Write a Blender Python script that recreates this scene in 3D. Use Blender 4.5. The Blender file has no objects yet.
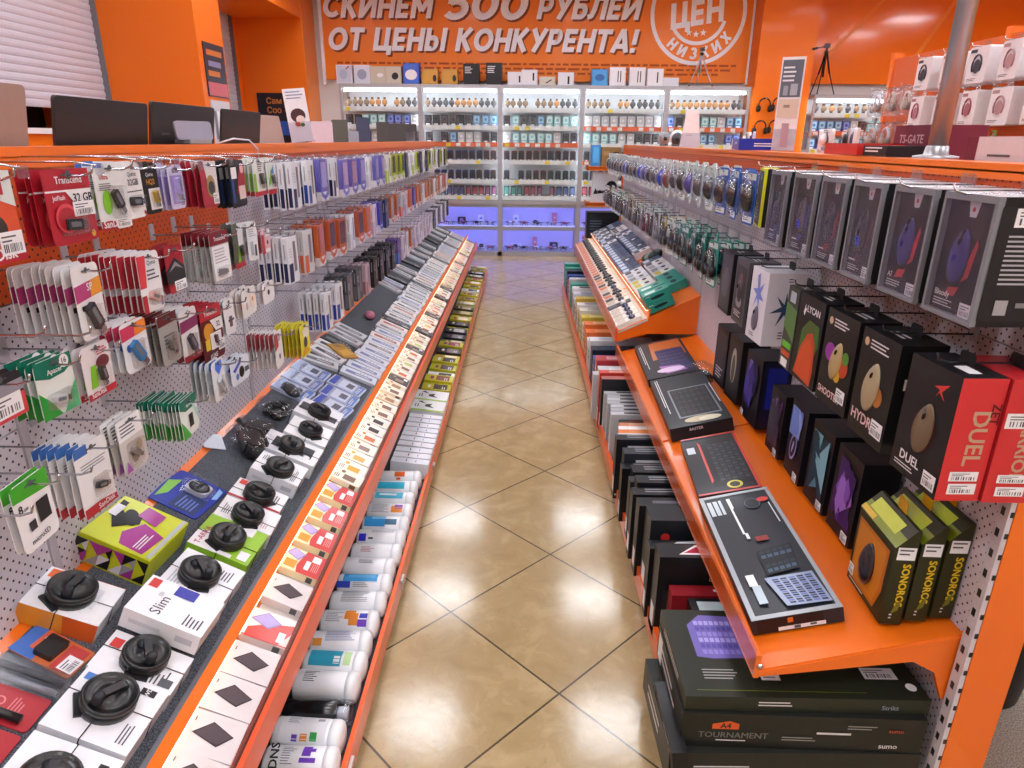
import bpy, math, random
from mathutils import Matrix, Vector

random.seed(7)
S = bpy.context.scene
COL = S.collection
R = math.radians

# ------------------------------------------------------------------ camera
cam_d = bpy.data.cameras.new('camera')
cam_d.sensor_width = 36.0
cam_d.lens = 36.0 * 675.59 / 1024.0
cam_d.clip_start = 0.05
cam = bpy.data.objects.new('camera', cam_d)
COL.objects.link(cam)
CAM_H = 1.52
_yaw, _pitch, _roll = -1.27800667e-02, 3.46768227e-01, 9.97708831e-03
_f = Vector((math.sin(_yaw) * math.cos(_pitch), math.cos(_yaw) * math.cos(_pitch), -math.sin(_pitch)))
_r = Vector((math.cos(_yaw), -math.sin(_yaw), 0))
_u = _r.cross(_f)
_r2 = _r * math.cos(_roll) + _u * math.sin(_roll)
_u2 = -_r * math.sin(_roll) + _u * math.cos(_roll)
cam.matrix_world = Matrix(((_r2.x, _u2.x, -_f.x, 0), (_r2.y, _u2.y, -_f.y, 0), (_r2.z, _u2.z, -_f.z, CAM_H), (0, 0, 0, 1)))
S.camera = cam

# ------------------------------------------------------------------ world, exposure
w = bpy.data.worlds.new('world'); S.world = w; w.use_nodes = True
w.node_tree.nodes['Background'].inputs[0].default_value = (0.85, 0.88, 1.0, 1)
w.node_tree.nodes['Background'].inputs[1].default_value = 0.25
S.view_settings.view_transform = 'Standard'
S.view_settings.look = 'None'
S.view_settings.gamma = 1.0
S.view_settings.use_curve_mapping = False
S.view_settings.exposure = 0.0
S.cycles.max_bounces = 8
S.cycles.transparent_max_bounces = 16
S.cycles.use_denoising = True
S.cycles.sample_clamp_indirect = 4.0
LAMP = 15.0           # ceiling panels
TUBE = 11.0           # tubes in the glass cabinets
BLUE = 16.0            # blue strips in the cabinet feet
STRIP = 3.2          # strip along the drive tray

# ------------------------------------------------------------------ materials
_mc = {}
def lin(h):
    if isinstance(h, tuple): return h
    h = h.lstrip('#'); c = [int(h[i:i + 2], 16) / 255 for i in (0, 2, 4)]
    return tuple(x / 12.92 if x <= 0.04045 else ((x + 0.055) / 1.055) ** 2.4 for x in c)
def M(h, rough=0.45, metal=0.0, coat=0.0, var=0.06, scale=40.0):
    k = (h, rough, metal, coat)
    if k in _mc: return _mc[k]
    m = bpy.data.materials.new('surface_%s' % str(h).strip('#()').replace(',', '_').replace(' ', ''))
    m.use_nodes = True; nt = m.node_tree; b = nt.nodes['Principled BSDF']
    c = lin(h)
    n = nt.nodes.new('ShaderNodeTexNoise'); n.inputs['Scale'].default_value = scale
    g = nt.nodes.new('ShaderNodeTexCoord'); nt.links.new(g.outputs['Object'], n.inputs['Vector'])
    mx = nt.nodes.new('ShaderNodeMix'); mx.data_type = 'RGBA'
    mx.inputs[6].default_value = (*[x * (1 - var) for x in c], 1)
    mx.inputs[7].default_value = (*[min(1, x * (1 + var)) for x in c], 1)
    nt.links.new(n.outputs['Fac'], mx.inputs[0]); nt.links.new(mx.outputs[2], b.inputs['Base Color'])
    b.inputs['Roughness'].default_value = rough; b.inputs['Metallic'].default_value = metal
    b.inputs['Specular IOR Level'].default_value = 0.5 if coat > 0.1 or metal > 0 else 0.3
    b.inputs['Coat Weight'].default_value = coat; b.inputs['Coat Roughness'].default_value = 0.08
    m.diffuse_color = (*c, 1)
    _mc[k] = m; return m
def G(h):          # printed board: pale sheets are glossy, dark ones nearly matt
    c = lin(h); l = 0.3 * c[0] + 0.6 * c[1] + 0.1 * c[2]
    return M(h, 0.36, 0, 0.14) if l > 0.12 else M(h, 0.42, 0, 0.06)
def EM(name, c, s):
    if name in _mc: return _mc[name]
    m = bpy.data.materials.new(name); m.use_nodes = True; nt = m.node_tree
    b = nt.nodes['Principled BSDF']; b.inputs['Base Color'].default_value = (0.9, 0.9, 0.9, 1)
    b.inputs['Emission Color'].default_value = (*c, 1); b.inputs['Emission Strength'].default_value = s
    _mc[name] = m; return m
def CLEAR(tint=(1, 1, 1), refl=0.12, name='clear_plastic'):
    k = (name, tint, refl)
    if k in _mc: return _mc[k]
    m = bpy.data.materials.new(name); m.use_nodes = True; nt = m.node_tree; nt.nodes.clear()
    o = nt.nodes.new('ShaderNodeOutputMaterial'); mx = nt.nodes.new('ShaderNodeMixShader')
    t = nt.nodes.new('ShaderNodeBsdfTransparent'); t.inputs[0].default_value = (*tint, 1)
    g = nt.nodes.new('ShaderNodeBsdfGlossy'); g.inputs['Roughness'].default_value = 0.2
    l = nt.nodes.new('ShaderNodeLayerWeight'); l.inputs[0].default_value = 0.25
    mt = nt.nodes.new('ShaderNodeMath'); mt.operation = 'MULTIPLY_ADD'
    mt.inputs[1].default_value = 0.28; mt.inputs[2].default_value = refl
    nt.links.new(l.outputs['Fresnel'], mt.inputs[0]); nt.links.new(mt.outputs[0], mx.inputs[0])
    nt.links.new(t.outputs[0], mx.inputs[1]); nt.links.new(g.outputs[0], mx.inputs[2]); nt.links.new(mx.outputs[0], o.inputs[0])
    _mc[k] = m; return m
def nodes_mat(name, rough=0.5):
    m = bpy.data.materials.new(name); m.use_nodes = True
    b = m.node_tree.nodes['Principled BSDF']; b.inputs['Roughness'].default_value = rough
    return m, m.node_tree, b
def math_node(nt, op, a, b=None):
    n = nt.nodes.new('ShaderNodeMath'); n.operation = op
    for i, x in enumerate((a, b)):
        if x is None: continue
        if isinstance(x, (int, float)): n.inputs[i].default_value = x
        else: nt.links.new(x, n.inputs[i])
    return n.outputs[0]
def mixc(nt, fac, a, b):
    n = nt.nodes.new('ShaderNodeMix'); n.data_type = 'RGBA'
    if isinstance(fac, (int, float)): n.inputs[0].default_value = fac
    else: nt.links.new(fac, n.inputs[0])
    for i, x in ((6, a), (7, b)):
        if isinstance(x, tuple): n.inputs[i].default_value = (*x[:3], 1)
        else: nt.links.new(x, n.inputs[i])
    return n.outputs[2]
def pegboard(name, col, hole=(0.015, 0.013, 0.012), axis='y'):
    """sheet steel with two staggered lattices of round holes, in world metres"""
    m, nt, b = nodes_mat(name, 0.42)
    g = nt.nodes.new('ShaderNodeNewGeometry'); s = nt.nodes.new('ShaderNodeSeparateXYZ'); nt.links.new(g.outputs['Position'], s.inputs[0])
    u = s.outputs['Y'] if axis == 'y' else s.outputs['X']; v = s.outputs['Z']; P = 0.025
    def lat(off):
        a = math_node(nt, 'SUBTRACT', math_node(nt, 'FRACT', math_node(nt, 'ADD', math_node(nt, 'DIVIDE', u, P), off)), 0.5)
        c = math_node(nt, 'SUBTRACT', math_node(nt, 'FRACT', math_node(nt, 'ADD', math_node(nt, 'DIVIDE', v, P), off)), 0.5)
        return math_node(nt, 'SQRT', math_node(nt, 'ADD', math_node(nt, 'MULTIPLY', a, a), math_node(nt, 'MULTIPLY', c, c)))
    d = math_node(nt, 'MINIMUM', lat(0.0), lat(0.5))
    hm = math_node(nt, 'LESS_THAN', d, 0.115)
    c = mixc(nt, hm, lin(col), hole); nt.links.new(c, b.inputs['Base Color'])
    return m
# steel-blue floor tiles etc.
def floor_mat():
    m, nt, b = nodes_mat('floor_tiles', 0.16)
    g = nt.nodes.new('ShaderNodeNewGeometry'); s = nt.nodes.new('ShaderNodeSeparateXYZ'); nt.links.new(g.outputs['Position'], s.inputs[0])
    T = 0.3527 * math.sqrt(2); x0, y0 = 0.127, 1.551
    x = math_node(nt, 'SUBTRACT', s.outputs['X'], x0); y = math_node(nt, 'SUBTRACT', s.outputs['Y'], y0)
    k = 1 / math.sqrt(2) / T
    u = math_node(nt, 'MULTIPLY', math_node(nt, 'ADD', x, y), k); v = math_node(nt, 'MULTIPLY', math_node(nt, 'SUBTRACT', y, x), k)
    fu = math_node(nt, 'PINGPONG', u, 0.5); fv = math_node(nt, 'PINGPONG', v, 0.5)
    gr = math_node(nt, 'LESS_THAN', math_node(nt, 'MINIMUM', fu, fv), 0.0062)
    cid = nt.nodes.new('ShaderNodeCombineXYZ')
    nt.links.new(math_node(nt, 'FLOOR', u), cid.inputs[0]); nt.links.new(math_node(nt, 'FLOOR', v), cid.inputs[1])
    wn = nt.nodes.new('ShaderNodeTexWhiteNoise'); nt.links.new(cid.outputs[0], wn.inputs['Vector'])
    off = nt.nodes.new('ShaderNodeVectorMath'); off.operation = 'SCALE'; nt.links.new(wn.outputs['Color'], off.inputs[0]); off.inputs['Scale'].default_value = 20
    ad = nt.nodes.new('ShaderNodeVectorMath'); nt.links.new(g.outputs['Position'], ad.inputs[0]); nt.links.new(off.outputs[0], ad.inputs[1])
    n1 = nt.nodes.new('ShaderNodeTexNoise'); n1.inputs['Scale'].default_value = 9.0; n1.inputs['Detail'].default_value = 9; n1.inputs['Roughness'].default_value = 0.62; n1.inputs['Distortion'].default_value = 0.5
    nt.links.new(ad.outputs[0], n1.inputs['Vector'])
    n2 = nt.nodes.new('ShaderNodeTexNoise'); n2.inputs['Scale'].default_value = 48.0; n2.inputs['Detail'].default_value = 6; nt.links.new(ad.outputs[0], n2.inputs['Vector'])
    r = nt.nodes.new('ShaderNodeValToRGB'); nt.links.new(n1.outputs['Fac'], r.inputs[0])
    e = r.color_ramp.elements; e[0].position = 0.30; e[0].color = (*lin('#9f8a62'), 1); e[1].position = 0.72; e[1].color = (*lin('#c3b088'), 1)
    e2 = r.color_ramp.elements.new(0.5); e2.color = (*lin('#b09b72'), 1)
    c = mixc(nt, math_node(nt, 'MULTIPLY', n2.outputs['Fac'], 0.35), r.outputs[0], lin('#a88d62'))
    # thin dark veins
    vn = math_node(nt, 'LESS_THAN', math_node(nt, 'ABSOLUTE', math_node(nt, 'SUBTRACT', n1.outputs['Fac'], 0.5)), 0.004)
    c = mixc(nt, math_node(nt, 'MULTIPLY', vn, 0.22), c, lin('#6d5737'))
    c = mixc(nt, gr, c, lin('#4a4132')); nt.links.new(c, b.inputs['Base Color'])
    rr = math_node(nt, 'MULTIPLY_ADD', n2.outputs['Fac'], 0.13); nt.nodes[-1].inputs[2].default_value = 0.07
    nt.links.new(rr, b.inputs['Roughness'])
    bp = nt.nodes.new('ShaderNodeBump'); bp.inputs['Strength'].default_value = 0.05; bp.inputs['Distance'].default_value = 0.004
    nt.links.new(n2.outputs['Fac'], bp.inputs['Height']); nt.links.new(bp.outputs[0], b.inputs['Normal'])
    b.inputs['Specular IOR Level'].default_value = 0.6
    return m
def carpet_mat(name, a, b_, sc=420):
    m, nt, b = nodes_mat(name, 0.95)
    n = nt.nodes.new('ShaderNodeTexNoise'); n.inputs['Scale'].default_value = sc; n.inputs['Detail'].default_value = 2
    g = nt.nodes.new('ShaderNodeNewGeometry'); nt.links.new(g.outputs['Position'], n.inputs['Vector'])
    r = nt.nodes.new('ShaderNodeValToRGB'); r.color_ramp.elements[0].position = 0.35; r.color_ramp.elements[1].position = 0.68
    r.color_ramp.elements[0].color = (*lin(a), 1); r.color_ramp.elements[1].color = (*lin(b_), 1)
    nt.links.new(n.outputs['Fac'], r.inputs[0]); nt.links.new(r.outputs[0], b.inputs['Base Color'])
    return m
ORANGE = M('#ea6f12', 0.33, 0, 0.3, 0.03, 3.0)
ORANGE_WALL = M('#ea7410', 0.42, 0, 0.1, 0.03, 1.5)
PEG_O = pegboard('orange_pegboard', '#cf5212'); PEG_W = pegboard('white_pegboard', '#cfcbd6')
PEG_OX = pegboard('orange_pegboard_across', '#e06a14', axis='x')
WHITE = M('#e9e9ee', 0.5); GREY = M('#8d8f96', 0.5); DARK = M('#1a1a1d', 0.4); BLACK = M('#0c0c0e', 0.35, 0, 0.2)
STEEL = M('#c9cad0', 0.22, 1.0); CHROME = M('#d8d8de', 0.12, 1.0)
CARPET = carpet_mat('grey_shelf_carpet', '#23262c', '#6a6e78')
PLY = CLEAR((1, 1, 1), 0.07); PLY2 = CLEAR((0.94, 0.96, 1.0), 0.09); BAG = CLEAR((0.96, 0.97, 1.0), 0.03, 'thin_film'); ACR = CLEAR((1.0, 0.95, 0.93), 0.05, 'acrylic'); GLASS = CLEAR((0.98, 1, 0.99), 0.03, 'glass')

# ------------------------------------------------------------------ mesh builder
_txt = {}
def text_mesh(s, bold=0.0, shear=0.0, res=2):
    k = (s, bold, shear)
    if k in _txt: return _txt[k]
    c = bpy.data.curves.new('t', 'FONT'); c.body = s; c.size = 1.0; c.shear = shear; c.resolution_u = res
    c.fill_mode = 'FRONT'
    o = bpy.data.objects.new('t', c); COL.objects.link(o)
    dg = bpy.context.evaluated_depsgraph_get(); dg.update()
    me = o.evaluated_get(dg).to_mesh()
    v = [tuple(x.co) for x in me.vertices]; f = [tuple(p.vertices) for p in me.polygons]
    o.evaluated_get(dg).to_mesh_clear(); bpy.data.objects.remove(o); bpy.data.curves.remove(c)
    if bold:        # heavier strokes: the same outline set down again a hair to each side
        n = len(v); v0, f0 = v, f; v = []; f = []
        for i, (a, b) in enumerate(((-1, -1), (1, -1), (-1, 1), (1, 1), (0, 0))):
            v += [(p[0] + a * bold, p[1] + b * bold * 0.7, p[2] + i * 2e-3) for p in v0]; f += [tuple(k + i * n for k in q) for q in f0]
    x0 = min([p[0] for p in v] or [0]); x1 = max([p[0] for p in v] or [1])
    _txt[k] = (v, f, x0, x1); return _txt[k]
class MB:
    def __init__(s): s.v = []; s.f = []; s.m = []; s.mats = []; s.sm = []
    def mi(s, mat):
        if mat not in s.mats: s.mats.append(mat)
        return s.mats.index(mat)
    def add(s, vs, fs, mat, T=None, smooth=False):
        b = len(s.v); i = s.mi(mat)
        s.v += [tuple(T @ Vector(p)) if T is not None else tuple(p) for p in vs]
        for f in fs: s.f.append(tuple(b + k for k in f)); s.m.append(i); s.sm.append(smooth)
        return s
    def box(s, x0, x1, y0, y1, z0, z1, mat, T=None):
        v = [(x, y, z) for z in (z0, z1) for y in (y0, y1) for x in (x0, x1)]
        return s.add(v, [(0, 2, 3, 1), (4, 5, 7, 6), (0, 1, 5, 4), (2, 6, 7, 3), (0, 4, 6, 2), (1, 3, 7, 5)], mat, T)
    def prism(s, poly, y0, y1, mat, T=None, smooth=False):
        """polygon in x,z pushed from y0 to y1"""
        n = len(poly); v = [(p[0], y0, p[1]) for p in poly] + [(p[0], y1, p[1]) for p in poly]
        s.add(v, [tuple(range(n)), tuple(range(2 * n - 1, n - 1, -1))], mat, T)
        b = len(s.v) - 2 * n; i = s.mi(mat)
        for k in range(n):
            j = (k + 1) % n; s.f.append((b + k, b + n + k, b + n + j, b + j)); s.m.append(i); s.sm.append(smooth)
        return s
    def lathe(s, prof, mat, seg=24, T=None):
        n = len(prof); v = []; f = []
        for k in range(seg):
            a = 2 * math.pi * k / seg
            v += [(r * math.cos(a), r * math.sin(a), z) for r, z in prof]
        for k in range(seg):
            j = (k + 1) % seg
            for i in range(n - 1): f.append((k * n + i, j * n + i, j * n + i + 1, k * n + i + 1))
        s.add(v, f, mat, T, True)
        if prof[0][0] > 1e-6: s.add([v[k * n] for k in range(seg)], [tuple(range(seg - 1, -1, -1))], mat, T)
        if prof[-1][0] > 1e-6: s.add([v[k * n + n - 1] for k in range(seg)], [tuple(range(seg))], mat, T)
        return s
    def tube(s, pts, r, mat, seg=6, T=None):
        pts = [Vector(p) for p in pts]; v = []; f = []; n = len(pts)
        for i, p in enumerate(pts):
            d = (pts[min(i + 1, n - 1)] - pts[max(i - 1, 0)]).normalized()
            a = Vector((0, 0, 1)) if abs(d.z) < 0.9 else Vector((1, 0, 0))
            e = d.cross(a).normalized(); g = d.cross(e)
            v += [p + (e * math.cos(2 * math.pi * k / seg) + g * math.sin(2 * math.pi * k / seg)) * r for k in range(seg)]
        for i in range(n - 1):
            for k in range(seg):
                j = (k + 1) % seg; f.append((i * seg + k, i * seg + j, (i + 1) * seg + j, (i + 1) * seg + k))
        f += [tuple(range(seg - 1, -1, -1)), tuple((n - 1) * seg + k for k in range(seg))]
        return s.add(v, f, mat, T, True)
    def ball(s, c, rx, ry, rz, mat, seg=16, rings=8, T=None, fn=None):
        v = []; f = []
        for i in range(rings + 1):
            t = math.pi * i / rings
            for k in range(seg):
                a = 2 * math.pi * k / seg
                p = [math.sin(t) * math.cos(a), math.sin(t) * math.sin(a), math.cos(t)]
                if fn: p = fn(p)
                v.append((c[0] + p[0] * rx, c[1] + p[1] * ry, c[2] + p[2] * rz))
        for i in range(rings):
            for k in range(seg):
                j = (k + 1) % seg; f.append((i * seg + k, (i + 1) * seg + k, (i + 1) * seg + j, i * seg + j))
        return s.add(v, f, mat, T, True)
    def text(s, t, size, mat, T, align='C', bold=0.0, shear=0.0, wide=1.0):
        v, f, x0, x1 = text_mesh(t, bold, shear)
        o = {'C': (x0 + x1) / 2, 'L': x0, 'R': x1}[align]
        return s.add([((p[0] - o) * size * wide, p[1] * size, p[2] * size) for p in v], f, mat, T)
    # printed art on the faces of a box w x d x h standing on z = 0 with its front at -y
    def art(s, dims, face, items, T=None, z0=0.0, gap=0.00035):
        w_, d, h = dims
        O, u, v, n, W, H = {
            'F': ((-w_ / 2, -d / 2, 0), (1, 0, 0), (0, 0, 1), (0, -1, 0), w_, h), 'K': ((w_ / 2, d / 2, 0), (-1, 0, 0), (0, 0, 1), (0, 1, 0), w_, h),
            'R': ((w_ / 2, -d / 2, 0), (0, 1, 0), (0, 0, 1), (1, 0, 0), d, h), 'L': ((-w_ / 2, d / 2, 0), (0, -1, 0), (0, 0, 1), (-1, 0, 0), d, h),
            'T': ((-w_ / 2, -d / 2, h), (1, 0, 0), (0, 1, 0), (0, 0, 1), w_, d)}[face]
        O, u, v, n = Vector(O) + Vector((0, 0, z0)), Vector(u), Vector(v), Vector(n)
        def pt(a, b, k): p = O + u * a * W + v * b * H + n * k; return T @ p if T is not None else p
        k = gap
        for it in items:
            c = it[0]; k += gap
            if c == 'r':
                _, a0, b0, a1, b1, mat = it; s.add([pt(a0, b0, k), pt(a1, b0, k), pt(a1, b1, k), pt(a0, b1, k)], [(0, 1, 2, 3)], mat)
            elif c == 'p':
                s.add([pt(a, b, k) for a, b in it[1]], [tuple(range(len(it[1])))], it[2])
            elif c == 'e':
                _, a, b, ra, rb, mat = it[:6]; rot = R(it[6]) if len(it) > 6 else 0; q = []
                for i in range(18):
                    t = 2 * math.pi * i / 18; x = ra * math.cos(t); y = rb * math.sin(t)
                    q.append(pt(a + (x * math.cos(rot) - y * math.sin(rot)) , b + (x * math.sin(rot) + y * math.cos(rot)) * W / H, k))
                s.add(q, [tuple(range(18))], mat)
            elif c == 't':
                _, t, a, b, size, mat = it[:6]; al = it[6] if len(it) > 6 else 'C'; rot = it[7] if len(it) > 7 else 0; bold = it[8] if len(it) > 8 else 0.015
                X = Matrix(((u.x, v.x, n.x, 0), (u.y, v.y, n.y, 0), (u.z, v.z, n.z, 0), (0, 0, 0, 1)))
                X.translation = O + u * a * W + v * b * H + n * k
                X = X @ Matrix.Rotation(R(rot), 4, 'Z')
                if T is not None: X = T @ X
                s.text(t, size, mat, X, al, bold)
            elif c == 'lines':      # rows of small print
                _, a0, b0, a1, b1, rows, mat = it
                for i in range(rows):
                    bb = b1 - (b1 - b0) * i / rows; e = a1 - (a1 - a0) * random.uniform(0, 0.35)
                    hh = (b1 - b0) / rows * 0.4
                    s.add([pt(a0, bb - hh, k), pt(e, bb - hh, k), pt(e, bb, k), pt(a0, bb, k)], [(0, 1, 2, 3)], mat)
            elif c == 'price':      # white sticker with print and a bar code
                _, a0, b0, a1, b1 = it
                s.add([pt(a0, b0, k), pt(a1, b0, k), pt(a1, b1, k), pt(a0, b1, k)], [(0, 1, 2, 3)], PAPER)
                k += gap; A, B = a1 - a0, b1 - b0
                for i in range(2):
                    y = b0 + B * (0.82 - 0.18 * i); s.add([pt(a0 + A * .08, y - B * .07, k), pt(a0 + A * (.7 - .2 * i), y - B * .07, k), pt(a0 + A * (.7 - .2 * i), y, k), pt(a0 + A * .08, y, k)], [(0, 1, 2, 3)], INK)
                x = .1
                while x < .88:
                    wd = random.choice((.02, .03, .05)); s.add([pt(a0 + A * x, b0 + B * .12, k), pt(a0 + A * (x + wd), b0 + B * .12, k), pt(a0 + A * (x + wd), b0 + B * .48, k), pt(a0 + A * x, b0 + B * .48, k)], [(0, 1, 2, 3)], INK); x += wd + random.choice((.025, .04, .06))
            elif c == 'keys':       # printed keyboard inside a quad given by four corners
                _, Q, rows, cols, mats = it
                def bl(a, b): return tuple(Q[0][i] * (1 - a) * (1 - b) + Q[1][i] * a * (1 - b) + Q[2][i] * a * b + Q[3][i] * (1 - a) * b for i in (0, 1))
                for i in range(rows):
                    for j in range(cols):
                        a0, a1, b0, b1 = (j + .12) / cols, (j + .88) / cols, (i + .14) / rows, (i + .86) / rows
                        s.add([pt(*bl(a0, b0), k), pt(*bl(a1, b0), k), pt(*bl(a1, b1), k), pt(*bl(a0, b1), k)], [(0, 1, 2, 3)], mats[(i * 7 + j * 3) % len(mats)])
        return s
    def build(s, name, parent=None, T=None):
        me = bpy.data.meshes.new(name); me.from_pydata(s.v, [], s.f)
        for m in s.mats: me.materials.append(m)
        me.polygons.foreach_set('material_index', s.m); me.polygons.foreach_set('use_smooth', s.sm); me.update()
        o = bpy.data.objects.new(name, me); COL.objects.link(o)
        if parent is not None: o.parent = parent
        if T is not None: o.matrix_local = T
        return o
PAPER = M('#e8e8ec', 0.6); INK = M('#55565c', 0.6)
def rr(w_, h, r, n=3, cx=0.0, z0=0.0):
    p = []
    for (x, z, a) in ((w_ / 2 - r, r, -90), (w_ / 2 - r, h - r, 0), (-w_ / 2 + r, h - r, 90), (-w_ / 2 + r, r, 180)):
        for i in range(n + 1):
            t = R(a + 90 * i / n); p.append((cx + x + r * math.cos(t), z0 + z + r * math.sin(t)))
    return p
def tag(o, label, cat, group=None, kind=None):
    o['label'] = label; o['category'] = cat
    if group: o['group'] = group
    if kind: o['kind'] = kind
    return o
def empty(name, loc, label=None, cat=None, group=None, T=None):
    o = bpy.data.objects.new(name, None); COL.objects.link(o); o.empty_display_size = 0.05
    if T is not None: o.matrix_world = T
    else: o.location = loc
    if label: tag(o, label, cat, group)
    return o
def struct(name, mb):
    o = mb.build(name); o['kind'] = 'structure'; return o
def dup(o, T, label=None, group=None):
    c = o.copy(); COL.objects.link(c); c.matrix_world = T
    if label: c['label'] = label
    if group: c['group'] = group
    elif 'group' in c: del c['group']
    for ch in list(o.children):
        d = ch.copy(); COL.objects.link(d); d.parent = c
        for g in list(ch.children):
            e = g.copy(); COL.objects.link(e); e.parent = d
    return c
_u1 = 'zeroth first second third fourth fifth sixth seventh eighth ninth tenth eleventh twelfth thirteenth fourteenth fifteenth sixteenth seventeenth eighteenth nineteenth'.split()
_tens = {2: ('twentieth', 'twenty'), 3: ('thirtieth', 'thirty'), 4: ('fortieth', 'forty'), 5: ('fiftieth', 'fifty'), 6: ('sixtieth', 'sixty'), 7: ('seventieth', 'seventy')}
def nth(i):
    if i < 20: return _u1[i]
    a, b = divmod(i, 10); return _tens[a][0] if b == 0 else _tens[a][1] + '-' + _u1[b]
def face_left(x, y, z, jig=0.0, lean=0.0):      # a front that faces +x (hung on the laptop side)
    return Matrix.Translation((x, y, z)) @ Matrix.Rotation(R(90 + jig), 4, 'Z') @ Matrix.Rotation(R(lean), 4, 'Y')
def face_right(x, y, z, jig=0.0, lean=0.0):     # a front that faces -x
    return Matrix.Translation((x, y, z)) @ Matrix.Rotation(R(-90 + jig), 4, 'Z') @ Matrix.Rotation(R(lean), 4, 'Y')
def lying(x0, z0, ang, side, y, s, off=0.0, spin=0.0):
    """lying on a slope that rises away from the aisle; side -1 left, +1 right; s along the slope. The item's front looks up, its bottom edge is at s"""
    a = R(ang); d = Vector((side * math.cos(a), 0, math.sin(a))); n = Vector((-side * math.sin(a), 0, math.cos(a)))
    yv = -n; xv = yv.cross(d)
    T = Matrix(((xv.x, yv.x, d.x, 0), (xv.y, yv.y, d.y, 0), (xv.z, yv.z, d.z, 0), (0, 0, 0, 1)))
    T.translation = Vector((x0, y, z0)) + d * s + n * off
    return T @ Matrix.Rotation(R(spin), 4, 'Y')

# ================================================================== ROOM
FLOOR = floor_mat()
b = MB(); b.box(-4.4, 7.2, -3.2, 10.3, -0.1, 0.0, FLOOR); struct('floor', b)
CEILING_Z = 3.35
b = MB(); b.box(-4.4, 7.2, -3.2, 10.3, CEILING_Z, CEILING_Z + 0.1, M('#e4e4e6', 0.8)); struct('ceiling', b)
SLAT = M('#c9c9d6', 0.5, 0, 0, 0.02)
b = MB(); b.box(-4.4, 7.2, 9.95, 10.3, 0, CEILING_Z, M('#cfcac8', 0.7)); struct('wall_back', b)
b = MB(); b.box(-4.4, 7.2, -3.2, -3.0, 0, CEILING_Z, M('#d8d4d0', 0.7)); struct('wall_front', b)
b = MB(); b.box(7.0, 7.2, -3.0, 9.95, 0, CEILING_Z, ORANGE_WALL); struct('wall_right', b)
# wall with two shuttered openings; orange columns in front of it
b = MB(); XW = -3.62
b.box(-4.4, XW, -3.0, 9.95, 0, 1.55, ORANGE_WALL); b.box(-4.4, XW, -3.0, 9.95, 3.0, CEILING_Z, ORANGE_WALL)
for y0, y1 in ((-3.0, 2.2), (6.37, 6.92), (9.3, 9.95)): b.box(-4.4, XW, y0, y1, 1.55, 3.0, ORANGE_WALL)
struct('wall_left', b)
b = MB(); b.box(XW, -2.8, 6.37, 6.92, 0, CEILING_Z, ORANGE_WALL); struct('trim_1', b)
b = MB(); b.box(XW, -2.8, 9.42, 9.95, 0, CEILING_Z, ORANGE_WALL)
b.box(-2.8, -2.785, 9.42, 9.95, 0, CEILING_Z, M('#e9802a', 0.3)); struct('trim_2', b)
b = MB(); b.box(2.97, 3.68, 9.55, 9.95, 0, CEILING_Z, ORANGE_WALL); struct('trim_3', b)
b = MB(); b.box(XW, -2.8, 6.92, 9.42, 2.92, CEILING_Z, ORANGE_WALL); struct('trim_4', b)
for n, (y0, y1, zb) in enumerate(((2.2, 6.37, 1.72), (6.92, 9.3, 1.75)), 1):
    b = MB(); z = zb; k = 0
    b.box(-4.3, -4.25, y0, y1, 1.55, 3.0, M('#20232c', 0.15))          # dark pane below the shutter
    e = b.build('window_%d' % n); e['kind'] = 'structure'
    f = MB()
    f.box(-3.66, XW + 0.03, y0, y1, 1.53, 1.57, WHITE); f.box(-3.66, XW + 0.004, y0, y0 + 0.05, 1.55, 3.0, SLAT); f.box(-3.66, XW + 0.004, y1 - 0.018, y1, 1.55, 3.0, M('#77777e'))
    f.build('window_frame', e)
    sh = MB(); H = 0.056
    prof = []
    while z < 3.0:      # one curtain of curved slats
        prof += [(-3.665, z), (-3.660, z + 0.008), (-3.6565, z + H * .45), (-3.659, z + H - 0.010), (-3.665, z + H - 0.004)]; z += H
    nn = len(prof); v = [(p[0], y0 + 0.04, p[1]) for p in prof] + [(p[0], y1 - 0.018, p[1]) for p in prof]
    sh.add(v, [(i, i + nn, i + nn + 1, i + 1) for i in range(nn - 1)], SLAT); sh.build('roller_shutter', e)

# ceiling panels: the shop's own lamps
PANEL = EM('lamp_panel', (0.90, 0.94, 1.0), LAMP)
lamp0 = None; rows = (('aisle', (-0.82, 0.82)), ('side', (-2.5, 2.5, 4.2, 5.9)))
li = 0
for xi, X in enumerate((-2.5, -0.82, 0.82, 2.5, 4.2, 5.9)):
    for yi, Y in enumerate((-2.3, -0.6, 1.1, 2.85, 4.6, 6.35, 7.95)):
        lab = 'square white ceiling lamp, %s of the %s row across from the window wall' % (nth(yi + 1), nth(xi + 1))
        T = Matrix.Translation((X, Y, CEILING_Z))
        if lamp0 is None:
            f = MB(); f.box(-0.31, 0.31, -0.31, -0.295, -0.03, 0, WHITE); f.box(-0.31, 0.31, 0.295, 0.31, -0.03, 0, WHITE)
            f.box(-0.31, -0.295, -0.295, 0.295, -0.03, 0, WHITE); f.box(0.295, 0.31, -0.295, 0.295, -0.03, 0, WHITE)
            lamp0 = f.build('ceiling_lamp', None, T); tag(lamp0, lab, 'lamp', 'ceiling lamps')
            d = MB(); d.box(-0.295, 0.295, -0.295, 0.295, -0.022, -0.012, PANEL); d.build('diffuser', lamp0)
        else: dup(lamp0, T, lab, 'ceiling lamps')

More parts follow.
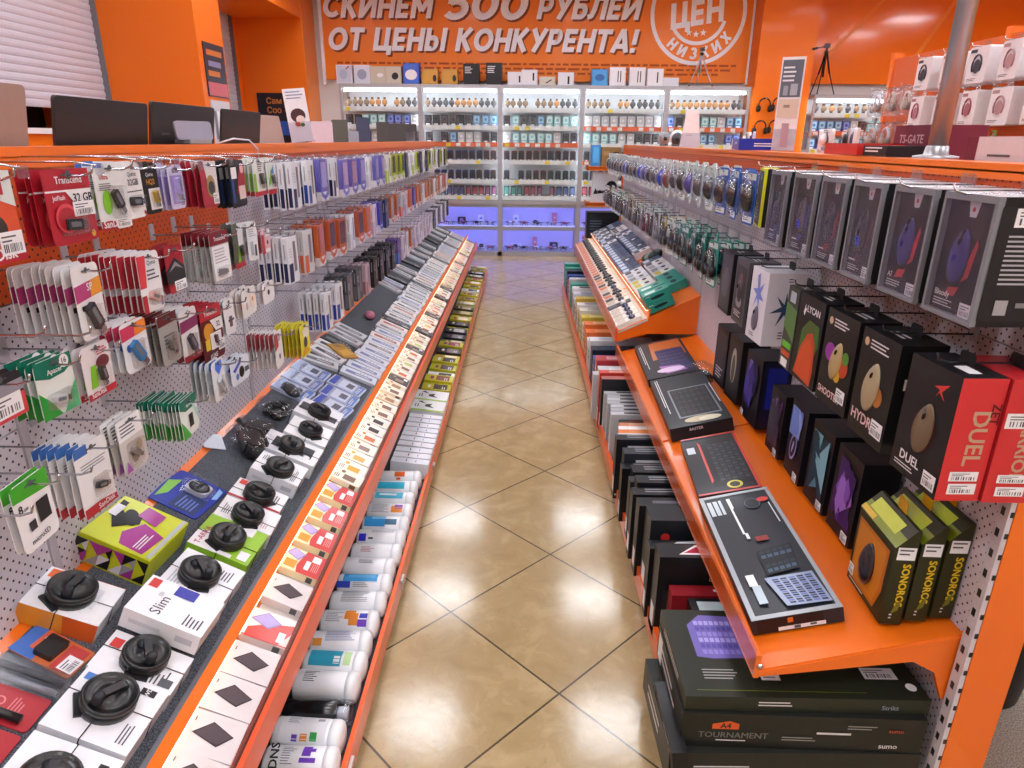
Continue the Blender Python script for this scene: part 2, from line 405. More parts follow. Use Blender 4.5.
# ------------------------------------------------------------------ banner over the glass cabinets
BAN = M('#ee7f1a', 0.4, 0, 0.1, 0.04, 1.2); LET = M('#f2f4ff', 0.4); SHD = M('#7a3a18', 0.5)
b = MB(); b.box(-2.66, 2.96, 9.89, 9.95, 2.26, CEILING_Z - 0.02, BAN)
ban = b.build('wall_banner'); tag(ban, 'wide orange advertising banner with white slogan above the glass cabinets', 'banner')
fr = MB(); fr.box(-2.70, -2.66, 9.87, 9.95, 2.2, CEILING_Z - 0.02, WHITE); fr.box(2.94, 2.965, 9.875, 9.95, 2.24, CEILING_Z - 0.02, WHITE); fr.build('edge_strip', ban)
def wall_text(mb, t, x, z, size, mat, y, align='L', bold=0.02, shear=0.2, wide=1.0, rot=0):
    T = Matrix(((1, 0, 0, x), (0, 0, -1, y), (0, 1, 0, z), (0, 0, 0, 1))) @ Matrix.Rotation(R(rot), 4, 'Z')
    mb.text(t, size, mat, T, align, bold, shear, wide)
# heavy slanted capitals drawn as broad strokes
def arc(cx, cy, rx, ry, a0, a1, n=14): return [(cx + rx * math.cos(R(a0 + (a1 - a0) * i / n)), cy + ry * math.sin(R(a0 + (a1 - a0) * i / n))) for i in range(n + 1)]
BOWL = lambda x0, x1, yt, yb: [(x0, yt)] + arc(x1, (yt + yb) / 2, .17, (yt - yb) / 2, 90, -90, 10) + [(x0, yb)]
GLY = {'С': (.76, [arc(.43, .5, .32, .39, 48, 312)]), 'О': (.88, [arc(.44, .5, .33, .39, 0, 360, 24)]), '0': (.78, [arc(.39, .5, .28, .39, 0, 360, 24)]),
 'К': (.72, [[(.11, 0), (.11, 1)], [(.2, .46), (.60, 1)], [(.26, .58), (.62, 0)]]), 'И': (.76, [[(.11, 0), (.11, 1)], [(.14, .1), (.62, .9)], [(.65, 0), (.65, 1)]]), 'Й': (.76, [[(.11, 0), (.11, 1)], [(.14, .1), (.62, .9)], [(.65, 0), (.65, 1)], arc(.38, 1.26, .14, .1, 190, 350, 6)]),
 'Н': (.74, [[(.11, 0), (.11, 1)], [(.11, .5), (.63, .5)], [(.63, 0), (.63, 1)]]), 'Е': (.60, [[(.11, 0), (.11, 1)], [(.11, .89), (.55, .89)], [(.11, .5), (.52, .5)], [(.11, .11), (.55, .11)]]), 'М': (.92, [[(.11, 0), (.11, 1)], [(.14, .95), (.46, .3)], [(.46, .3), (.78, .95)], [(.81, 0), (.81, 1)]]),
 'Р': (.66, [[(.11, 0), (.11, 1)], BOWL(.11, .36, .89, .42)]), 'У': (.74, [[(.10, 1), (.40, .42)], [(.66, 1), (.24, 0)]]), 'Б': (.68, [[(.11, 0), (.11, 1)], [(.11, .89), (.56, .89)], BOWL(.11, .38, .57, .11)]), 'Л': (.74, [[(.0, .11), (.12, .14), (.20, .40), (.24, .89), (.63, .89)], [(.63, 0), (.63, 1)]]),
 'Т': (.66, [[(.0, .89), (.66, .89)], [(.33, 0), (.33, 1)]]), 'Ц': (.80, [[(.11, 0), (.11, 1)], [(.59, .0), (.59, 1)], [(.11, .11), (.79, .11)], [(.74, .2), (.74, -.18)]]), 'Ы': (.94, [[(.11, 0), (.11, 1)], BOWL(.11, .34, .57, .11), [(.83, 0), (.83, 1)]]), 'А': (.80, [[(.09, 0), (.40, 1)], [(.71, 0), (.40, 1)], [(.20, .27), (.60, .27)]]),
 '!': (.26, [[(.13, .34), (.13, 1)], [(.13, 0), (.13, .2)]]), '5': (.70, [[(.18, .89), (.60, .89)], [(.21, .95), (.17, .50)], arc(.32, .35, .27, .25, 125, -140)]), 'З': (.66, [arc(.30, .70, .22, .20, 150, -85), arc(.30, .32, .25, .22, 85, -150)]), 'Х': (.72, [[(.08, 0), (.64, 1)], [(.08, 1), (.64, 0)]]), ' ': (.34, [])}
def stroke_text(mb, t, T, cap, mat, width=None, align='L', shear=.2, th=.215, gap=.07):
    tot = sum(GLY[c][0] + gap for c in t) - gap; k = (width / (tot * cap)) if width else 1.0; x = {'L': 0, 'C': -tot / 2}[align]; q = 0
    for c in t:
        w0, strokes = GLY[c]
        for st in strokes:
            q += 1
            for i in range(len(st) - 1):
                a, b_ = Vector(st[i]), Vector(st[i + 1]); d = (b_ - a).normalized(); n = Vector((-d.y, d.x)) * th / 2; e = d * (.035 if len(st) > 4 else 0)
                pts = [a - e + n, a - e - n, b_ + e - n, b_ + e + n]
                mb.add([((x + p.x + shear * p.y) * cap * k, p.y * cap, (q % 5) * 6e-4 + (i % 2) * 2e-4) for p in pts], [(0, 1, 2, 3)], mat, T)
        x += w0 + gap
WT_ = lambda x, z, y, rot=0: Matrix(((1, 0, 0, x), (0, 0, -1, y), (0, 1, 0, z), (0, 0, 0, 1))) @ Matrix.Rotation(R(rot), 4, 'Z')
L = MB()
def fit(t, x0, x1, z, cap):
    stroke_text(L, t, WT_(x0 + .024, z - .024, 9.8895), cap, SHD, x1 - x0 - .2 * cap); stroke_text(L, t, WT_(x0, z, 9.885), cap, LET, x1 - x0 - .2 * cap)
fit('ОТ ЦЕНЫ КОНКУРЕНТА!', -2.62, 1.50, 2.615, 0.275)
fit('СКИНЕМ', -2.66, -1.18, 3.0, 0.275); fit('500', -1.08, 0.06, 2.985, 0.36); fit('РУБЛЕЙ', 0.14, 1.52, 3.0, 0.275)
L.build('slogan', ban)
s = MB(); cx, cz, rad = 2.24, 3.09, 0.60
def ring(mb, cx, cz, r0, r1, a0, a1, y, mat, n=48):
    v = []
    for i in range(n + 1):
        a = R(a0 + (a1 - a0) * i / n); v += [(cx + r0 * math.cos(a), y, cz + r0 * math.sin(a)), (cx + r1 * math.cos(a), y, cz + r1 * math.sin(a))]
    mb.add(v, [(2 * i, 2 * i + 2, 2 * i + 3, 2 * i + 1) for i in range(n)], mat)
ring(s, cx, cz, 0.57, 0.62, 155, 385, 9.887, LET); ring(s, cx, cz, 0.335, 0.38, 205, 345, 9.887, LET, 30)
stroke_text(s, 'ЦЕН', WT_(cx - .01, cz - .15, 9.885, 9), .30, LET, None, 'C', .12)
for i, ch in enumerate('НИЗКИХ'):
    a = 230 + i * 18.5; r = 0.545
    stroke_text(s, ch, WT_(cx + r * math.cos(R(a)), cz + r * math.sin(R(a)), 9.886, a + 90), .135, LET, None, 'C', .05, .25)
for i, a in enumerate((248, 270, 292)):
    q = []
    for k in range(10):
        rr_ = 0.045 if k % 2 == 0 else 0.019; t = R(90 + 36 * k); q.append((cx - 0.01 + 0.25 * math.cos(R(a)) + rr_ * math.cos(t), 9.887, cz + 0.25 * math.sin(R(a)) + rr_ * math.sin(t)))
    s.add(q, [tuple(range(9, -1, -1))], LET)
s.build('round_stamp', ban)
p = MB(); FINE = M('#a8480c', 0.5)
for i in range(3):
    x = -2.5 + 0.06 * i
    while x < 2.75 - 0.1 * i:
        wd = random.uniform(0.04, 0.16); z = 2.455 - i * 0.055
        p.add([(x, 9.888, z), (x + wd, 9.888, z), (x + wd, 9.888, z + 0.024), (x, 9.888, z + 0.024)], [(0, 1, 2, 3)], FINE); x += wd + 0.03
p.build('fine_print', ban)
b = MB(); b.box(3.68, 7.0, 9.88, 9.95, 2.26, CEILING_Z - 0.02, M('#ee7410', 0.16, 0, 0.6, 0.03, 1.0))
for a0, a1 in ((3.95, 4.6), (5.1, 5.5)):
    b.add([(a0, 9.877, 2.6), (a0 + .06, 9.877, 2.6), (a1 + .06, 9.877, 3.3), (a1, 9.877, 3.3)], [(0, 1, 2, 3)], M('#f08a30', 0.2))  # paler slanting stripes: ceiling lamp reflections painted onto the gloss
tag(b.build('orange_panel'), 'glossy orange wall panel beyond the pole with slanting lamp reflections painted on it', 'panel')
p1 = MB(); p1.box(-2.8, -2.79, 6.46, 6.88, 1.86, 2.30, M('#2d2a3c', 0.4))
p1.add([(-2.7885, 6.47, 1.87), (-2.7885, 6.87, 1.87), (-2.7885, 6.87, 1.98), (-2.7885, 6.47, 1.98)], [(0, 1, 2, 3)], M('#c86a78', 0.5))
for z, y0, y1, c in ((2.2, 6.5, 6.82, '#c9722e'), (2.11, 6.52, 6.78, '#8d88b0'), (2.03, 6.5, 6.74, '#c9722e')):
    p1.add([(-2.7885, y0, z), (-2.7885, y1, z), (-2.7885, y1, z + .045), (-2.7885, y0, z + .045)], [(0, 1, 2, 3)], M(c))
tag(p1.build('poster'), 'dark poster with orange bands on the near orange column', 'poster')
p2 = MB(); p2.box(-2.8, -2.788, 6.47, 6.87, 1.46, 1.83, M('#c8ccd4', 0.2))
for k in range(5): p2.add([(-2.7875, 6.5 + .07 * k, 1.5 + .03 * (k % 3)), (-2.7875, 6.55 + .07 * k, 1.5 + .03 * (k % 3)), (-2.7875, 6.55 + .07 * k, 1.74), (-2.7875, 6.5 + .07 * k, 1.74)], [(0, 1, 2, 3)], M(('#6d7480', '#e8ecf2', '#4e545e')[k % 3], 0.3))
tag(p2.build('leaflet_holder'), 'clear leaflet holder under the dark poster on the near column', 'leaflet holder')
p3 = MB(); p3.box(-3.45, -2.83, 9.40, 9.42, 1.40, 2.06, M('#23222e', 0.4))
for z, t in ((1.93, 'Сам'), (1.82, 'Соо')): wall_text(p3, t, -3.33, z, 0.10, M('#c07a3c'), 9.396, 'L', 0.02, 0.0)
p3.add([(-3.40, 9.397, 1.55), (-3.05, 9.397, 1.55), (-3.05, 9.397, 1.72), (-3.40, 9.397, 1.72)], [(0, 1, 2, 3)], M('#2f59b4', 0.5))
for k in range(6):
    a = k * 1.05; p3.add([(-2.93 + .07 * math.cos(a) + .035 * math.cos(t), 9.3965 - k * .0003, 1.72 + .09 * math.sin(a) + .05 * math.sin(t)) for t in [i * .6283 for i in range(10)]], [tuple(range(9, -1, -1))], M(('#3f8a3c', '#b8433a', '#2f6b35')[k % 3], 0.5))
tag(p3.build('poster'), 'dark poster with flowers and blue patch on the far orange column', 'poster')

# ================================================================== GLASS CABINETS
CF = M('#a9abb2', 0.35, 0.4); LIGHTW = EM('cabinet_tube', (0.93, 0.97, 1.0), TUBE); BLUEM = EM('blue_strip', (0.26, 0.28, 1.0), BLUE)
BACKW = M('#e6e8ee', 0.5); BACKB = M('#d4d6f6', 0.5); SHELFW = M('#dfe3ea', 0.4); STRIPO = M('#e2663c', 0.45)
LEV = [1.909, 1.69, 1.48, 1.26, 1.01, 0.80]
YF, YB = 9.45, 9.87
XS = [-2.39, -1.35, -0.31, 0.755, 1.84, 2.90]
def cabinet(x0, x1, label, low=True, levels=LEV, top=2.14, orange=(2,), y0=YF, y1=YB):
    t = empty('glass_cabinet', ((x0 + x1) / 2, y0, 0), label, 'display cabinet', 'glass display cabinets'); B = Matrix.Translation((-(x0 + x1) / 2, -y0, 0))
    f = MB()
    for a in (x0, x1 - 0.03):
        f.box(a, a + 0.03, y0, y0 + 0.03, 0.0, top, CF, B); f.box(a, a + 0.03, y1 - 0.03, y1, 0.0, top, CF, B)
    f.box(x0, x1, y0, y1, top, top + 0.045, CF, B); f.box(x0, x1, y0, y1, 0.0, 0.06, CF, B); f.box(x0, x1, y0 - 0.004, y1, 0.70, 0.745, CF, B); low and (f.box(x0 + .03, x1 - .03, y0 + .015, y0 + .03, .655, .70, CF, B), f.box(x0 + .03, x1 - .03, y0 + .015, y0 + .03, .35, .40, CF, B)); f.build('frame', t)
    k = MB(); k.box(x0 + .03, x1 - .03, y1 - 0.02, y1 - 0.005, 0.745, top, BACKW, B); k.box(x0 + .03, x1 - .03, y1 - 0.02, y1 - 0.005, 0.06, 0.70, BACKB, B); k.build('back_panel', t)
    for i, z in enumerate(levels):
        h = MB(); h.box(x0 + .03, x1 - .03, y0 + 0.045, y1 - 0.02, z - 0.012, z, SHELFW, B)
        h.box(x0 + .035, x1 - .035, y0 + 0.036, y0 + 0.045, z - 0.05, z + 0.006, STRIPO if i in orange else SHELFW, B)
        for q in range(7):      # price tickets in the shelf edge
            if random.random() < .75: xx = x0 + .06 + q * (x1 - x0 - .12) / 7; h.box(xx, xx + .06, y0 + 0.034, y0 + 0.0365, z - 0.046, z - 0.004, random.choice((PAPER, PAPER, PAPER, M('#e8d23a'))), B)
        h.build('shelf', t)
    if low:
        h = MB(); h.box(x0 + .03, x1 - .03, y0 + 0.05, y1 - 0.02, 0.39, 0.40, SHELFW, B); h.build('shelf', t)
    u = MB(); u.box(x0 + .05, x1 - .05, y0 + 0.035, y0 + 0.06, top - 0.045, top - 0.012, LIGHTW, B)
    for a in (x0 + .008, x1 - .022): u.box(a, a + .014, y0 + .034, y0 + .05, 0.76, top - 0.06, LIGHTW, B)
    u.build('light_tube', t)
    if low:
        u = MB(); u.box(x0 + .05, x1 - .05, y0 + 0.035, y0 + 0.06, 0.672, 0.695, BLUEM, B); u.box(x0 + .05, x1 - .05, y0 + 0.035, y0 + 0.06, 0.362, 0.385, BLUEM, B); u.build('blue_light', t)
    g = MB(); g.box(x0 + .03, (x0 + x1) / 2 - .002, y0 + 0.008, y0 + 0.014, 0.75, top - 0.01, GLASS, B); g.box((x0 + x1) / 2 + .002, x1 - .03, y0 + 0.018, y0 + 0.024, 0.75, top - 0.01, GLASS, B); g.build('glass_door', t)
    if low: g = MB(); g.box(x0 + .03, x1 - .03, y0 + 0.008, y0 + 0.014, 0.06, 0.70, GLASS, B); g.build('glass_front', t)
    return t
CAB = ['first', 'second', 'third', 'fourth', 'fifth']
for i in range(5):
    cabinet(XS[i], XS[i + 1], 'lit aluminium glass cabinet under the banner, %s from the window wall' % CAB[i], True, LEV, 2.14, (2,) if i < 3 else (1, 3))
# what stands in them: small packaged goods, each one a thing
def small_box(name, w_, d, h, col, label, cat, group, T, face='#e8e8ee', lid=None):
    m = MB(); m.prism(rr(w_, h, 0.004, 1), -d / 2, d / 2, G(col))
    m.art((w_, d, h), 'F', [('r', .12, .35, .88, .9, G(face)), ('r', .25, .12, .75, .2, PAPER)] if face else [('r', .2, .1, .8, .22, PAPER)])
    o = m.build(name, None, T); return tag(o, label, cat, group)
def proto_speaker(col):
    m = MB(); m.prism(rr(.075, .125, .018, 3), -.035, .035, M(col, .4), None); o = m.build('packaged_speaker')
    q = MB(); q.box(-.03, .03, -.0365, -.035, .02, .1, M('#2a2a30', .6)); q.art((.075, .07, .125), 'F', [('r', .3, .05, .7, .12, PAPER)]); q.build('grille', o); return o
def proto_watch(col):
    m = MB(); m.lathe([(0, .03), (.033, .03), (.037, .033), (.037, .045), (.031, .05), (0, .05)], M(col, .3), 14, Matrix.Translation((0, 0, .06)) @ Matrix.Rotation(R(90), 4, 'X') @ Matrix.Translation((0, 0, -.03)))
    o = m.build('wristwatch'); q = MB(); q.box(-.012, .012, -.015, .03, .0, .035, M('#4a3a30', .6)); q.box(-.012, .012, -.012, .03, .083, .12, M('#4a3a30', .6)); q.build('strap', o)
    q = MB(); q.box(-.03, .03, -.01, .06, .0, .012, WHITE); q.build('stand', o); return o
def proto_carton(w_, d, h, col, face):
    m = MB(); m.box(-w_ / 2, w_ / 2, -d / 2, d / 2, 0, h, G(col)); m.art((w_, d, h), 'F', [('r', .1, .3, .9, .92, G(face)), ('e', .5, .6, .22, .22, G(col)), ('r', .2, .06, .8, .2, PAPER)]); return m.build('packaged_gadget')
def case_pack(col, inner):
    m = MB(); m.prism(rr(.07, .13, .008, 2), -.008, .008, G(col)); m.art((.07, .016, .13), 'F', [('r', .14, .2, .86, .86, G(inner)), ('r', .2, .06, .8, .15, PAPER)]); return m.build('phone_case')
used = set()
def put(pr, T, label, cat, group=None):
    if pr.name not in used and 'label' not in pr:
        pr.matrix_world = T; tag(pr, label, cat, group); return pr
    return dup(pr, T, label, group)
SP = {c: proto_speaker(c) for c in ('#3a3d52', '#2f3f6e', '#54303a', '#2c4a50')}
WT = {c: proto_watch(c) for c in ('#8a7460', '#c08a5a', '#5a5a60')}
GA = {k: proto_carton(.085, .07, .13, *k) for k in (('#3f7fc0', '#9fd0e8'), ('#1c1c20', '#3a3a44'), ('#e4e4ea', '#b9bcc8'), ('#7fc4d0', '#d4eef0'), ('#2f4fb0', '#7f9ae0'), ('#2a2a30', '#55565f'))}
CS = {k: case_pack(*k) for k in (('#26304a', '#5a6a9a'), ('#4a2a44', '#8a5a80'), ('#1f4a4a', '#4a8a88'), ('#2a2a30', '#55565f'), ('#5a2430', '#a05060'))}
rowname = ['top', 'second', 'third', 'fourth', 'fifth', 'lowest']
def nm(c):
    return {'#3a3d52': 'grey', '#2f3f6e': 'navy', '#54303a': 'maroon', '#2c4a50': 'teal', '#8a7460': 'brown', '#c08a5a': 'tan', '#5a5a60': 'grey', '#3f7fc0': 'blue', '#1c1c20': 'black', '#e4e4ea': 'white', '#7fc4d0': 'pale aqua', '#2f4fb0': 'deep blue', '#26304a': 'navy', '#4a2a44': 'purple', '#1f4a4a': 'green', '#2a2a30': 'black', '#5a2430': 'wine'}[c]
def fill(ci, x0, x1, levels, lowest=6):
    for r_, z in enumerate(levels[:lowest]):
        if r_ == 0: P, n, kind = WT, 12, 'watch'
        elif r_ in (1, 2): P, n, kind = GA, 9, 'gadget box'
        elif r_ in (3, 4): P, n, kind = SP, 10, 'speaker'
        else: P, n, kind = CS, 11, 'phone case'
        keys = list(P); pick = random.choice(keys)
        for k in range(n):
            if random.random() < .45: pick = random.choice(keys)
            if random.random() < .05 and 0 < k < n - 1: continue
            x = x0 + .09 + (x1 - x0 - .18) * k / (n - 1); c = pick if isinstance(pick, str) else pick[0]
            lab = '%s %s, %s from the window side, %s shelf, %s glass cabinet' % (nm(c), kind, nth(k + 1), rowname[r_], ci)
            put(P[pick], Matrix.Translation((x + random.uniform(-.006, .006), YF + .11 + random.uniform(0, .02), z)), lab, kind, 'goods on the %s shelf of the %s glass cabinet' % (rowname[r_], ci))
for i in range(5):
    fill(CAB[i], XS[i], XS[i + 1], LEV, 6 if i in (1, 2, 3) else 4)
# toys and drones in the blue lit feet
bi = 0
for ci in (1, 2, 3):
    for z in (0.06, 0.40):
        for k in range(5):
            x = XS[ci] + .14 + k * .19; bi += 1
            if k == 4 and x > XS[ci + 1] - .1: continue
            m = MB()
            m.ball((0, 0, .035), .035, .03, .02, M(('#22222a', '#c8c8d8', '#b04060')[bi % 3], .3), 10, 6)
            for a in range(4):
                ca, sa = math.cos(R(45 + 90 * a)), math.sin(R(45 + 90 * a)); m.tube([(0, 0, .035), (.075 * ca, .06 * sa, .04)], .005, M('#30303a', .4), 5); m.lathe([(0, .04), (.028, .041), (.028, .044), (0, .046)], M('#50505c', .3), 10, Matrix.Translation((.075 * ca, .06 * sa, 0)))
                m.tube([(.05 * ca, .045 * sa, .035), (.055 * ca, .05 * sa, 0.0)], .004, M('#30303a', .4), 5)
            tag(m.build('toy_drone', None, Matrix.Translation((x, YF + .2, z)) @ Matrix.Rotation(R(17 * bi), 4, 'Z')),
                'toy drone in blue light, %s from window side, %s shelf, %s cabinet' % (nth(k + 1), 'bottom' if z < .2 else 'upper foot', CAB[ci]), 'toy drone', 'toy drones in the cabinet feet')
for ci in (1, 2, 3):
    for zi, z in enumerate((0.06, 0.40)):
        for k in range(3):
            x = XS[ci] + .22 + k * .27; bi += 1; st = bi % 4
            m = MB(); w_, d, h = ((.09, .06, .13), (.14, .08, .06), (.06, .05, .16), (.11, .07, .09))[st]
            m.prism(rr(w_, h, .008, 2), -d / 2, d / 2, G(('#e6e6f0', '#d8d8e8', '#c87a90', '#2c2c3a')[st])); m.art((w_, d, h), 'F', [('e', .5, .6, .25, .2, G(('#7a8ad0', '#3a3a50', '#e8d0d8', '#8a8ac0')[st])), ('r', .15, .1, .85, .25, PAPER)])
            tag(m.build('toy_box', None, Matrix.Translation((x, YF + .33, z)) @ Matrix.Rotation(R(9 * (k - 1)), 4, 'Z')), '%s toy box in blue light, %s of three, %s shelf, %s cabinet' % (('white', 'low pale', 'tall pink', 'dark')[st], nth(k + 1), ('bottom', 'upper foot')[zi], CAB[ci]), 'toy box', 'toy boxes in the cabinet feet')
# boxes along the cabinet tops
TOPZ = 2.185
def topbox(x, w_, h, col, face, label, extra=None, d=.16, rot=0):
    m = MB(); m.box(-w_ / 2, w_ / 2, -d / 2, d / 2, 0, h, G(col)); m.art((w_, d, h), 'F', [('r', .06, .06, .94, .94, G(face))] + (extra or []))
    tag(m.build('gadget_box', None, Matrix.Translation((x, YF + .14, TOPZ)) @ Matrix.Rotation(R(rot), 4, 'Z')), label, 'box', 'boxes on the cabinet tops')
K_ = M('#2a2a2e'); GR = M('#c8862a')
tops = [(342, '#d8dae6', '#c3c8dc', .17, 'pale grey gadget box with red cross print, first on the cabinet tops', [('e', .45, .5, .25, .3, G('#a8b4cc')), ('p', [(.6, .8), (.8, .95), (.85, .9), (.65, .75)], M('#a83a2a'))]),
 (360, '#d8dae6', '#ced2e2', .17, 'pale grey box with round blue print, second on the cabinet tops', [('e', .5, .5, .3, .3, G('#8f9ab4'))]),
 (376, '#b8b2a0', '#c0bbaa', .16, 'beige box with small pale print, third on the cabinet tops', [('e', .65, .5, .2, .12, PAPER)]),
 (392, '#b8b2a0', '#c4c0b2', .16, 'beige box with black gadget print, fourth on the cabinet tops', [('e', .6, .45, .22, .2, K_, 40)]),
 (410, '#2f56b8', '#3f6ad0', .19, 'blue box with white oval print on the cabinet tops', [('e', .5, .45, .38, .3, PAPER)]),
 (429, '#c08a2c', '#d09a36', .14, 'amber box with black print beside the blue box', [('e', .8, .4, .12, .2, K_)]), (449, '#c08a2c', '#c8943a', .14, 'amber box with black print beside the black boxes', [('e', .8, .4, .12, .2, K_)]),
 (471, '#1d1d22', '#24242a', .19, 'black box with small white print, nearer the amber boxes', [('lines', .1, .5, .6, .85, 4, PAPER)]), (494, '#1d1d24', '#23242c', .2, 'taller black box with white print, beside the small white boxes', [('lines', .1, .5, .6, .85, 4, PAPER)]),
 (516, '#d6d8e4', '#dcdee8', .12, 'small white box with dark bar, just beyond the black boxes', [('r', .7, .2, .8, .7, K_)]), (530, '#d6d8e4', '#e2e4ec', .14, 'small white box with dark bar, second beyond the black boxes', [('r', .7, .3, .8, .8, K_)]), (548, '#c2c0b0', '#cac8ba', .08, 'low beige box with a slanting dark print on the cabinet tops', [('p', [(.4, .3), (.75, .7), (.8, .6), (.45, .2)], K_)]),
 (567, '#d6d8e4', '#dfe1ea', .12, 'lone small white box with dark bar past the low beige box', [('r', .6, .1, .72, .7, K_)]), (601, '#2f86d0', '#46a0e0', .15, 'bright blue box on the cabinet tops beside white boxes', [('e', .5, .5, .3, .2, G('#1f66b0'))]),
 (619, '#dfe1ea', '#e6e8f0', .17, 'white box with two dark bars, next to the bright blue box', [('r', .5, .2, .56, .8, K_), ('r', .66, .2, .72, .8, K_)]), (639, '#dfe1ea', '#e6e8f0', .17, 'white box with two dark bars, second past the bright blue box', [('r', .5, .2, .56, .8, K_), ('r', .66, .2, .72, .8, K_)]), (657, '#dfe1ea', '#e9ebf2', .16, 'white box with one dark bar, third past the bright blue box', [('r', .6, .2, .68, .8, K_)]), (673, '#d2d4de', '#d8dae4', .08, 'low white box leaning near the silver tripod', None)]
for px, c, f, h, lab, ex in tops:
    x = (px - 525.0) * 0.0127; topbox(x, .205, h * 1.3, c, f, lab, ex)
def tripod(x, y, z, h, spread, col, label, pan=False):
    t = empty('tripod', (x, y, z), label, 'tripod'); m = M(col, .3, .6)
    for k in range(3):
        a = R(90 + 120 * k + (25 if pan else 0)); l = MB()
        l.tube([(.012 * math.cos(a), .012 * math.sin(a), h * .82), (spread * .45 * math.cos(a), spread * .45 * math.sin(a), h * .42)], .011, m, 7); l.tube([(spread * .43 * math.cos(a), spread * .43 * math.sin(a), h * .44), (spread * math.cos(a), spread * math.sin(a), .012)], .007, m, 7)
        leg = l.build('leg', t); q = MB(); q.ball((spread * math.cos(a), spread * math.sin(a), .010), .012, .012, .010, BLACK, 8, 5); q.build('rubber_foot', leg)
    c = MB(); c.tube([(0, 0, h * .35), (0, 0, h * .92)], .012, m, 8); c.build('centre_column', t)
    c = MB(); c.ball((0, 0, h * .84), .028, .028, .022, BLACK, 10, 6); c.build('collar', t)
    c = MB(); c.box(-.03, .03, -.025, .025, h * .92, h * .96, BLACK); c.box(-.025, .025, -.035, .035, h * .975, h, BLACK); c.box(-.012, .012, -.012, .012, h * .95, h * .98, BLACK); c.build('head', t)
    if pan: c = MB(); c.tube([(0, 0, h * .95), (-.19, -.05, h * .89)], .008, BLACK, 6); c.tube([(-.13, -.034, h * .91), (-.2, -.053, h * .885)], .014, BLACK, 7); c.build('pan_handle', t)
tripod(2.26, YF + .13, TOPZ, .46, .17, '#c6c8d2', 'silver tripod standing on the cabinet tops under the round stamp')
# second group of cabinets past the orange column
LEV2 = [1.88, 1.66, 1.44, 1.22]
cabinet(3.72, 4.72, 'lit glass cabinet standing beyond the orange column by the tall sign', False, LEV2, 2.06, (1,))
cabinet(4.75, 5.75, 'lit glass cabinet behind the bagged headphone boxes', False, LEV2, 2.06, (1,))
for r_, z in enumerate(LEV2[:3]):
    for k in range(9):
        x = 3.8 + k * .105; keys = list(GA); p_ = random.choice(keys)
        if r_ == 0: put(WT[random.choice(list(WT))], Matrix.Translation((x, YF + .12, z)), 'wristwatch, %s from the column, top shelf beyond the column' % nth(k + 1), 'watch', 'goods beyond the orange column')
        else: put(GA[p_], Matrix.Translation((x, YF + .12, z)), '%s gadget box, %s from the column, %s shelf beyond the column' % (nm(p_[0]), nth(k + 1), rowname[r_]), 'gadget box', 'goods beyond the orange column')
tripod(3.84, YF + .14, 2.105, .60, .17, '#1c1c20', 'black tripod with a long pan handle on the cabinet beyond the column', True)

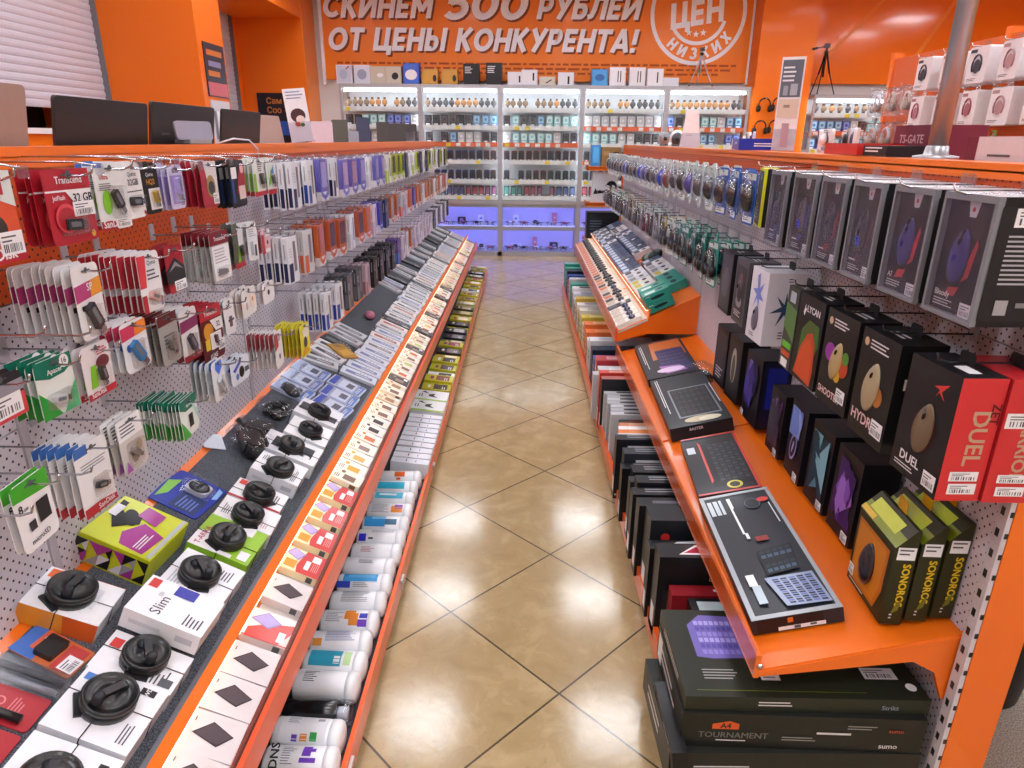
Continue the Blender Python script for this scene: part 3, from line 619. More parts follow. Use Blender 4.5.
# ================================================================== SHELVING RUNS
LED = EM('tray_strip', (1.0, 0.82, 0.56), STRIP)
A25 = R(25)
def slope_sheet(mb, x0, z0, side, ang, s0, s1, y0, y1, th, mat, B, lift=0.0):
    a = R(ang); d = Vector((side * math.cos(a), 0, math.sin(a))); n = Vector((-side * math.sin(a), 0, math.cos(a))); O = Vector((x0, 0, z0)) + n * lift
    q = [O + d * s0, O + d * s1, O + d * s1 - n * th, O + d * s0 - n * th]
    v = [(p.x, y, p.z) for y in (y0, y1) for p in q]
    mb.add(v, [(0, 1, 2, 3), (7, 6, 5, 4), (0, 4, 5, 1), (1, 5, 6, 2), (2, 6, 7, 3), (3, 7, 4, 0)], mat, B)
def bay_left(y0, y1, label, orange_panel):
    t = empty('shelving_bay', (-1.0, y0, 0), label, 'shelving', 'shelving bays on the laptop side'); B = Matrix.Translation((1.0, -y0, 0)); e = 0.0015
    def part(n, fn): m = MB(); fn(m); m.build(n, t)
    P = PEG_O if orange_panel else PEG_W
    part('pegboard', lambda m: (m.box(-1.012, -1.0, y0 + e, y1 - e, 1.21, 1.455, P, B),))
    part('pegboard', lambda m: (m.box(-1.012, -1.0, y0 + e, y1 - e, 0.97, 1.207, PEG_W, B),))
    part('pegboard', lambda m: (m.box(-1.012, -1.0, y0 + e, y1 - e, 0.45, 0.967, PEG_W, B),))
    part('cap_rail', lambda m: (m.box(-1.05, -0.985, y0, y1, 1.478, 1.498, ORANGE, B), m.box(-0.99, -0.985, y0, y1, 1.458, 1.48, ORANGE, B)))
    part('perforated_strip', lambda m: (m.box(-1.0, -0.993, y0, y1, 1.405, 1.476, PEG_O, B),))
    part('upright', lambda m: (m.box(-1.05, -0.996, y0 + .001, y0 + .022, 0.0, 1.478, M('#b9b5c0', .5), B),))
    def shelf(m):
        slope_sheet(m, -.64, .43, -1, 25, 0.0, .397, y0, y1, .012, ORANGE, B)
        slope_sheet(m, -.64, .43, -1, 25, 0.0, .372, y0, y1, .003, CARPET, B, .0031)
    part('sloping_shelf', shelf)
    part('shelf_lip', lambda m: (m.box(-.648, -.638, y0, y1, .41, .472, ORANGE, B), m.box(-.648, -.622, y0, y1, .472, .476, ORANGE, B)))
    part('price_rail', lambda m: slope_sheet(m, -.64, .43, -1, 25, .009, .04, y0, y1, .002, M('#6c6f78', .3), B, .012))
    part('light_strip', lambda m: (m.box(-.637, -.624, y0 + .01, y1 - .01, .466, .471, LED, B),))
    part('drive_tray', lambda m: (slope_sheet(m, -.535, .38, -1, 25, 0.0, .112, y0, y1, .01, M('#c9c6c2', .5), B), slope_sheet(m, -.535, .38, -1, 25, -.003, .013, y0, y1, .003, M('#34363c', .3), B, .004)))
    part('tray_rail', lambda m: (m.box(-.530, -.518, y0, y1, .325, .392, M('#e2562a', .3, 0, .4), B),))
    part('clear_lip', lambda m: (m.box(-.5325, -.5305, y0, y1, .375, .415, ACR, B),))
    part('bracket', lambda m: m.prism([(-.99, .42), (-.62, .40), (-.53, .345), (-.56, .33), (-.99, .33)], y1 - .02, y1 - .004, ORANGE, B))
    part('rear_panel', lambda m: (m.box(-1.0, -.985, y0, y1, .06, .45, GREY, B),))
    part('base_shelf', lambda m: (m.box(-.985, -.41, y0, y1, .05, .062, ORANGE, B), m.box(-.98, -.42, y0, y1, .062, .0645, CARPET, B)))
    part('base_rail', lambda m: (m.box(-.418, -.405, y0, y1, .025, .098, M('#e65a14', .3, 0, .4), B),))
    part('plinth', lambda m: (m.box(-.98, -.45, y0, y1, 0.0, .05, DARK, B),))
    part('rear_shelf', lambda m: (m.box(-1.55, -1.05, y0, y1, 1.335, 1.36, ORANGE, B),))
    part('rear_cladding', lambda m: (m.box(-1.06, -1.05, y0, y1, 0.05, 1.335, ORANGE, B),))
    part('rear_leg', lambda m: (m.box(-1.55, -1.50, y0 + .02, y0 + .06, 0.0, 1.335, ORANGE, B),))
EDG = [0.22, 1.22] + [1.22 + 1.117 * k for k in range(1, 7)]
for i in range(7):
    bay_left(EDG[i], EDG[i + 1], 'orange shelving bay with sloping shelf on the laptop side, %s from the near end' % nth(i + 1), i < 2)
E_L = EDG[-1]
b = MB(); b.box(-1.55, -1.0, E_L, E_L + .02, 0, 1.47, ORANGE); tag(b.build('end_panel'), 'orange end panel closing the laptop side shelving near the glass cabinets', 'panel')

def bay_right(y0, y1, label, low, first=False):
    t = empty('shelving_bay', (1.0, y0, 0), label, 'shelving', 'shelving bays on the mouse side'); B = Matrix.Translation((-1.0, -y0, 0)); e = .0015
    def part(n, fn): m = MB(); fn(m); m.build(n, t)
    part('pegboard', lambda m: (m.box(1.0, 1.012, y0 + e, y1 - e, .40, 1.13, PEG_W, B),))
    part('pegboard', lambda m: (m.box(1.0, 1.012, y0 + e, y1 - e, 1.133, 1.455, PEG_W, B),))
    part('perforated_strip', lambda m: (m.box(.993, 1.0, y0, y1, 1.385, 1.455, PEG_O, B),))
    part('cap_rail', lambda m: (m.box(.985, 1.10, y0, y1, 1.466, 1.484, ORANGE, B), m.box(.985, .99, y0, y1, 1.452, 1.47, ORANGE, B)))
    if not first: part('upright', lambda m: (m.box(1.0 - .004, 1.05, y0 + .001, y0 + .022, 0, 1.466, M('#b9b5c0', .5), B),))
    if low:
        an = math.degrees(math.atan2(.11, .44))
        part('keyboard_shelf', lambda m: (slope_sheet(m, .555, .379, 1, an, 0, .458, y0, y1, .012, ORANGE, B), m.box(.545, .557, y0, y1, .362, .425, ORANGE, B)))
        part('clear_lip', lambda m: (m.box(.5425, .5445, y0, y1, .37, .442, ACR, B),))
        part('bracket', lambda m: m.prism([(.546, .362), (.90, .415), (.955, .385), (.985, .31), (1.0, .31), (1.0, .496), (.56, .386), (.546, .42)], y0 + .002, y0 + .012, ORANGE, B))
        if first: part('corner_bolt', lambda m: m.lathe([(0, 0), (.008, 0), (.008, .004), (0, .006)], CHROME, 12, B @ Matrix.Translation((.556, y0 + .001, .396)) @ Matrix.Rotation(R(90), 4, 'X')))
    else:
        part('sloping_shelf', lambda m: slope_sheet(m, .72, .585, 1, 25, 0, .308, y0, y1, .012, ORANGE, B))
        part('shelf_lip', lambda m: (m.box(.716, .726, y0, y1, .55, .628, ORANGE, B), m.box(.70, .726, y0, y1, .628, .632, ORANGE, B)))
        part('light_strip', lambda m: (m.box(.702, .714, y0 + .01, y1 - .01, .622, .627, LED, B),))
        part('tray', lambda m: slope_sheet(m, .55, .50, 1, 25, 0, .182, y0, y1, .01, M('#c9c6c2', .5), B))
        part('tray_rail', lambda m: (m.box(.535, .549, y0, y1, .44, .52, M('#e2562a', .3, 0, .4), B),))
        part('clear_lip', lambda m: (m.box(.532, .534, y0, y1, .46, .545, ACR, B),))
        part('bracket', lambda m: m.prism([(.546, .44), (.72, .49), (1.0, .49), (1.0, .71), (.73, .587), (.55, .505)], y0 + .003, y0 + .014, ORANGE, B))
    part('rear_panel', lambda m: (m.box(1.0, 1.014, y0, y1, .05, .40, PEG_W, B),))
    part('base_shelf', lambda m: (m.box(.435, 1.0, y0, y1, .045, .057, ORANGE, B),))
    part('base_rail', lambda m: (m.box(.425, .440, y0, y1, .02, .10, M('#e65a14', .3, 0, .4), B),))
    part('plinth', lambda m: (m.box(.47, .99, y0, y1, 0, .045, DARK, B),))
    part('rear_cladding', lambda m: (m.box(1.09, 1.10, y0, y1, .05, 1.46, ORANGE, B),))
    part('rear_shelf', lambda m: (m.box(1.10, 1.55, y0, y1, .60, .62, ORANGE, B), m.box(1.545, 1.56, y0, y1, .57, .66, ORANGE, B)))
    part('rear_top', lambda m: (m.box(1.10, 1.50, y0, y1, 1.45, 1.47, ORANGE, B),))
    if first:
        def post(m):
            m.box(1.0, 1.10, y0 - .035, y0 - .002, 0, 1.484, ORANGE, B)
        part('end_post', post)
        def strip(m):
            m.box(.988, .999, y0 - .033, y0 - .004, .02, 1.45, M('#c9c5cc', .45), B); z = .06
            while z < 1.42: m.box(.987, .9885, y0 - .022, y0 - .012, z, z + .018, BLACK, B); m.box(.992, .999, y0 - .0345, y0 - .0325, z + .002, z + .014, BLACK, B); z += .05
        part('slotted_strip', strip)
        part('foot', lambda m: (m.box(1.10, 1.56, y0 - .03, y0, .0, .06, ORANGE, B),))
RE = [1.24, 2.48, 3.72, 4.56, 5.40, 6.23, 7.05]
for i in range(6):
    bay_right(RE[i], RE[i + 1], 'orange shelving bay on the computer mouse side, %s from the near end post' % nth(i + 1), i < 2, i == 0)
t = empty('shelf_end', (.9, 7.06, 0), 'orange end shelves holding speaker boxes at the far end of the mouse side', 'shelving'); B = Matrix.Translation((-.9, -7.06, 0))
m = MB(); m.box(.985, 1.5, 7.052, 7.07, 0, 1.47, ORANGE, B); m.build('end_panel', t)
for z in (1.27, 0.92, .56):
    m = MB(); m.box(.64, 1.03, 7.072, 7.32, z - .012, z, ORANGE, B); m.box(.64, .65, 7.072, 7.32, z - .03, z + .02, ORANGE, B); m.box(.64, 1.03, 7.072, 7.08, z - .03, z + .012, ORANGE, B); m.build('end_shelf', t)

# ================================================================== PEG HOOKS
_hk = {}
def hook_proto(length, dark, long_tag):
    k = (round(length, 3), dark, long_tag)
    if k in _hk: return _hk[k]
    mt = M('#3a3a40', .3, .6) if dark else STEEL; m = MB()
    m.tube([(0, -.002, .012), (0, -length + .02, .012), (0, -length, .018), (0, -length - .004, .03)], .0022, mt, 5)
    long_tag and m.tube([(0, -.002, .034), (0, -length + .03, .036), (0, -length - .012, .030)], .0018, mt, 5)
    o = m.build('peg_hook'); p = MB(); p.box(-.010, .010, -.004, 0, -.002, .040, mt if long_tag else M('#b4b2bc', .4)); p.build('hook_plate', o)
    if long_tag:
        q = MB(); q.prism(rr(.026, .020, .004, 2), -length - .016, -length - .0145, PLY2, Matrix.Translation((0, 0, .014))); q.build('ticket_holder', o)
    _hk[k] = o; return o
def hook(side, y, z, length, label, group, dark=False, tk=False):
    p = hook_proto(length, dark, tk); x = -1.0 if side < 0 else 1.0
    T = (face_left if side < 0 else face_right)(x, y, z)
    return put(p, T, label, 'hook', group)

# ================================================================== HANGING BLISTER PACKS
def flash_pack(name, w_, h, base, arts, stick=None, bubble=(.22, .16, .78, .5), d=.0012, cut=.012):
    m = MB(); m.prism(rr(w_, h, cut, 3), -d / 2, d / 2, G(base))
    sl = [('r', .34, .905, .66, .93, INK), ('e', .5, .925, .06, .06, INK)]
    m.art((w_, d, h), 'F', arts + sl); o = m.build(name)
    if stick:
        x0, z0, x1, z1 = [(bubble[0] - .5) * w_, bubble[1] * h, (bubble[2] - .5) * w_, bubble[3] * h]
        c = MB(); c.prism(rr(x1 - x0, z1 - z0, .008, 3, (x0 + x1) / 2, z0), -.012, -d / 2 - .002, PLY); c.build('blister', o)
        u = MB(); a, l = stick[1], stick[2] * w_
        T = Matrix.Translation(((x0 + x1) / 2, -.006, (z0 + z1) / 2)) @ Matrix.Rotation(R(a), 4, 'Y')
        u.prism(rr(l * .62, l * .30, .003, 2, -l * .12, -l * .15), -.0042, .0042, G(stick[0]), T); u.box(l * .2, l * .42, -.003, .003, -l * .1, l * .1, STEEL, T)
        u.prism(rr(l * .44, l * .14, .002, 1, -l * .13, -l * .07), -.0046, -.0043, M('#77787f', .4), T)
        u.build('flash_drive', o)
    return o
W_, RD, DR = G('#e6e6ea'), G('#ae2030'), G('#7d1726'); GN = G('#7fc02c'); TG = G('#0f6d58')
def stack(side, proto, y, zt, h, xf, n, step, label, back, hook_label, cat='flash drive pack', jig=0.0, dark=False, rowg='left', lean=0.0, reach=.05, tk=False):
    fl = face_left if side < 0 else face_right
    put(proto, fl(xf, y, zt - h, jig, lean), label, cat, None)
    if n > 0 and 'group' in proto: del proto['group']
    for k in range(n):
        x = xf + side * step * (k + 1)
        dup(proto, fl(x, y + random.uniform(-.003, .003), zt - h + random.uniform(-.003, .003), jig + random.uniform(-3, 3), lean + random.uniform(-1.5, 1.5)), back, back)
    if hook_label: hook(side, y, zt - .024, abs(abs(xf) - 1.0) + reach, hook_label, 'hooks on the %s pegboard' % rowg, dark, tk)
T_ = lambda t, u, v, s, c, *a: ('t', t, u, v, s, G(c) if isinstance(c, str) else c, *a)
PR = lambda a, b_, c, d: ('price', a, b_, c, d)
def sty_transcend(cap='32 GB'):
    return [('r', 0, .74, 1, 1, RD), ('r', 0, .70, 1, .725, W_), ('p', [(.42, .70), (.98, .70), (.98, .46), (.66, .46)], W_), T_('Transcend', .52, .81, .018, W_), T_(cap, .77, .55, .022, '#1a1a1e', 'C', 0, .02), T_('JetFlash', .24, .60, .011, W_), ('e', .34, .35, .24, .2, G('#d64a55')), ('e', .34, .34, .2, .16, RD)]
near = [
 # y, ztop, w, h, back, label words, pack builder args
 (1.055, 1.468, .115, .140, 4, 'red and orange memory card pack with a big camera picture, first on the top row', dict(base='#d8542e', arts=[('r', 0, .62, .62, 1, G('#d9482a')), ('p', [(.3, 1), (1, 1), (1, .6), (.55, .72)], G('#cfd6d4')), ('r', .55, .74, .8, .94, RD), T_('32', .67, .8, .018, W_), ('e', .4, .42, .34, .2, G('#3a3634'), -14), ('e', .32, .42, .15, .15, G('#181719')), ('r', 0, 0, 1, .16, RD), T_('SanDisk', .06, .045, .026, W_, 'L', 0, .02), PR(.5, .08, .97, .34)], stick=None)),
 (1.250, 1.464, .130, .130, 3, 'red flash drive pack with white 32 GB flag on the top row', dict(base='#ae2030', arts=sty_transcend() + [PR(.5, .36, .98, .56), ('e', .84, .1, .05, .05, G('#c9a23a'))], stick=('#26262c', 4, .5), bubble=(.18, .12, .8, .4))),
 (1.383, 1.470, .098, .127, 2, 'white flash drive pack with green swoosh and black stick on the top row', dict(base='#dfe1e2', arts=[('r', 0, .93, .3, 1, G('#2f6ac0')), T_('Ultra', .3, .76, .013, '#c23a48'), ('e', .3, .42, .14, .24, GN), ('r', 0, 0, .5, .14, RD), T_('SanDisk', .05, .04, .02, W_, 'L', 0, .02), ('lines', .1, .58, .5, .7, 4, INK), PR(.45, .02, .95, .16)], stick=('#2b1c20', 62, .6), bubble=(.36, .16, .86, .66))),
 (1.465, 1.468, .072, .112, 1, 'narrow white 32GB pack with a black stick below print on the top row', dict(base='#e6e7ea', arts=[T_('Qumo', .5, .76, .013, '#6a6d78'), T_('32GB', .5, .60, .018, '#4c5060'), ('r', .08, .48, .92, .5, INK), ('e', .88, .08, .06, .06, RD)], stick=('#202126', 3, .8), bubble=(.12, .2, .88, .42))),
 (1.535, 1.466, .066, .108, 2, 'black pack with yellow stick in white window on the top row', dict(base='#1d1c1a', arts=[T_('Qumo', .5, .74, .011, '#d8d8dc'), T_('HQ2', .5, .58, .016, '#c98a2a'), ('r', .3, .08, .96, .5, W_)], stick=('#b8941c', 80, .6), bubble=(.38, .12, .88, .46))),
 (1.650, 1.458, .076, .100, 4, 'lavender flash drive pack with pale cap stick on the top row', dict(base='#cfc8e8', arts=[T_('32 GB', .5, .82, .013, '#333044'), ('r', .1, .12, .9, .76, G('#9a8cd0')), ('r', .3, .14, .8, .7, G('#c4b9ea')), ('lines', .62, .05, .95, .2, 3, INK)], stick=('#a79bd8', 85, .8), bubble=(.28, .16, .78, .74))),
 (1.825, 1.461, .095, .115, 4, 'maroon and white pack with a jewel-like stick picture on the top row', dict(base='#a8243a', arts=[('p', [(.2, 1), (1, 1), (1, .2), (.45, .35)], G('#d8d4d6')), ('e', .56, .45, .28, .3, G('#9a8250')), ('e', .58, .42, .2, .18, G('#3e3a3c')), PR(.62, .06, .98, .3)], stick=None)),
 (2.010, 1.458, .118, .128, 3, 'black memory pack with a red window and white ticket on the top row', dict(base='#191a1d', arts=[('p', [(.38, .3), (1, .2), (1, .9), (.6, .75)], G('#9a2030')), ('e', .82, .82, .12, .12, G('#e8b8b8')), ('r', .1, .62, .45, .86, PAPER), ('r', .5, .16, .92, .45, G('#d8c4bc')), ('r', .06, .1, .2, .6, G('#2a4a8a'))], stick=None)),
 (2.180, 1.460, .086, .112, 3, 'white and green flash drive pack on the top row beside tall white boxes', dict(base='#dfe3df', arts=[('r', 0, 0, .22, .6, GN), ('r', 0, 0, 1, .12, RD), ('lines', .4, .62, .8, .84, 4, INK)], stick=('#3a3c3a', 75, .6), bubble=(.4, .2, .85, .6))),
 (2.285, 1.458, .074, .112, 2, 'white flash drive pack with blue green flash, last small pack on the top row', dict(base='#dfe5e3', arts=[('p', [(.1, .3), (.5, .7), (.6, .5), (.2, .2)], GN), ('p', [(.4, .6), (.8, .8), (.8, .55)], G('#4a8ac8')), ('r', 0, 0, 1, .14, RD)], stick=('#5a5c5e', 70, .6), bubble=(.4, .18, .85, .55))),
 # second row
 (1.248, 1.294, .088, .140, 8, 'white flash drive pack with a purple orange band on the second row', dict(base='#e2e2e4', arts=[('p', [(0, .52), (1, .58), (1, .80), (0, .74)], G('#b03a78')), ('p', [(.55, .555), (1, .58), (1, .80), (.6, .776)], G('#e0922a')), T_('SP', .55, .65, .02, W_), ('r', .14, .40, .32, .47, DARK), ('lines', .55, .06, .95, .2, 4, INK)], stick=('#2b2c31', 62, .95), bubble=(.2, .04, .85, .44))),
 (1.467, 1.283, .092, .130, 9, 'white and red flash drive pack with a pale pink stick on the second row', dict(base='#e4e4e8', arts=[('p', [(0, .95), (.38, .95), (.28, .42), (0, .42)], G('#cf2f3e')), T_('Qumo', .62, .78, .014, '#5c6272'), ('lines', .35, .5, .9, .7, 3, INK), ('r', 0, .0, .2, .3, RD), ('e', .85, .1, .07, .07, G('#9a8ab0'))], stick=('#d8a8a0', 20, .6), bubble=(.25, .12, .85, .36))),
 (1.585, 1.280, .078, .108, 2, 'red memory card pack with dark swooping picture on the second row', dict(base='#9a2230', arts=[('p', [(0, .5), (.5, .75), (1, .5), (1, .2), (0, .2)], G('#2a2b30')), ('p', [(.1, .46), (.5, .66), (.9, .46), (.5, .56)], G('#8a8c92')), ('r', .55, .8, .8, .95, RD), PR(.3, .02, .95, .24), ('r', 0, 0, .3, .14, RD)], stick=None)),
 (1.835, 1.282, .104, .134, 5, 'dark red flash drive pack covered by a large white ticket on the second row', dict(base='#b4b4b4', arts=[('r', 0, .74, 1, 1, DR), T_('Transcend', .52, .82, .015, W_), ('r', .06, .04, .96, .72, PAPER), ('lines', .15, .35, .85, .66, 5, G('#a8a8b2')), ('lines', .2, .1, .6, .22, 2, INK)], stick=('#77787f', 4, .5), bubble=(.15, .1, .8, .3))),
 (1.958, 1.288, .076, .126, 2, 'dark grey and green flash drive pack on the second row', dict(base='#54564f', arts=[('p', [(.3, .1), (.6, .1), (.75, .6), (.55, .6)], GN), ('r', .5, .5, 1, 1, G('#cfd2d4')), ('r', 0, 0, 1, .13, RD)], stick=('#303236', 70, .6), bubble=(.5, .16, .9, .5))),
 (2.066, 1.280, .072, .114, 1, 'plain white pack with a small grey picture on the second row', dict(base='#e2e4e8', arts=[('lines', .15, .6, .85, .82, 4, G('#9aa0b0')), ('r', .2, .14, .5, .5, G('#a7abb6')), ('r', .6, .1, .8, .4, INK)], stick=None)),
 (2.175, 1.245, .072, .075, 1, 'small pink and red pack below a white tag on the second row', dict(base='#d8a8b4', arts=[('r', 0, 0, .3, .8, RD), ('r', .4, .7, .95, .98, W_), ('e', .62, .45, .1, .1, DARK), ('r', .3, .05, .9, .2, W_)], stick=None)),
 # third row
 (.985, 1.163, .100, .075, 2, 'black and white memory pack with a red bottom edge, first on the third row', dict(base='#26242a', arts=[('r', 0, 0, 1, .5, G('#c83a44')), PR(.1, .08, .9, .55), ('r', 0, .55, 1, .8, G('#8f8c98'))], stick=None)),
 (1.110, 1.155, .092, .104, 3, 'green and white memory pack with round 16 mark on the third row', dict(base='#dbe2de', arts=[('p', [(0, 1), (1, 1), (1, .78), (.75, .68), (.35, .66), (0, .74)], TG), ('p', [(0, 0), (.5, 0), (.25, .3), (0, .5)], G('#2f9a3c')), ('p', [(.55, 0), (1, 0), (1, .5), (.8, .3)], G('#4fb07a')), T_('Apacer', .5, .74, .013, W_), ('e', .78, .88, .13, .13, W_), T_('16', .78, .845, .014, '#1a1a1e')], stick=('#c8c8cc', 10, .5), bubble=(.15, .14, .85, .42))),
 (1.230, 1.145, .092, .104, 2, 'pale memory pack with green tab and red edge on the third row', dict(base='#ddd6da', arts=[('p', [(.15, .2), (.4, .2), (.45, .62), (.25, .62)], GN), ('e', .68, .62, .24, .14, G('#6a3038')), ('r', 0, 0, 1, .13, RD), T_('SanDisk', .1, .04, .015, W_, 'L', 0, .02), ('lines', .5, .75, .9, .9, 3, G('#c23a48'))], stick=('#2c2a2a', 80, .5), bubble=(.38, .18, .75, .56))),
 (1.370, 1.155, .086, .108, 3, 'white flash drive pack with a bright blue slanting stick on the third row', dict(base='#e2e4ea', arts=[('p', [(0, .66), (1, .72), (1, .96), (0, .92)], G('#c83a5c')), ('p', [(.5, .69), (1, .72), (1, .96), (.55, .94)], G('#e8842a')), ('e', .22, .5, .1, .1, G('#3f5fb8'))], stick=('#1f7ab8', 58, .9), bubble=(.2, .06, .85, .6))),
 (1.720, 1.104, .112, .146, 5, 'maroon flash drive pack with a yellow panel on the third row', dict(base='#5a1c22', arts=[('r', 0, .76, 1, 1, RD), T_('Transcend', .5, .83, .016, W_), ('p', [(.42, .74), (1, .74), (1, .52), (.65, .52)], W_), T_('32', .78, .58, .02, '#1a1a1e', 'C', 0, .02), ('e', .3, .55, .22, .2, G('#c98a2a')), ('r', .1, .22, .32, .42, G('#d8b42a')), ('r', .34, .2, .86, .5, W_), PR(.66, .14, .98, .34), T_('LUXE', .4, .06, .016, W_)], stick=('#4a2a38', 80, .32), bubble=(.42, .22, .72, .48))),
 (1.838, 1.096, .066, .100, 1, 'narrow white card with a dark cable picture on the third row', dict(base='#e2dfe4', arts=[('r', .4, .2, .7, .5, G('#6a5560')), ('r', .3, .36, .85, .42, G('#4a3a44')), ('lines', .2, .7, .8, .85, 3, INK)], stick=None)),
 (1.985, 1.095, .120, .082, 2, 'wide white pack with two small pictures on the third row', dict(base='#e3dfdf', arts=[('r', .1, .2, .45, .8, G('#e8e0dc')), ('e', .3, .4, .08, .1, G('#d0a098')), ('r', .55, .25, .9, .75, G('#ecd8c8')), ('e', .72, .55, .06, .06, G('#e0903a'))], stick=None)),
 (2.148, 1.083, .086, .068, 1, 'small white card with one dark dot on the third row', dict(base='#e6e2e6', arts=[('e', .5, .5, .1, .1, DARK), ('lines', .2, .75, .8, .9, 2, G('#a8a4b0'))], stick=None)),
 (1.508, 1.135, .084, .118, 5, 'grey backed clear memory pack between the blue stick pack and the maroon one', dict(base='#9a9896', arts=[('r', .0, .8, 1, 1, G('#5a1a20')), ('lines', .2, .3, .8, .6, 4, INK)], stick=('#6a6864', 70, .6), bubble=(.2, .1, .85, .6))),
 (1.602, 1.125, .084, .130, 5, 'white flash drive pack with a plum band just before the maroon one', dict(base='#d8d6d8', arts=[('p', [(0, .56), (1, .62), (1, .82), (0, .78)], G('#7a2a5a')), ('r', 0, 0, 1, .12, G('#8a1d2c'))], stick=('#3a3a42', 62, .8), bubble=(.2, .1, .85, .5))),
 # fourth row
 (.970, .996, .088, .122, 1, 'green topped white memory card pack, nearest on the lowest row', dict(base='#e8e8ec', arts=[('p', [(0, 1), (1, 1), (1, .70), (0, .78)], G('#3fa62c')), T_('8', .14, .60, .02, '#2a2a30', 'C', 0, .02), T_('GB', .27, .60, .008, INK), ('r', .52, .3, .86, .62, G('#25262a')), ('r', .24, .28, .42, .42, G('#33343a')), T_('microSD', .45, .1, .013, '#3a3c44')], stick=None)),
 (1.128, .986, .092, .140, 5, 'white memory stick pack with black adapter and red corner on the lowest row', dict(base='#e4e4e6', arts=[('r', 0, .86, .4, 1, G('#3a6ab0')), ('lines', .12, .62, .9, .74, 3, G('#8a8c94')), ('p', [(0, 0), (1, 0), (1, .09), (.5, .14), (0, .14)], RD), T_('SanDisk', .66, .035, .015, W_)], stick=('#2c2d31', 14, .45), bubble=(.36, .2, .86, .5))),
 (1.262, .985, .082, .122, 2, 'clear bag with a shiny ring stick behind a white ticket on the lowest row', dict(base='#c9c6c4', arts=[('r', .0, .62, .95, .98, PAPER), ('lines', .1, .66, .85, .9, 4, INK), ('e', .5, .28, .16, .2, G('#8a8478')), ('e', .72, .42, .1, .14, G('#a89a7a')), ('p', [(.05, .05), (.3, .05), (.15, .25)], G('#a05ab0'))], stick=('#7a7872', 40, .5), bubble=(.2, .1, .85, .55))),
 (1.500, .932, .092, .096, 11, 'green and white microSD pack at the front of a thick green stack', dict(base='#dfe5e2', arts=[('p', [(0, 1), (1, 1), (1, .78), (.7, .68), (.3, .68), (0, .8)], TG), ('p', [(0, 0), (.45, 0), (.2, .3), (0, .5)], G('#3aa63c')), ('p', [(.6, .9), (1, .5), (1, .2), (.85, .45)], G('#a8d4c8')), ('r', .42, .22, .66, .56, G('#22242a')), T_('Apacer', .5, .78, .011, W_)], stick=None)),
 (1.680, .968, .084, .108, 4, 'white pack with a bright blue diamond above a pale stick on the lowest row', dict(base='#dcdfe4', arts=[('p', [(.3, .96), (.8, .96), (.85, .78), (.5, .62), (.25, .8)], G('#2a6ae0')), ('lines', .4, .1, .8, .2, 2, INK)], stick=('#b8bcc4', 55, .8), bubble=(.25, .1, .85, .56))),
 (1.815, .932, .118, .072, 2, 'white and blue pack with a small black camera on the lowest row', dict(base='#d3dbe8', arts=[('p', [(.1, .6), (.5, .9), (.6, .8), (.2, .5)], G('#3a5ac0')), ('e', .55, .4, .14, .14, G('#16171a')), ('e', .3, .3, .08, .08, G('#4a6ab8')), ('r', .72, .3, .95, .5, INK)], stick=None)),
 (2.130, .922, .080, .120, 6, 'white pack with a red top corner on the lowest row', dict(base='#e6e4e6', arts=[('p', [(0, .98), (.4, .98), (.5, .6), (0, .5)], RD), ('e', .5, .3, .1, .12, G('#5a4a58')), ('lines', .4, .7, .9, .88, 3, INK)], stick=None)),
 (2.400, .878, .092, .124, 6, 'yellow pack with a black figure, last small pack on the lowest row', dict(base='#e2d63a', arts=[('p', [(.2, .8), (.9, .95), (.95, .6), (.4, .5)], G('#e8e2d0')), ('e', .5, .42, .2, .24, G('#3a3a48')), ('p', [(.1, .05), (.9, .1), (.6, .3), (.2, .25)], G('#d8a01c'))], stick=None)),
]
edgecol = {}
for i, (y, zt, w_, h, n, lab, kw) in enumerate(near):
    xf = -.80 if zt < 1.0 else -.82
    p = flash_pack('flash_drive_pack', w_, h, **kw)
    st = {8: .0145, 9: .0135, 11: .0095}.get(n, .015)
    stack(-1, p, y, zt, h, xf, n, st, lab, 'packs hanging behind the ' + lab.split(' on the ')[0].split(' at the ')[0].split(', ')[0].split(' just before')[0].split(' between the')[0].split(' just before')[0],
          'steel peg hook of the ' + lab.split(' on the ')[0].split(' at the front')[0].split(',')[0].split(' between the')[0].split(' just before')[0], 'flash drive pack', random.uniform(-4, 4), lean=random.uniform(-1.5, 1.5), tk=zt > 1.4)
# bare hooks on the near white board
for y, z, l in ((1.03, 1.205, .24), (1.14, 1.175, .24), (.90, .955, .25), (1.05, .948, .25)):
    hook(-1, y, z, l, 'steel peg hook reaching out with nothing on it at %s height' % {1.205: 'shoulder', 1.175: 'elbow', .955: 'lowest', .948: 'second lowest'}[z], 'hooks on the left pegboard')

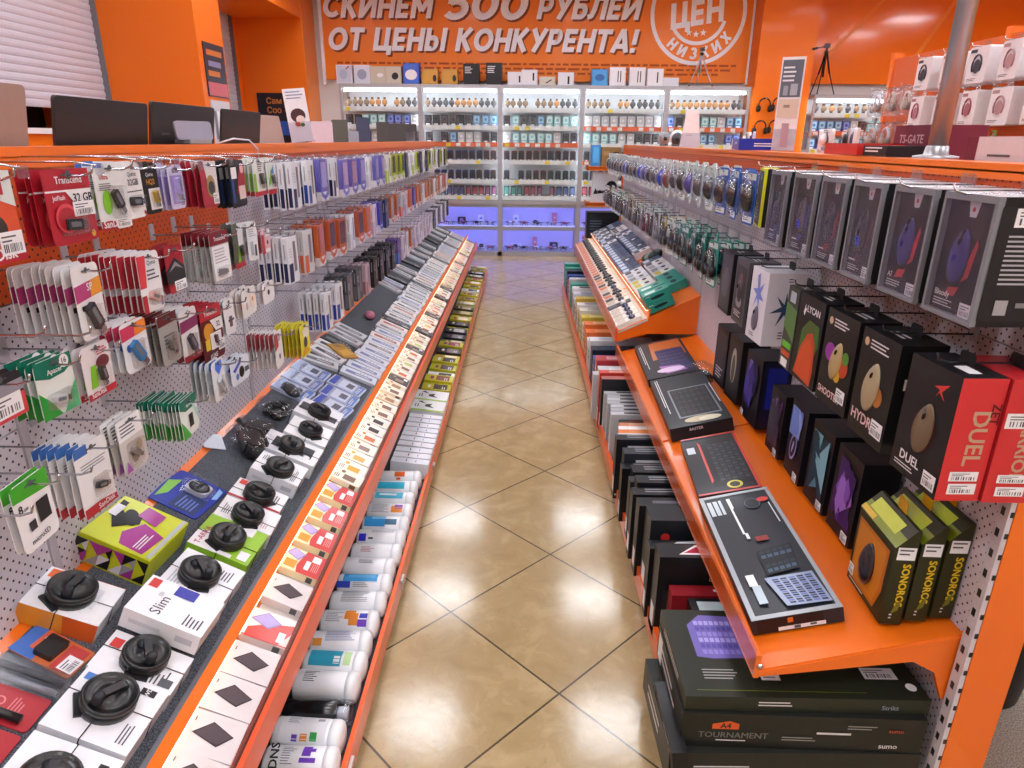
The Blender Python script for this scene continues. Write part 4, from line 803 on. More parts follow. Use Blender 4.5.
# ------------------------------------------------------------------ tall phone accessory boxes down the left wall
def phone_pack(base, ins, kind, w_=.098, h=.17, d=.02):
    m = MB()
    if kind == 'clear':
        m.box(-w_ / 2, w_ / 2, -d / 2, d / 2, 0, h * .2, G('#dcdce4')); m.box(-w_ / 2, w_ / 2, -d / 2 + .001, d / 2 - .001, h * .2, h * .92, G(ins))
        m.art((w_, d, h), 'F', [('p', [(0, .12), (.5, .0), (1, .12), (1, .24), (.5, .12), (0, .24)], G(ins)), ('r', .12, .3, .88, .86, G(base)), ('lines', .3, .05, .7, .1, 1, INK)])
    else:
        m.box(-w_ / 2, w_ / 2, -d / 2, d / 2, 0, h * .92, G(base))
        for f in 'LR': m.art((w_, d, h), f, [('r', .18, .04, .82, .42, G(ins)), ('r', .4, .5, .6, .8, G('#9a9aa4'))])
        m.art((w_, d, h), 'F', [('r', .06, .03, .44, .4, G(ins)), ('r', .54, .22, .80, .82, G('#7a6a74')), ('lines', .1, .5, .4, .7, 4, G('#b8b8c0'))])
    o = m.build('phone_case_box'); t = MB(); t.prism(rr(w_ * .5, h * .1, .006, 2, 0, h * .915), -.0006, .0006, PLY2); t.art((w_, .0012, h), 'F', [('e', .5, .965, .05, .04, INK)]); t.build('hang_tab', o)
    s = MB(); s.box(-w_ / 2 - .0012, w_ / 2 + .0012, -d / 2 - .0012, d / 2 + .0012, h * .2, h * .925, PLY); s.build('clear_sleeve', o) if kind == 'clear' else None
    return o
_pp = {}
def pp(k):
    if k not in _pp: _pp[k] = phone_pack(*k)
    return _pp[k]
WN = ('#dfe0e8', '#1f3f9a', 'box'); WN2 = ('#dcdde6', '#1b2550', 'box'); LV = ('#a9a0e4', '#6a66c4', 'clear'); LV2 = ('#c4a8d8', '#7a72cc', 'clear'); PK = ('#b890b8', '#7468b8', 'clear'); WG = ('#dde2d8', '#a8c83a', 'box')
YG = ('#3a3c2a', '#b4c430', 'clear'); BKc = ('#2a2a30', '#a8b040', 'clear'); WS = ('#e2e2e8', '#c9cad4', 'box'); NVc = ('#2c3050', '#3a4070', 'box')
OR_ = ('#c87048', '#d8682c', 'clear'); BR_ = ('#5c3430', '#c8602a', 'clear'); OG = ('#9a8478', '#cc6428', 'clear'); GRb = ('#c4c4c8', '#c85a2c', 'box'); PU = ('#6c62c8', '#4a44b0', 'clear'); BK2 = ('#1c1c22', '#3a3ac0', 'clear'); TN = ('#b8a898', '#c4702c', 'clear'); PKW = ('#d8c8d8', '#b8a8c0', 'box')
BLK = ('#151518', '#26262c', 'box'); GYd = ('#4c4c52', '#6a6a72', 'box'); PKD = ('#b89aa4', '#8a5a62', 'box'); VIO = ('#5a3a8a', '#3a7ac8', 'box'); CRM = ('#d2c8d4', '#e8e4ec', 'box')
cname = {WN: 'white and navy', WN2: 'white and midnight blue', LV: 'lavender', LV2: 'pale violet', PK: 'mauve', WG: 'white and lime', YG: 'olive and yellow', BKc: 'black and yellow', WS: 'white and grey', NVc: 'dark navy', OR_: 'orange pink', BR_: 'brown and orange', OG: 'taupe and orange', GRb: 'grey and orange', PU: 'purple', BK2: 'black and blue', TN: 'tan and orange', PKW: 'pinkish white', BLK: 'all black', GYd: 'dark grey', PKD: 'dusty pink', VIO: 'violet and blue', CRM: 'cream'}
row1 = [WN2, WN, LV, WN2, LV2, PK, LV, WS, LV, LV2, WG, YG, BKc, YG, NVc, WS, WG, YG, NVc, WS, NVc, YG, WS, YG, WS, BLK, YG, WS, BLK, YG]
row2 = [WN2, GRb, OR_, BR_, BR_, WS, BR_, OR_, PKW, BK2, NVc, TN, OG, GRb, PKW, OR_, PU, OR_, TN, WS, OR_, TN, OG, WS, TN, OR_, WS, OR_, OG, WS]
row3 = [WN, WN, GYd, GYd, PKD, BLK, BLK, BLK, BLK, VIO, PKW, CRM, TN, PKW, PKW, CRM, PKW, PKW, CRM, GYd, WS, GYd, WS, GYd, WS, BLK]
for rn, rowk, y0, zt, rows_ in (('top', row1, 2.44, 1.455, 0.172), ('middle', row2, 2.33, 1.215, 0.172), ('bottom', row3, 2.70, .945, 0.185)):
    y = y0
    for i, k in enumerate(rowk):
        if y > 7.80: break
        n = 3 if y < 4.2 else 2
        zz = zt - (.012 if i > 3 else 0)
        stack(-1, pp(k), y, zz, .17, -.80, n, .028, '%s phone box, %s from the near end of the %s tall-box row' % (cname[k], nth(i + 1), rn),
              'boxes behind the %s phone box, %s in the %s tall-box row' % (cname[k], nth(i + 1), rn),
              'peg hook of the %s phone box, %s in the %s tall-box row' % (cname[k], nth(i + 1), rn), 'phone box', random.uniform(-3, 3), rowg='left', reach=.022)
        y += rows_ + random.uniform(-.012, .012)

# ================================================================== GOODS LYING ON THE LEFT SLOPING SHELF
SL = (-.64, .43, 25, -1); CAR = .0035
def lay(o_or_mb, name, y, s0, th, label, cat, group=None, spin=0, sl=SL, lift=CAR):
    T = lying(*sl, y, s0, lift + th / 2, spin)
    o = o_or_mb.build(name) if isinstance(o_or_mb, MB) else o_or_mb
    o.matrix_world = T; return tag(o, label, cat, group)
def wrap_disc(o, cx, cz, d, r, w_, h, ang=0, cord=True):
    """black security wrap strapped on the front (upper) face, with cords round the box"""
    T = Matrix.Translation((cx, -d / 2, cz)) @ Matrix.Rotation(R(90), 4, 'X') @ Matrix.Rotation(R(ang), 4, 'Z')
    m = MB(); m.lathe([(0, .0), (r, .0), (r, .011), (r * .96, .013), (r * .96, .016), (r, .018), (r, .023), (r * .95, .026), (r * .90, .026), (r * .87, .0235), (r * .3, .0235), (r * .27, .026), (0, .026)], BLACK, 28, T)
    m.box(r * .3, r * 1.12, -r * .5, r * .5, 0, .006, DARK, T)
    k = m.build('security_wrap', o)
    q = MB(); q.prism(rr(r * 1.2, .016, .007, 3), -.007, .007, M('#202125', .35, 0, .2), T @ Matrix.Translation((0, 0, .020)) @ Matrix.Rotation(R(25), 4, 'Z'))
    q.lathe([(.010, .020), (.010, .040), (.006, .043), (0, .043)], M('#24252a', .3), 12, T @ Matrix.Translation((r * .45, r * .3, 0))); q.ball((-r * .35, -r * .3, .024), .012, .012, .008, M('#24252a', .3), 10, 5, T)
    q.build('winding_knob', k)
    if cord:
        q = MB(); g = .0012; y0, y1 = -d / 2 - g, d / 2 + g; blk = M('#1a1a1c', .5)
        q.tube([(-w_ / 2 - g, y1, cz), (-w_ / 2 - g, y0, cz), (w_ / 2 + g, y0, cz), (w_ / 2 + g, y1, cz)], .0011, blk, 4)
        q.tube([(cx, y1, -g), (cx, y0, -g), (cx, y0, h + g), (cx, y1, h + g)], .0011, blk, 4); q.build('cord', o)
def carton(w_, d, h, col, F=(), sides=None, tops=None, side_col=None):
    m = MB(); m.box(-w_ / 2, w_ / 2, -d / 2, d / 2, 0, h, G(col)); m.art((w_, d, h), 'F', list(F))
    for f in 'LR':
        it = list(sides or [])
        if side_col: it = [('r', 0, 0, 1, 1, G(side_col))] + it
        if it: m.art((w_, d, h), f, it)
    if tops: m.art((w_, d, h), 'T', list(tops))
    return m
RED = G('#c8302c'); SEA = [('r', .04, .80, .20, .93, RED)]
def seat(col='#e9e9ee'): return col
wboxes = [
 # y, s, w(along y), h(along slope), thick, base, art, disc pos(fraction), radius, label
 (.790, .062, .150, .157, .05, '#e6e8ee', [('r', .05, .78, .25, .90, G('#c8d8e8')), ('r', .7, .1, .88, .2, DARK), ('lines', .1, .1, .45, .2, 3, INK)], (.46, .52), .048, 'white boxed drive with black security wrap, nearest the camera end of the shelf front'),
 (.944, .062, .140, .157, .05, '#e8e8ee', [('r', .78, .84, .90, .95, G('#4a7ac8')), ('r', .86, .12, .97, .3, DARK), T_('WD', .915, .19, .012, W_), ('lines', .1, .08, .5, .2, 3, INK)], (.58, .54), .049, 'white boxed drive with blue corner and small black square under a black wrap'),
 (1.068, .057, .100, .165, .045, '#e9e9ee', [('r', .58, .82, .82, .95, RED), ('lines', .1, .1, .5, .35, 5, INK), ('r', .1, .05, .3, .2, INK)], (.55, .50), .045, 'white boxed drive with red corner and black wrap, partly under the blue panelled box'),
 (1.180, .058, .112, .166, .05, '#ebebf0', [('r', .70, .84, .94, .96, RED), T_('Slim', .35, .60, .033, '#3a3c46', 'C', 0, .0), ('r', .70, .34, .97, .62, G('#3a3f9e')), ('lines', .1, .06, .4, .3, 5, INK), ('e', .6, .74, .07, .05, G('#c8c8d0'))], None, 0, 'white boxed drive with a blue panel and no black wrap'),
 (1.333, .066, .148, .152, .05, '#e8e9f0', [('lines', .1, .7, .5, .9, 4, G('#b8bcc8')), ('lines', .6, .1, .9, .3, 4, INK)], (.50, .56), .047, 'plain white boxed drive with black wrap just before the lime green one'),
 (1.500, .066, .142, .158, .05, '#8fbe2c', [('p', [(0, .56), (.62, .56), (.42, 1), (0, 1)], W_), ('p', [(.68, .62), (1, .52), (1, .2), (.75, .2)], W_), T_('T-ARIKA', .33, .84, .020, '#b03050'), ('r', .06, .06, .3, .22, PAPER), ('r', 0, .3, .1, .62, W_)], (.42, .52), .045, 'lime green and white boxed drive with black security wrap'),
 (1.625, .062, .100, .160, .05, '#e6e6ea', [('lines', .2, .78, .7, .92, 4, INK), ('r', .1, .08, .5, .28, PAPER), ('lines', .14, .1, .45, .26, 4, G('#c8a0a8'))], (.36, .5), .043, 'white boxed drive with black security wrap right beyond the lime green box'),
 (1.728, .075, .098, .152, .048, '#ececf0', [('r', .0, 0, .10, 1, G('#a82838')), ('r', .70, .82, .95, .95, RED), ('lines', .3, .1, .8, .3, 4, INK)], (.42, .5), .044, 'white boxed drive with a dark red near edge under a black wrap'),
 (1.900, .072, .118, .152, .05, '#eaebf0', [('lines', .6, .8, .9, .92, 3, INK), ('lines', .1, .1, .7, .2, 3, INK)], (.36, .5), .044, 'plain white boxed drive with black wrap, beside the dark picture one'),
 (2.045, .062, .125, .190, .05, '#e4e5ea', [('r', .25, .12, .78, .84, G('#33353b')), ('e', .3, .2, .07, .09, W_)], (.45, .52), .042, 'white boxed drive with a dark drive picture and a white drop under its black wrap'),
 (2.195, .068, .135, .150, .05, '#eceef2', [('lines', .55, .2, .9, .35, 3, INK), ('r', .3, .3, .6, .7, G('#d0d2da'))], (.42, .48), .042, 'white boxed drive with black wrap, second before the clear blue packs'),
 (2.355, .072, .135, .165, .05, '#e6e7ec', [('r', .2, .06, .52, .38, G('#3c3e44')), ('r', .3, .55, .75, .95, G('#44464c'))], (.40, .5), .042, 'white and dark boxed drive with black security wrap, last before the clear blue packs'),
]
for (y, s, w_, h, th, col, art, dp, r, lab) in wboxes:
    m = carton(w_, th, h, col, art, [('r', .35, .08, .65, .3, G('#c2c4cc')), ('r', .4, .5, .6, .9, G('#d2d4da'))], None)
    o = lay(m, 'boxed_drive', y, s, th, lab, 'boxed drive', spin=random.uniform(-3, 3), lift=CAR + (.047 if 'no black wrap' in lab else 0))
    if dp: wrap_disc(o, (dp[0] - .5) * w_, dp[1] * h, th, r, w_, h, random.uniform(120, 240))
m = carton(.115, .048, .155, '#e9e9ec', [('r', .74, .80, .96, .96, G('#d8642a')), ('e', .55, .86, .12, .08, G('#c8c8d0')), ('r', .3, .2, .8, .5, G('#d8dae0'))], [('r', 0, 0, 1, 1, G('#d88a24')), ('p', [(0, 0), (1, 0), (1, .45), (0, .4)], G('#cf5a1e'))])
o = lay(m, 'boxed_drive', 1.165, .258, .048, 'white boxed drive with amber and orange edge beside the pegboard, black security wrap', 'boxed drive', spin=-4); wrap_disc(o, .0, .085, .048, .047, .115, .155, 150)
# yellow and purple game controller box
m = MB(); w_, th, h = .172, .075, .168; m.box(-w_ / 2, w_ / 2, -th / 2, th / 2, 0, h, G('#c8d020'))
KK = G('#17161a'); PPL = G('#a02f88'); GYm = G('#9a9aa2')
m.art((w_, th, h), 'F', [('r', 0, 0, .24, 1, G('#c6d02a')), ('p', [(.05, .15), (.5, .1), (.62, .45), (.3, .6), (.08, .5)], PPL), ('p', [(.3, .75), (.6, .95), (.75, .92), (.6, .7), (.72, .55), (.55, .5), (.45, .62)], KK), ('p', [(.5, .92), (.9, .96), (.88, .86), (.55, .84)], KK), ('e', .62, .66, .18, .1, KK, 30), ('r', .52, .84, .78, .97, PAPER), ('p', [(.62, .3), (.9, .3), (.95, .6), (.7, .62)], PPL), ('lines', .1, .2, .5, .32, 3, W_), ('r', .02, .02, .98, .08, G('#b8bcc0'))])
for f in 'L':
    it = []
    for i in range(2):
        for j in range(6):
            a, b_ = .08 + i * .42, j / 6; k6 = (i * 3 + j * 5) % 6
            it.append(('p', [(a, b_), (a + .42, b_), (a + .42 * (i % 2), b_ + 1 / 6)], (KK, PPL, GYm, KK, G('#d8d8de'), PPL)[k6]))
            if j % 2: it.append(('p', [(a + .42, b_), (a + .42, b_ + 1 / 6), (a, b_ + 1 / 6)], (PPL, KK, KK, G('#d8d8de'), KK, GYm)[k6]))
    m.art((w_, th, h), f, it)
m.art((w_, th, h), 'R', [('r', 0, 0, .5, 1, KK)])
lay(m, 'controller_box', 1.382, .250, th, 'yellow box with purple and black angular print and a black glove-like game controller picture', 'controller box', spin=3)
# blue blister with a grey mouse
m = MB(); m.prism(rr(.17, .15, .01, 3), -.0015, .0015, G('#2a3a9e')); m.art((.17, .003, .15), 'F', [('r', .05, .1, .5, .6, G('#31406a')), ('p', [(.1, .9), (.6, .98), (.75, .8), (.3, .78)], G('#7fc040')), ('lines', .1, .15, .45, .5, 5, G('#6a7ac8')), ('p', [(.6, .1), (.95, .15), (.9, .05), (.65, .02)], G('#8ab8e8'))])
o = lay(m, 'mouse_blister', 1.665, .250, .003, 'blue blister pack holding a small grey and black mouse', 'mouse pack', spin=6)
q = MB(); q.prism(rr(.052, .066, .014, 4, .03, .03), -.014, -.002, M('#c2c2c8', .3)); q.ball((.03, -.014, .063), .025, .012, .031, M('#202126', .2, 0, .4), 16, 8); q.box(.0292, .0308, -.0265, -.0245, .066, .09, M('#b8b8be', .3)); q.build('mouse', o)
q = MB(); q.prism(rr(.075, .085, .015, 3, .03, .02), -.03, -.0016, BAG); q.build('blister', o)
# memory blister, pen blister, red blisters near the camera
m = MB(); m.prism(rr(.075, .13, .006, 2), -.0015, .0015, G('#c86a3a')); m.art((.075, .003, .13), 'F', [('p', [(0, .6), (1, .75), (1, 1), (0, 1)], G('#3a6ab8')), ('r', .3, .5, 1, .8, G('#c85a3a')), T_('3', .75, .58, .03, W_), ('r', .05, .05, .9, .35, G('#b83a3a')), PR(.1, .02, .6, .26)])
o = lay(m, 'memory_blister', 1.050, .240, .003, 'orange and blue blister pack holding a black card reader', 'memory pack', spin=8)
q = MB(); q.prism(rr(.05, .04, .004, 2, 0, .05), -.014, -.002, BLACK); q.art((.05, .024, .04), 'F', [('lines', .2, .3, .8, .7, 2, PAPER)], None, .05, .0004); q.build('card_reader', o)
m = MB(); m.prism(rr(.062, .15, .02, 4), -.006, .006, PLY2); o = lay(m, 'pen_blister', .985, .232, .012, 'clear blister with grey pens under the orange and blue memory pack', 'pen pack')
q = MB(); q.tube([(-.012, 0, .012), (-.012, 0, .14)], .006, M('#8a8c94', .3, .5), 8); q.tube([(.012, 0, .012), (.012, 0, .14)], .006, M('#3a3c44', .3), 8); q.build('pens', o)
for i, y in enumerate((.925, .845)):
    m = MB(); m.prism(rr(.072, .15, .006, 2), -.0015, .0015, G('#b02a34')); m.art((.072, .003, .15), 'F', [('e', .6, .75, .16, .16, G('#d87a80')), ('e', .6, .75, .12, .12, G('#b02a34')), ('e', .55, .5, .14, .14, G('#d87a80')), ('e', .55, .5, .1, .1, G('#b02a34')), ('lines', .2, .2, .8, .36, 4, G('#d87a80'))])
    o = lay(m, 'laser_pointer_blister', y, .240, .003, ('red blister pack with two round marks next to the clear pen pack', 'red blister pack with two round marks, nearest the camera on the shelf')[i], 'pointer pack')
    q = MB(); q.tube([(-.022, -.01, .02), (-.022, -.01, .13)], .008, BLACK, 10); q.build('pointer', o)
# car holders in bags, cable coil
m = MB(); T = Matrix.Translation((-.005, 0, .05)) @ Matrix.Rotation(R(35), 4, 'Y'); m.prism(rr(.062, .115, .022, 5, 0, -.055), -.05, -.014, M('#15161a', .35, 0, .2), T); m.prism(rr(.05, .09, .018, 4, 0, -.045), -.058, -.05, BLACK, T); m.box(-.036, -.030, -.064, -.02, -.04, .04, BLACK, T); m.box(.030, .036, -.064, -.02, -.04, .04, BLACK, T); m.tube([(0, -.014, -.02), (0, -.006, .06), (.0, -.004, .1)], .010, BLACK, 8, T); m.lathe([(0, 0), (.026, 0), (.026, .008), (.012, .012), (0, .012)], BLACK, 16, T @ Matrix.Translation((0, -.0, .09)) @ Matrix.Rotation(R(90), 4, 'X'))
o = lay(m, 'phone_holder', 1.985, .225, .0, 'black car phone holder in a clear bag by the pegboard, nearer of two', 'phone holder', spin=20)
q = MB(); q.ball((0, -.035, .055), .075, .042, .095, BAG, 14, 7); q.prism([(-.07, .09), (-.02, .16), (-.09, .2), (-.12, .13)], -.004, -.002, M('#c8ccd8', .3)); q.build('bag', o)
m = MB(); pts = []
for i in range(120):
    a = i * .42; r = .042 + .012 * math.sin(i * .9); pts.append((r * math.cos(a), -.016 - .01 * math.sin(i * .37), .06 + r * .8 * math.sin(a)))
m.tube(pts, .0045, BLACK, 5); m.box(.05, .085, -.03, 0, .03, .07, BLACK)
o = lay(m, 'cable_coil', 2.30, .235, .0, 'coil of black cable with a plug in a clear bag on the shelf', 'cable'); q = MB(); q.ball((0.01, -.02, .06), .085, .034, .08, BAG, 14, 7); q.build('bag', o)
m = MB(); m.prism(rr(.055, .10, .02, 4, 0, .0), -.046, -.012, M('#17181b', .35)); m.box(-.05, .05, -.024, -.004, .02, .045, BLACK); m.tube([(0, -.02, .08), (.04, -.03, .12)], .01, BLACK, 8)
o = lay(m, 'phone_holder', 2.135, .245, .0, 'black car phone holder in a clear bag beside the coil of cable', 'phone holder', spin=-30); q = MB(); q.ball((0, -.03, .06), .07, .036, .08, BAG, 14, 7); q.build('bag', o)
m = MB(); m.ball((0, -.02, .04), .03, .02, .05, M('#2a2b30', .35), 14, 7); m.box(-.03, .03, -.012, 0, .05, .1, DARK); o = lay(m, 'adapter_plug', 2.47, .275, .0, 'dark adapter plug in a bag past the coil of cable', 'adapter', spin=40)
q = MB(); q.ball((0, -.02, .05), .05, .026, .065, BAG, 14, 7); q.build('bag', o)
# clear blue packs
for i in range(6):
    row = i % 2; y = 2.52 + .12 * (i // 2); s = .06 if row == 0 else .225
    m = MB(); m.prism(rr(.11, .155, .006, 2), -.006, .006, G('#c4cce4')); m.art((.11, .012, .155), 'F', [('r', .04, .04, .96, .2, G('#5a7ac0')), ('r', .1, .25, .9, .7, G('#dfe4f2')), ('r', .3, .3, .75, .5, G('#5c6072')), ('r', .05, .78, .95, .96, G(('#3f52b0', '#a8b8dc')[row])), ('lines', .1, .07, .8, .17, 2, W_)])
    o = lay(m, 'gadget_blister', y, s, .012, 'clear and blue blister pack, %s from the boxed drives, %s row' % (nth(i // 2 + 1), ('front', 'back')[row]), 'gadget pack', spin=random.uniform(-8, 8))
    q = MB(); q.prism(rr(.09, .09, .01, 3, 0, .03), -.02, -.006, PLY2); q.build('blister', o)
# pale flat packs further on: front row then back row
flat_styles = [('#e6e7ec', '#4a4c54', 'white', 'grey'), ('#e9eaee', '#2a2a30', 'white', 'black'), ('#d3d5dc', '#6a6c76', 'pale grey', 'grey'), ('#efeff2', '#b8a8a0', 'white', 'tan'), ('#2e3036', '#70727a', 'dark', 'grey'), ('#d0d6e4', '#6a7aa8', 'pale blue', 'blue'), ('#e4dcd8', '#a04a48', 'cream', 'red')]
def flat_proto(st):
    m = MB(); w_, h, d = .078, .168, .014; m.box(-w_ / 2, w_ / 2, -d / 2, d / 2, 0, h, G(st[0]))
    m.art((w_, d, h), 'F', [('r', .26, .12, .66, .88, G(st[1])), ('r', .40, .2, .52, .6, G('#c6c8d0') if st[0] != '#2e3036' else G('#3a3c44')), ('lines', .7, .2, .9, .5, 3, G('#a8aab2')), ('r', .08, .05, .24, .3, G('#c8cad2'))])
    o = m.build('screen_protector_pack'); q = MB(); q.prism(rr(.03, .016, .004, 2, 0, h - .004), -.0006, .0006, PLY2); q.build('hang_tab', o); return o
FP = [flat_proto(s) for s in flat_styles]
def flat(kind, y, s, th, label, group, spin):
    return put(FP[kind], lying(*SL, y, s, CAR + th, spin), label, 'screen protector pack', group)
y = 2.93; i = 0
while y < 7.82:
    k = random.choice((0, 0, 1, 1, 2, 2, 3, 5, 6, 4) if y > 3.3 else (0, 2, 5, 5)); i += 1
    flat(k, y, .03 + random.uniform(-.008, .008), .007, '%s flat pack, %s print, %s past the clear blue packs, front row' % (flat_styles[k][2], flat_styles[k][3], nth(i)), 'flat packs along the shelf front', random.uniform(-5, 5))
    y += .083 + random.uniform(-.002, .012)
i = 0
for y in (2.92, 3.00, 3.10, 3.19, 3.30, 3.42, 4.55, 4.70, 4.85, 5.05, 5.25, 5.5, 5.75, 6.0, 6.2, 6.5, 6.8, 7.1, 7.4, 7.7):
    k = random.choice((0, 2, 4, 4, 5)) if y > 3.5 else random.choice((0, 2, 4, 2)); i += 1
    flat(k, y, .212 + random.uniform(-.01, .01), .007, '%s flat pack, %s print, %s from the near end, back row' % (flat_styles[k][2], flat_styles[k][3], nth(i)), 'flat packs in the back row', random.uniform(-14, 14))
m = MB(); m.prism(rr(.10, .13, .01, 3), -.004, .004, G('#b88a3a')); m.art((.10, .008, .13), 'F', [('p', [(.1, .1), (.9, .2), (.8, .6), (.2, .5)], G('#d8a84a')), ('lines', .2, .7, .8, .9, 3, INK)]); lay(m, 'gadget_blister', 3.06, .195, .008, 'mustard coloured flat pack lying between pale packs on the shelf', 'gadget pack', spin=35, lift=.02)
m = MB(); m.ball((0, -.02, .03), .05, .022, .03, M('#b06a80', .5), 14, 7); lay(m, 'earphone_pouch', 3.78, .235, .0, 'small pink pouch lying on the bare grey carpet', 'pouch')

# ------------------------------------------------------------------ drives in the lit tray
TR = (-.535, .38, 25, -1)
def drive_box(kind):
    w_, h, d = (.094, .112, .022); m = MB()
    if kind == 'dark': m.box(-w_ / 2, w_ / 2, -d / 2, d / 2, 0, h, G('#d0c8ca')); m.art((w_, d, h), 'F', [('p', [(.26, .36), (.58, .14), (.80, .56), (.44, .84)], G('#2e262b')), ('p', [(.30, .37), (.58, .17), (.77, .56), (.44, .80)], G('#4a3d44')), ('r', .7, .86, .8, .88, INK)])
    elif kind == 'pink': m.box(-w_ / 2, w_ / 2, -d / 2, d / 2, 0, h, G('#e4d4d2')); m.art((w_, d, h), 'F', [('p', [(0, .2), (.5, 0), (.8, 0), (.6, .5), (.3, .9), (0, .9)], G('#c83a30')), ('p', [(.42, .5), (.7, .26), (.95, .62), (.62, .92)], G('#8a7ab8')), ('p', [(.45, .52), (.7, .30), (.91, .62), (.62, .88)], G('#a898d0')), ('r', .1, .1, .45, .25, PAPER), ('r', 0, 0, .04, 1, RED)])
    else: m.box(-w_ / 2, w_ / 2, -d / 2, d / 2, 0, h, G('#ead9b0')); m.art((w_, d, h), 'F', [('p', [(0, 0), (1, 0), (1, .5), (.3, .6), (0, .55)], G('#c4201e')), ('r', .1, .62, .45, .9, G('#d88a1a')), ('p', [(.5, .62), (.82, .5), (.98, .82), (.68, .96)], G('#8a78c0')), ('p', [(.53, .64), (.81, .53), (.94, .8), (.68, .92)], G('#b0a0dc')), ('r', .2, .3, .6, .42, W_), ('lines', .2, .06, .85, .24, 4, G('#e88a88')), ('r', .62, .1, .9, .3, PAPER)])
    m.art((w_, d, h), 'L', [('r', .1, .1, .9, .25, INK)]); return m.build('portable_drive_box')
DB = {k: drive_box(k) for k in ('dark', 'pink', 'red')}
trayl = [(.800, 'dark', 'white box with a dark portable drive picture, nearest the camera in the lit tray'), (.895, 'dark', 'white box with a dark portable drive picture, second in the lit tray'), (.992, 'dark', 'white box with a dark portable drive picture, third in the lit tray'), (1.088, 'dark', 'white box with a dark portable drive picture, fourth in the lit tray'), (1.186, 'dark', 'white box with a dark portable drive picture, beside the pink red box'),
 (1.300, 'pink', 'white and red box with a lavender drive picture between dark drive boxes'), (1.432, 'dark', 'white box with a dark portable drive picture between pink box and red boxes'), (1.560, 'red', 'cream and red drive box with lavender picture, first of the four red ones'), (1.685, 'red', 'cream and red drive box with lavender picture, second of the four red ones'), (1.812, 'red', 'cream and red drive box with lavender picture, third of the four red ones'), (1.940, 'red', 'cream and red drive box with lavender picture, last of the four red ones')]
for y, k, lab in trayl: put(DB[k], lying(*TR, y, .012, .0125, random.uniform(-2, 2)), lab, 'drive box', 'drive boxes in the lit tray')
mini = [('#efe6d6', '#7a5a48', 'cream', 'brown'), ('#f0eadc', '#c8642c', 'cream', 'orange'), ('#e8e4dc', '#3a3438', 'white', 'black'), ('#dcd0b8', '#9a7450', 'beige', 'tan'), ('#e8ded0', '#a8c070', 'cream', 'green'), ('#4a4446', '#8a7a70', 'dark', 'grey'), ('#ecd6c8', '#d08060', 'peach', 'red'), ('#e6e2d8', '#d8a020', 'white', 'amber')]
def mini_proto(c, a, w_=.076, h=.105, d=.02):
    m = MB(); m.box(-w_ / 2, w_ / 2, -d / 2, d / 2, 0, h, G(c)); m.art((w_, d, h), 'F', [('r', .14, .22, .58, .62, G(a)), ('e', .72, .7, .12, .1, G(a)), ('lines', .1, .72, .5, .9, 3, INK), ('r', .64, .08, .94, .26, PAPER)])
    m.art((w_, d, h), 'L', [('r', .1, .1, .9, .3, G(a))]); return m.build('small_gadget_box')
MI = [mini_proto(a, b_) for a, b_, _, _ in mini]
y = 2.045; i = 0
while y < 7.85:
    k = random.choice((0, 1, 2, 3, 1, 0, 7) if y < 3 else (0, 1, 2, 3, 4, 5, 6, 7)); i += 1
    put(MI[k], lying(*TR, y, .012 + random.uniform(0, .005), .0115 + random.choice((0, 0, 0, .01)), random.uniform(-5, 5)), '%s gadget box, %s print, %s beyond the red boxes in the lit tray' % (mini[k][2], mini[k][3], nth(i)), 'gadget box', 'small boxes in the lit tray')
    y += .081 + random.uniform(0, .010)

# ------------------------------------------------------------------ lower tray: wipe tubs, then boxes
def tub(label_items, col='#e9ebf0', r=.041, l=.175):
    """tub lying down, axis x, lid at +x; origin on the shelf below its middle"""
    T = Matrix.Translation((0, 0, r)) @ Matrix.Rotation(R(90), 4, 'Y') @ Matrix.Translation((0, 0, -l / 2)); m = MB()
    m.lathe([(0, 0), (r * .9, 0), (r, .006), (r, l * .80), (r * .97, l * .815)], G(col), 28, T); o = m.build('wipe_tub')
    q = MB(); q.lathe([(r * .97, l * .815), (r * 1.03, l * .82), (r * 1.03, l * .90), (r * .96, l * .955), (r * .7, l * .985), (0, l)], G('#eef0f4'), 28, T); q.build('lid', o)
    lm = MB()
    for qi, (a0, a1, t0, t1, c) in enumerate(label_items):     # patches on the curved side: angle from top, length fraction
        n = max(2, int(abs(a1 - a0) / 12)); v = []
        for i in range(n + 1):
            a = R(a0 + (a1 - a0) * i / n)
            for t in (t0, t1): v.append((-l / 2 + t * l, (r + .0004 + qi * .00008) * math.sin(a), r + (r + .0004 + qi * .00008) * math.cos(a)))
        lm.add(v, [(2 * i, 2 * i + 1, 2 * i + 3, 2 * i + 2) for i in range(n)], G(c), None, True)
    if lm.v: lm.build('label_print', o)
    return o
def small_print(a0, t0, t1, rows=5, c='#8a8e98'):
    return [(a0 + i * 8, a0 + i * 8 + 3, t0, t1 - random.uniform(0, .12), c) for i in range(rows)]
PURP, ORG, GRN, BLU, CYA = '#6a3ab0', '#e0862a', '#2f9a48', '#2a3fae', '#3aa8d0'
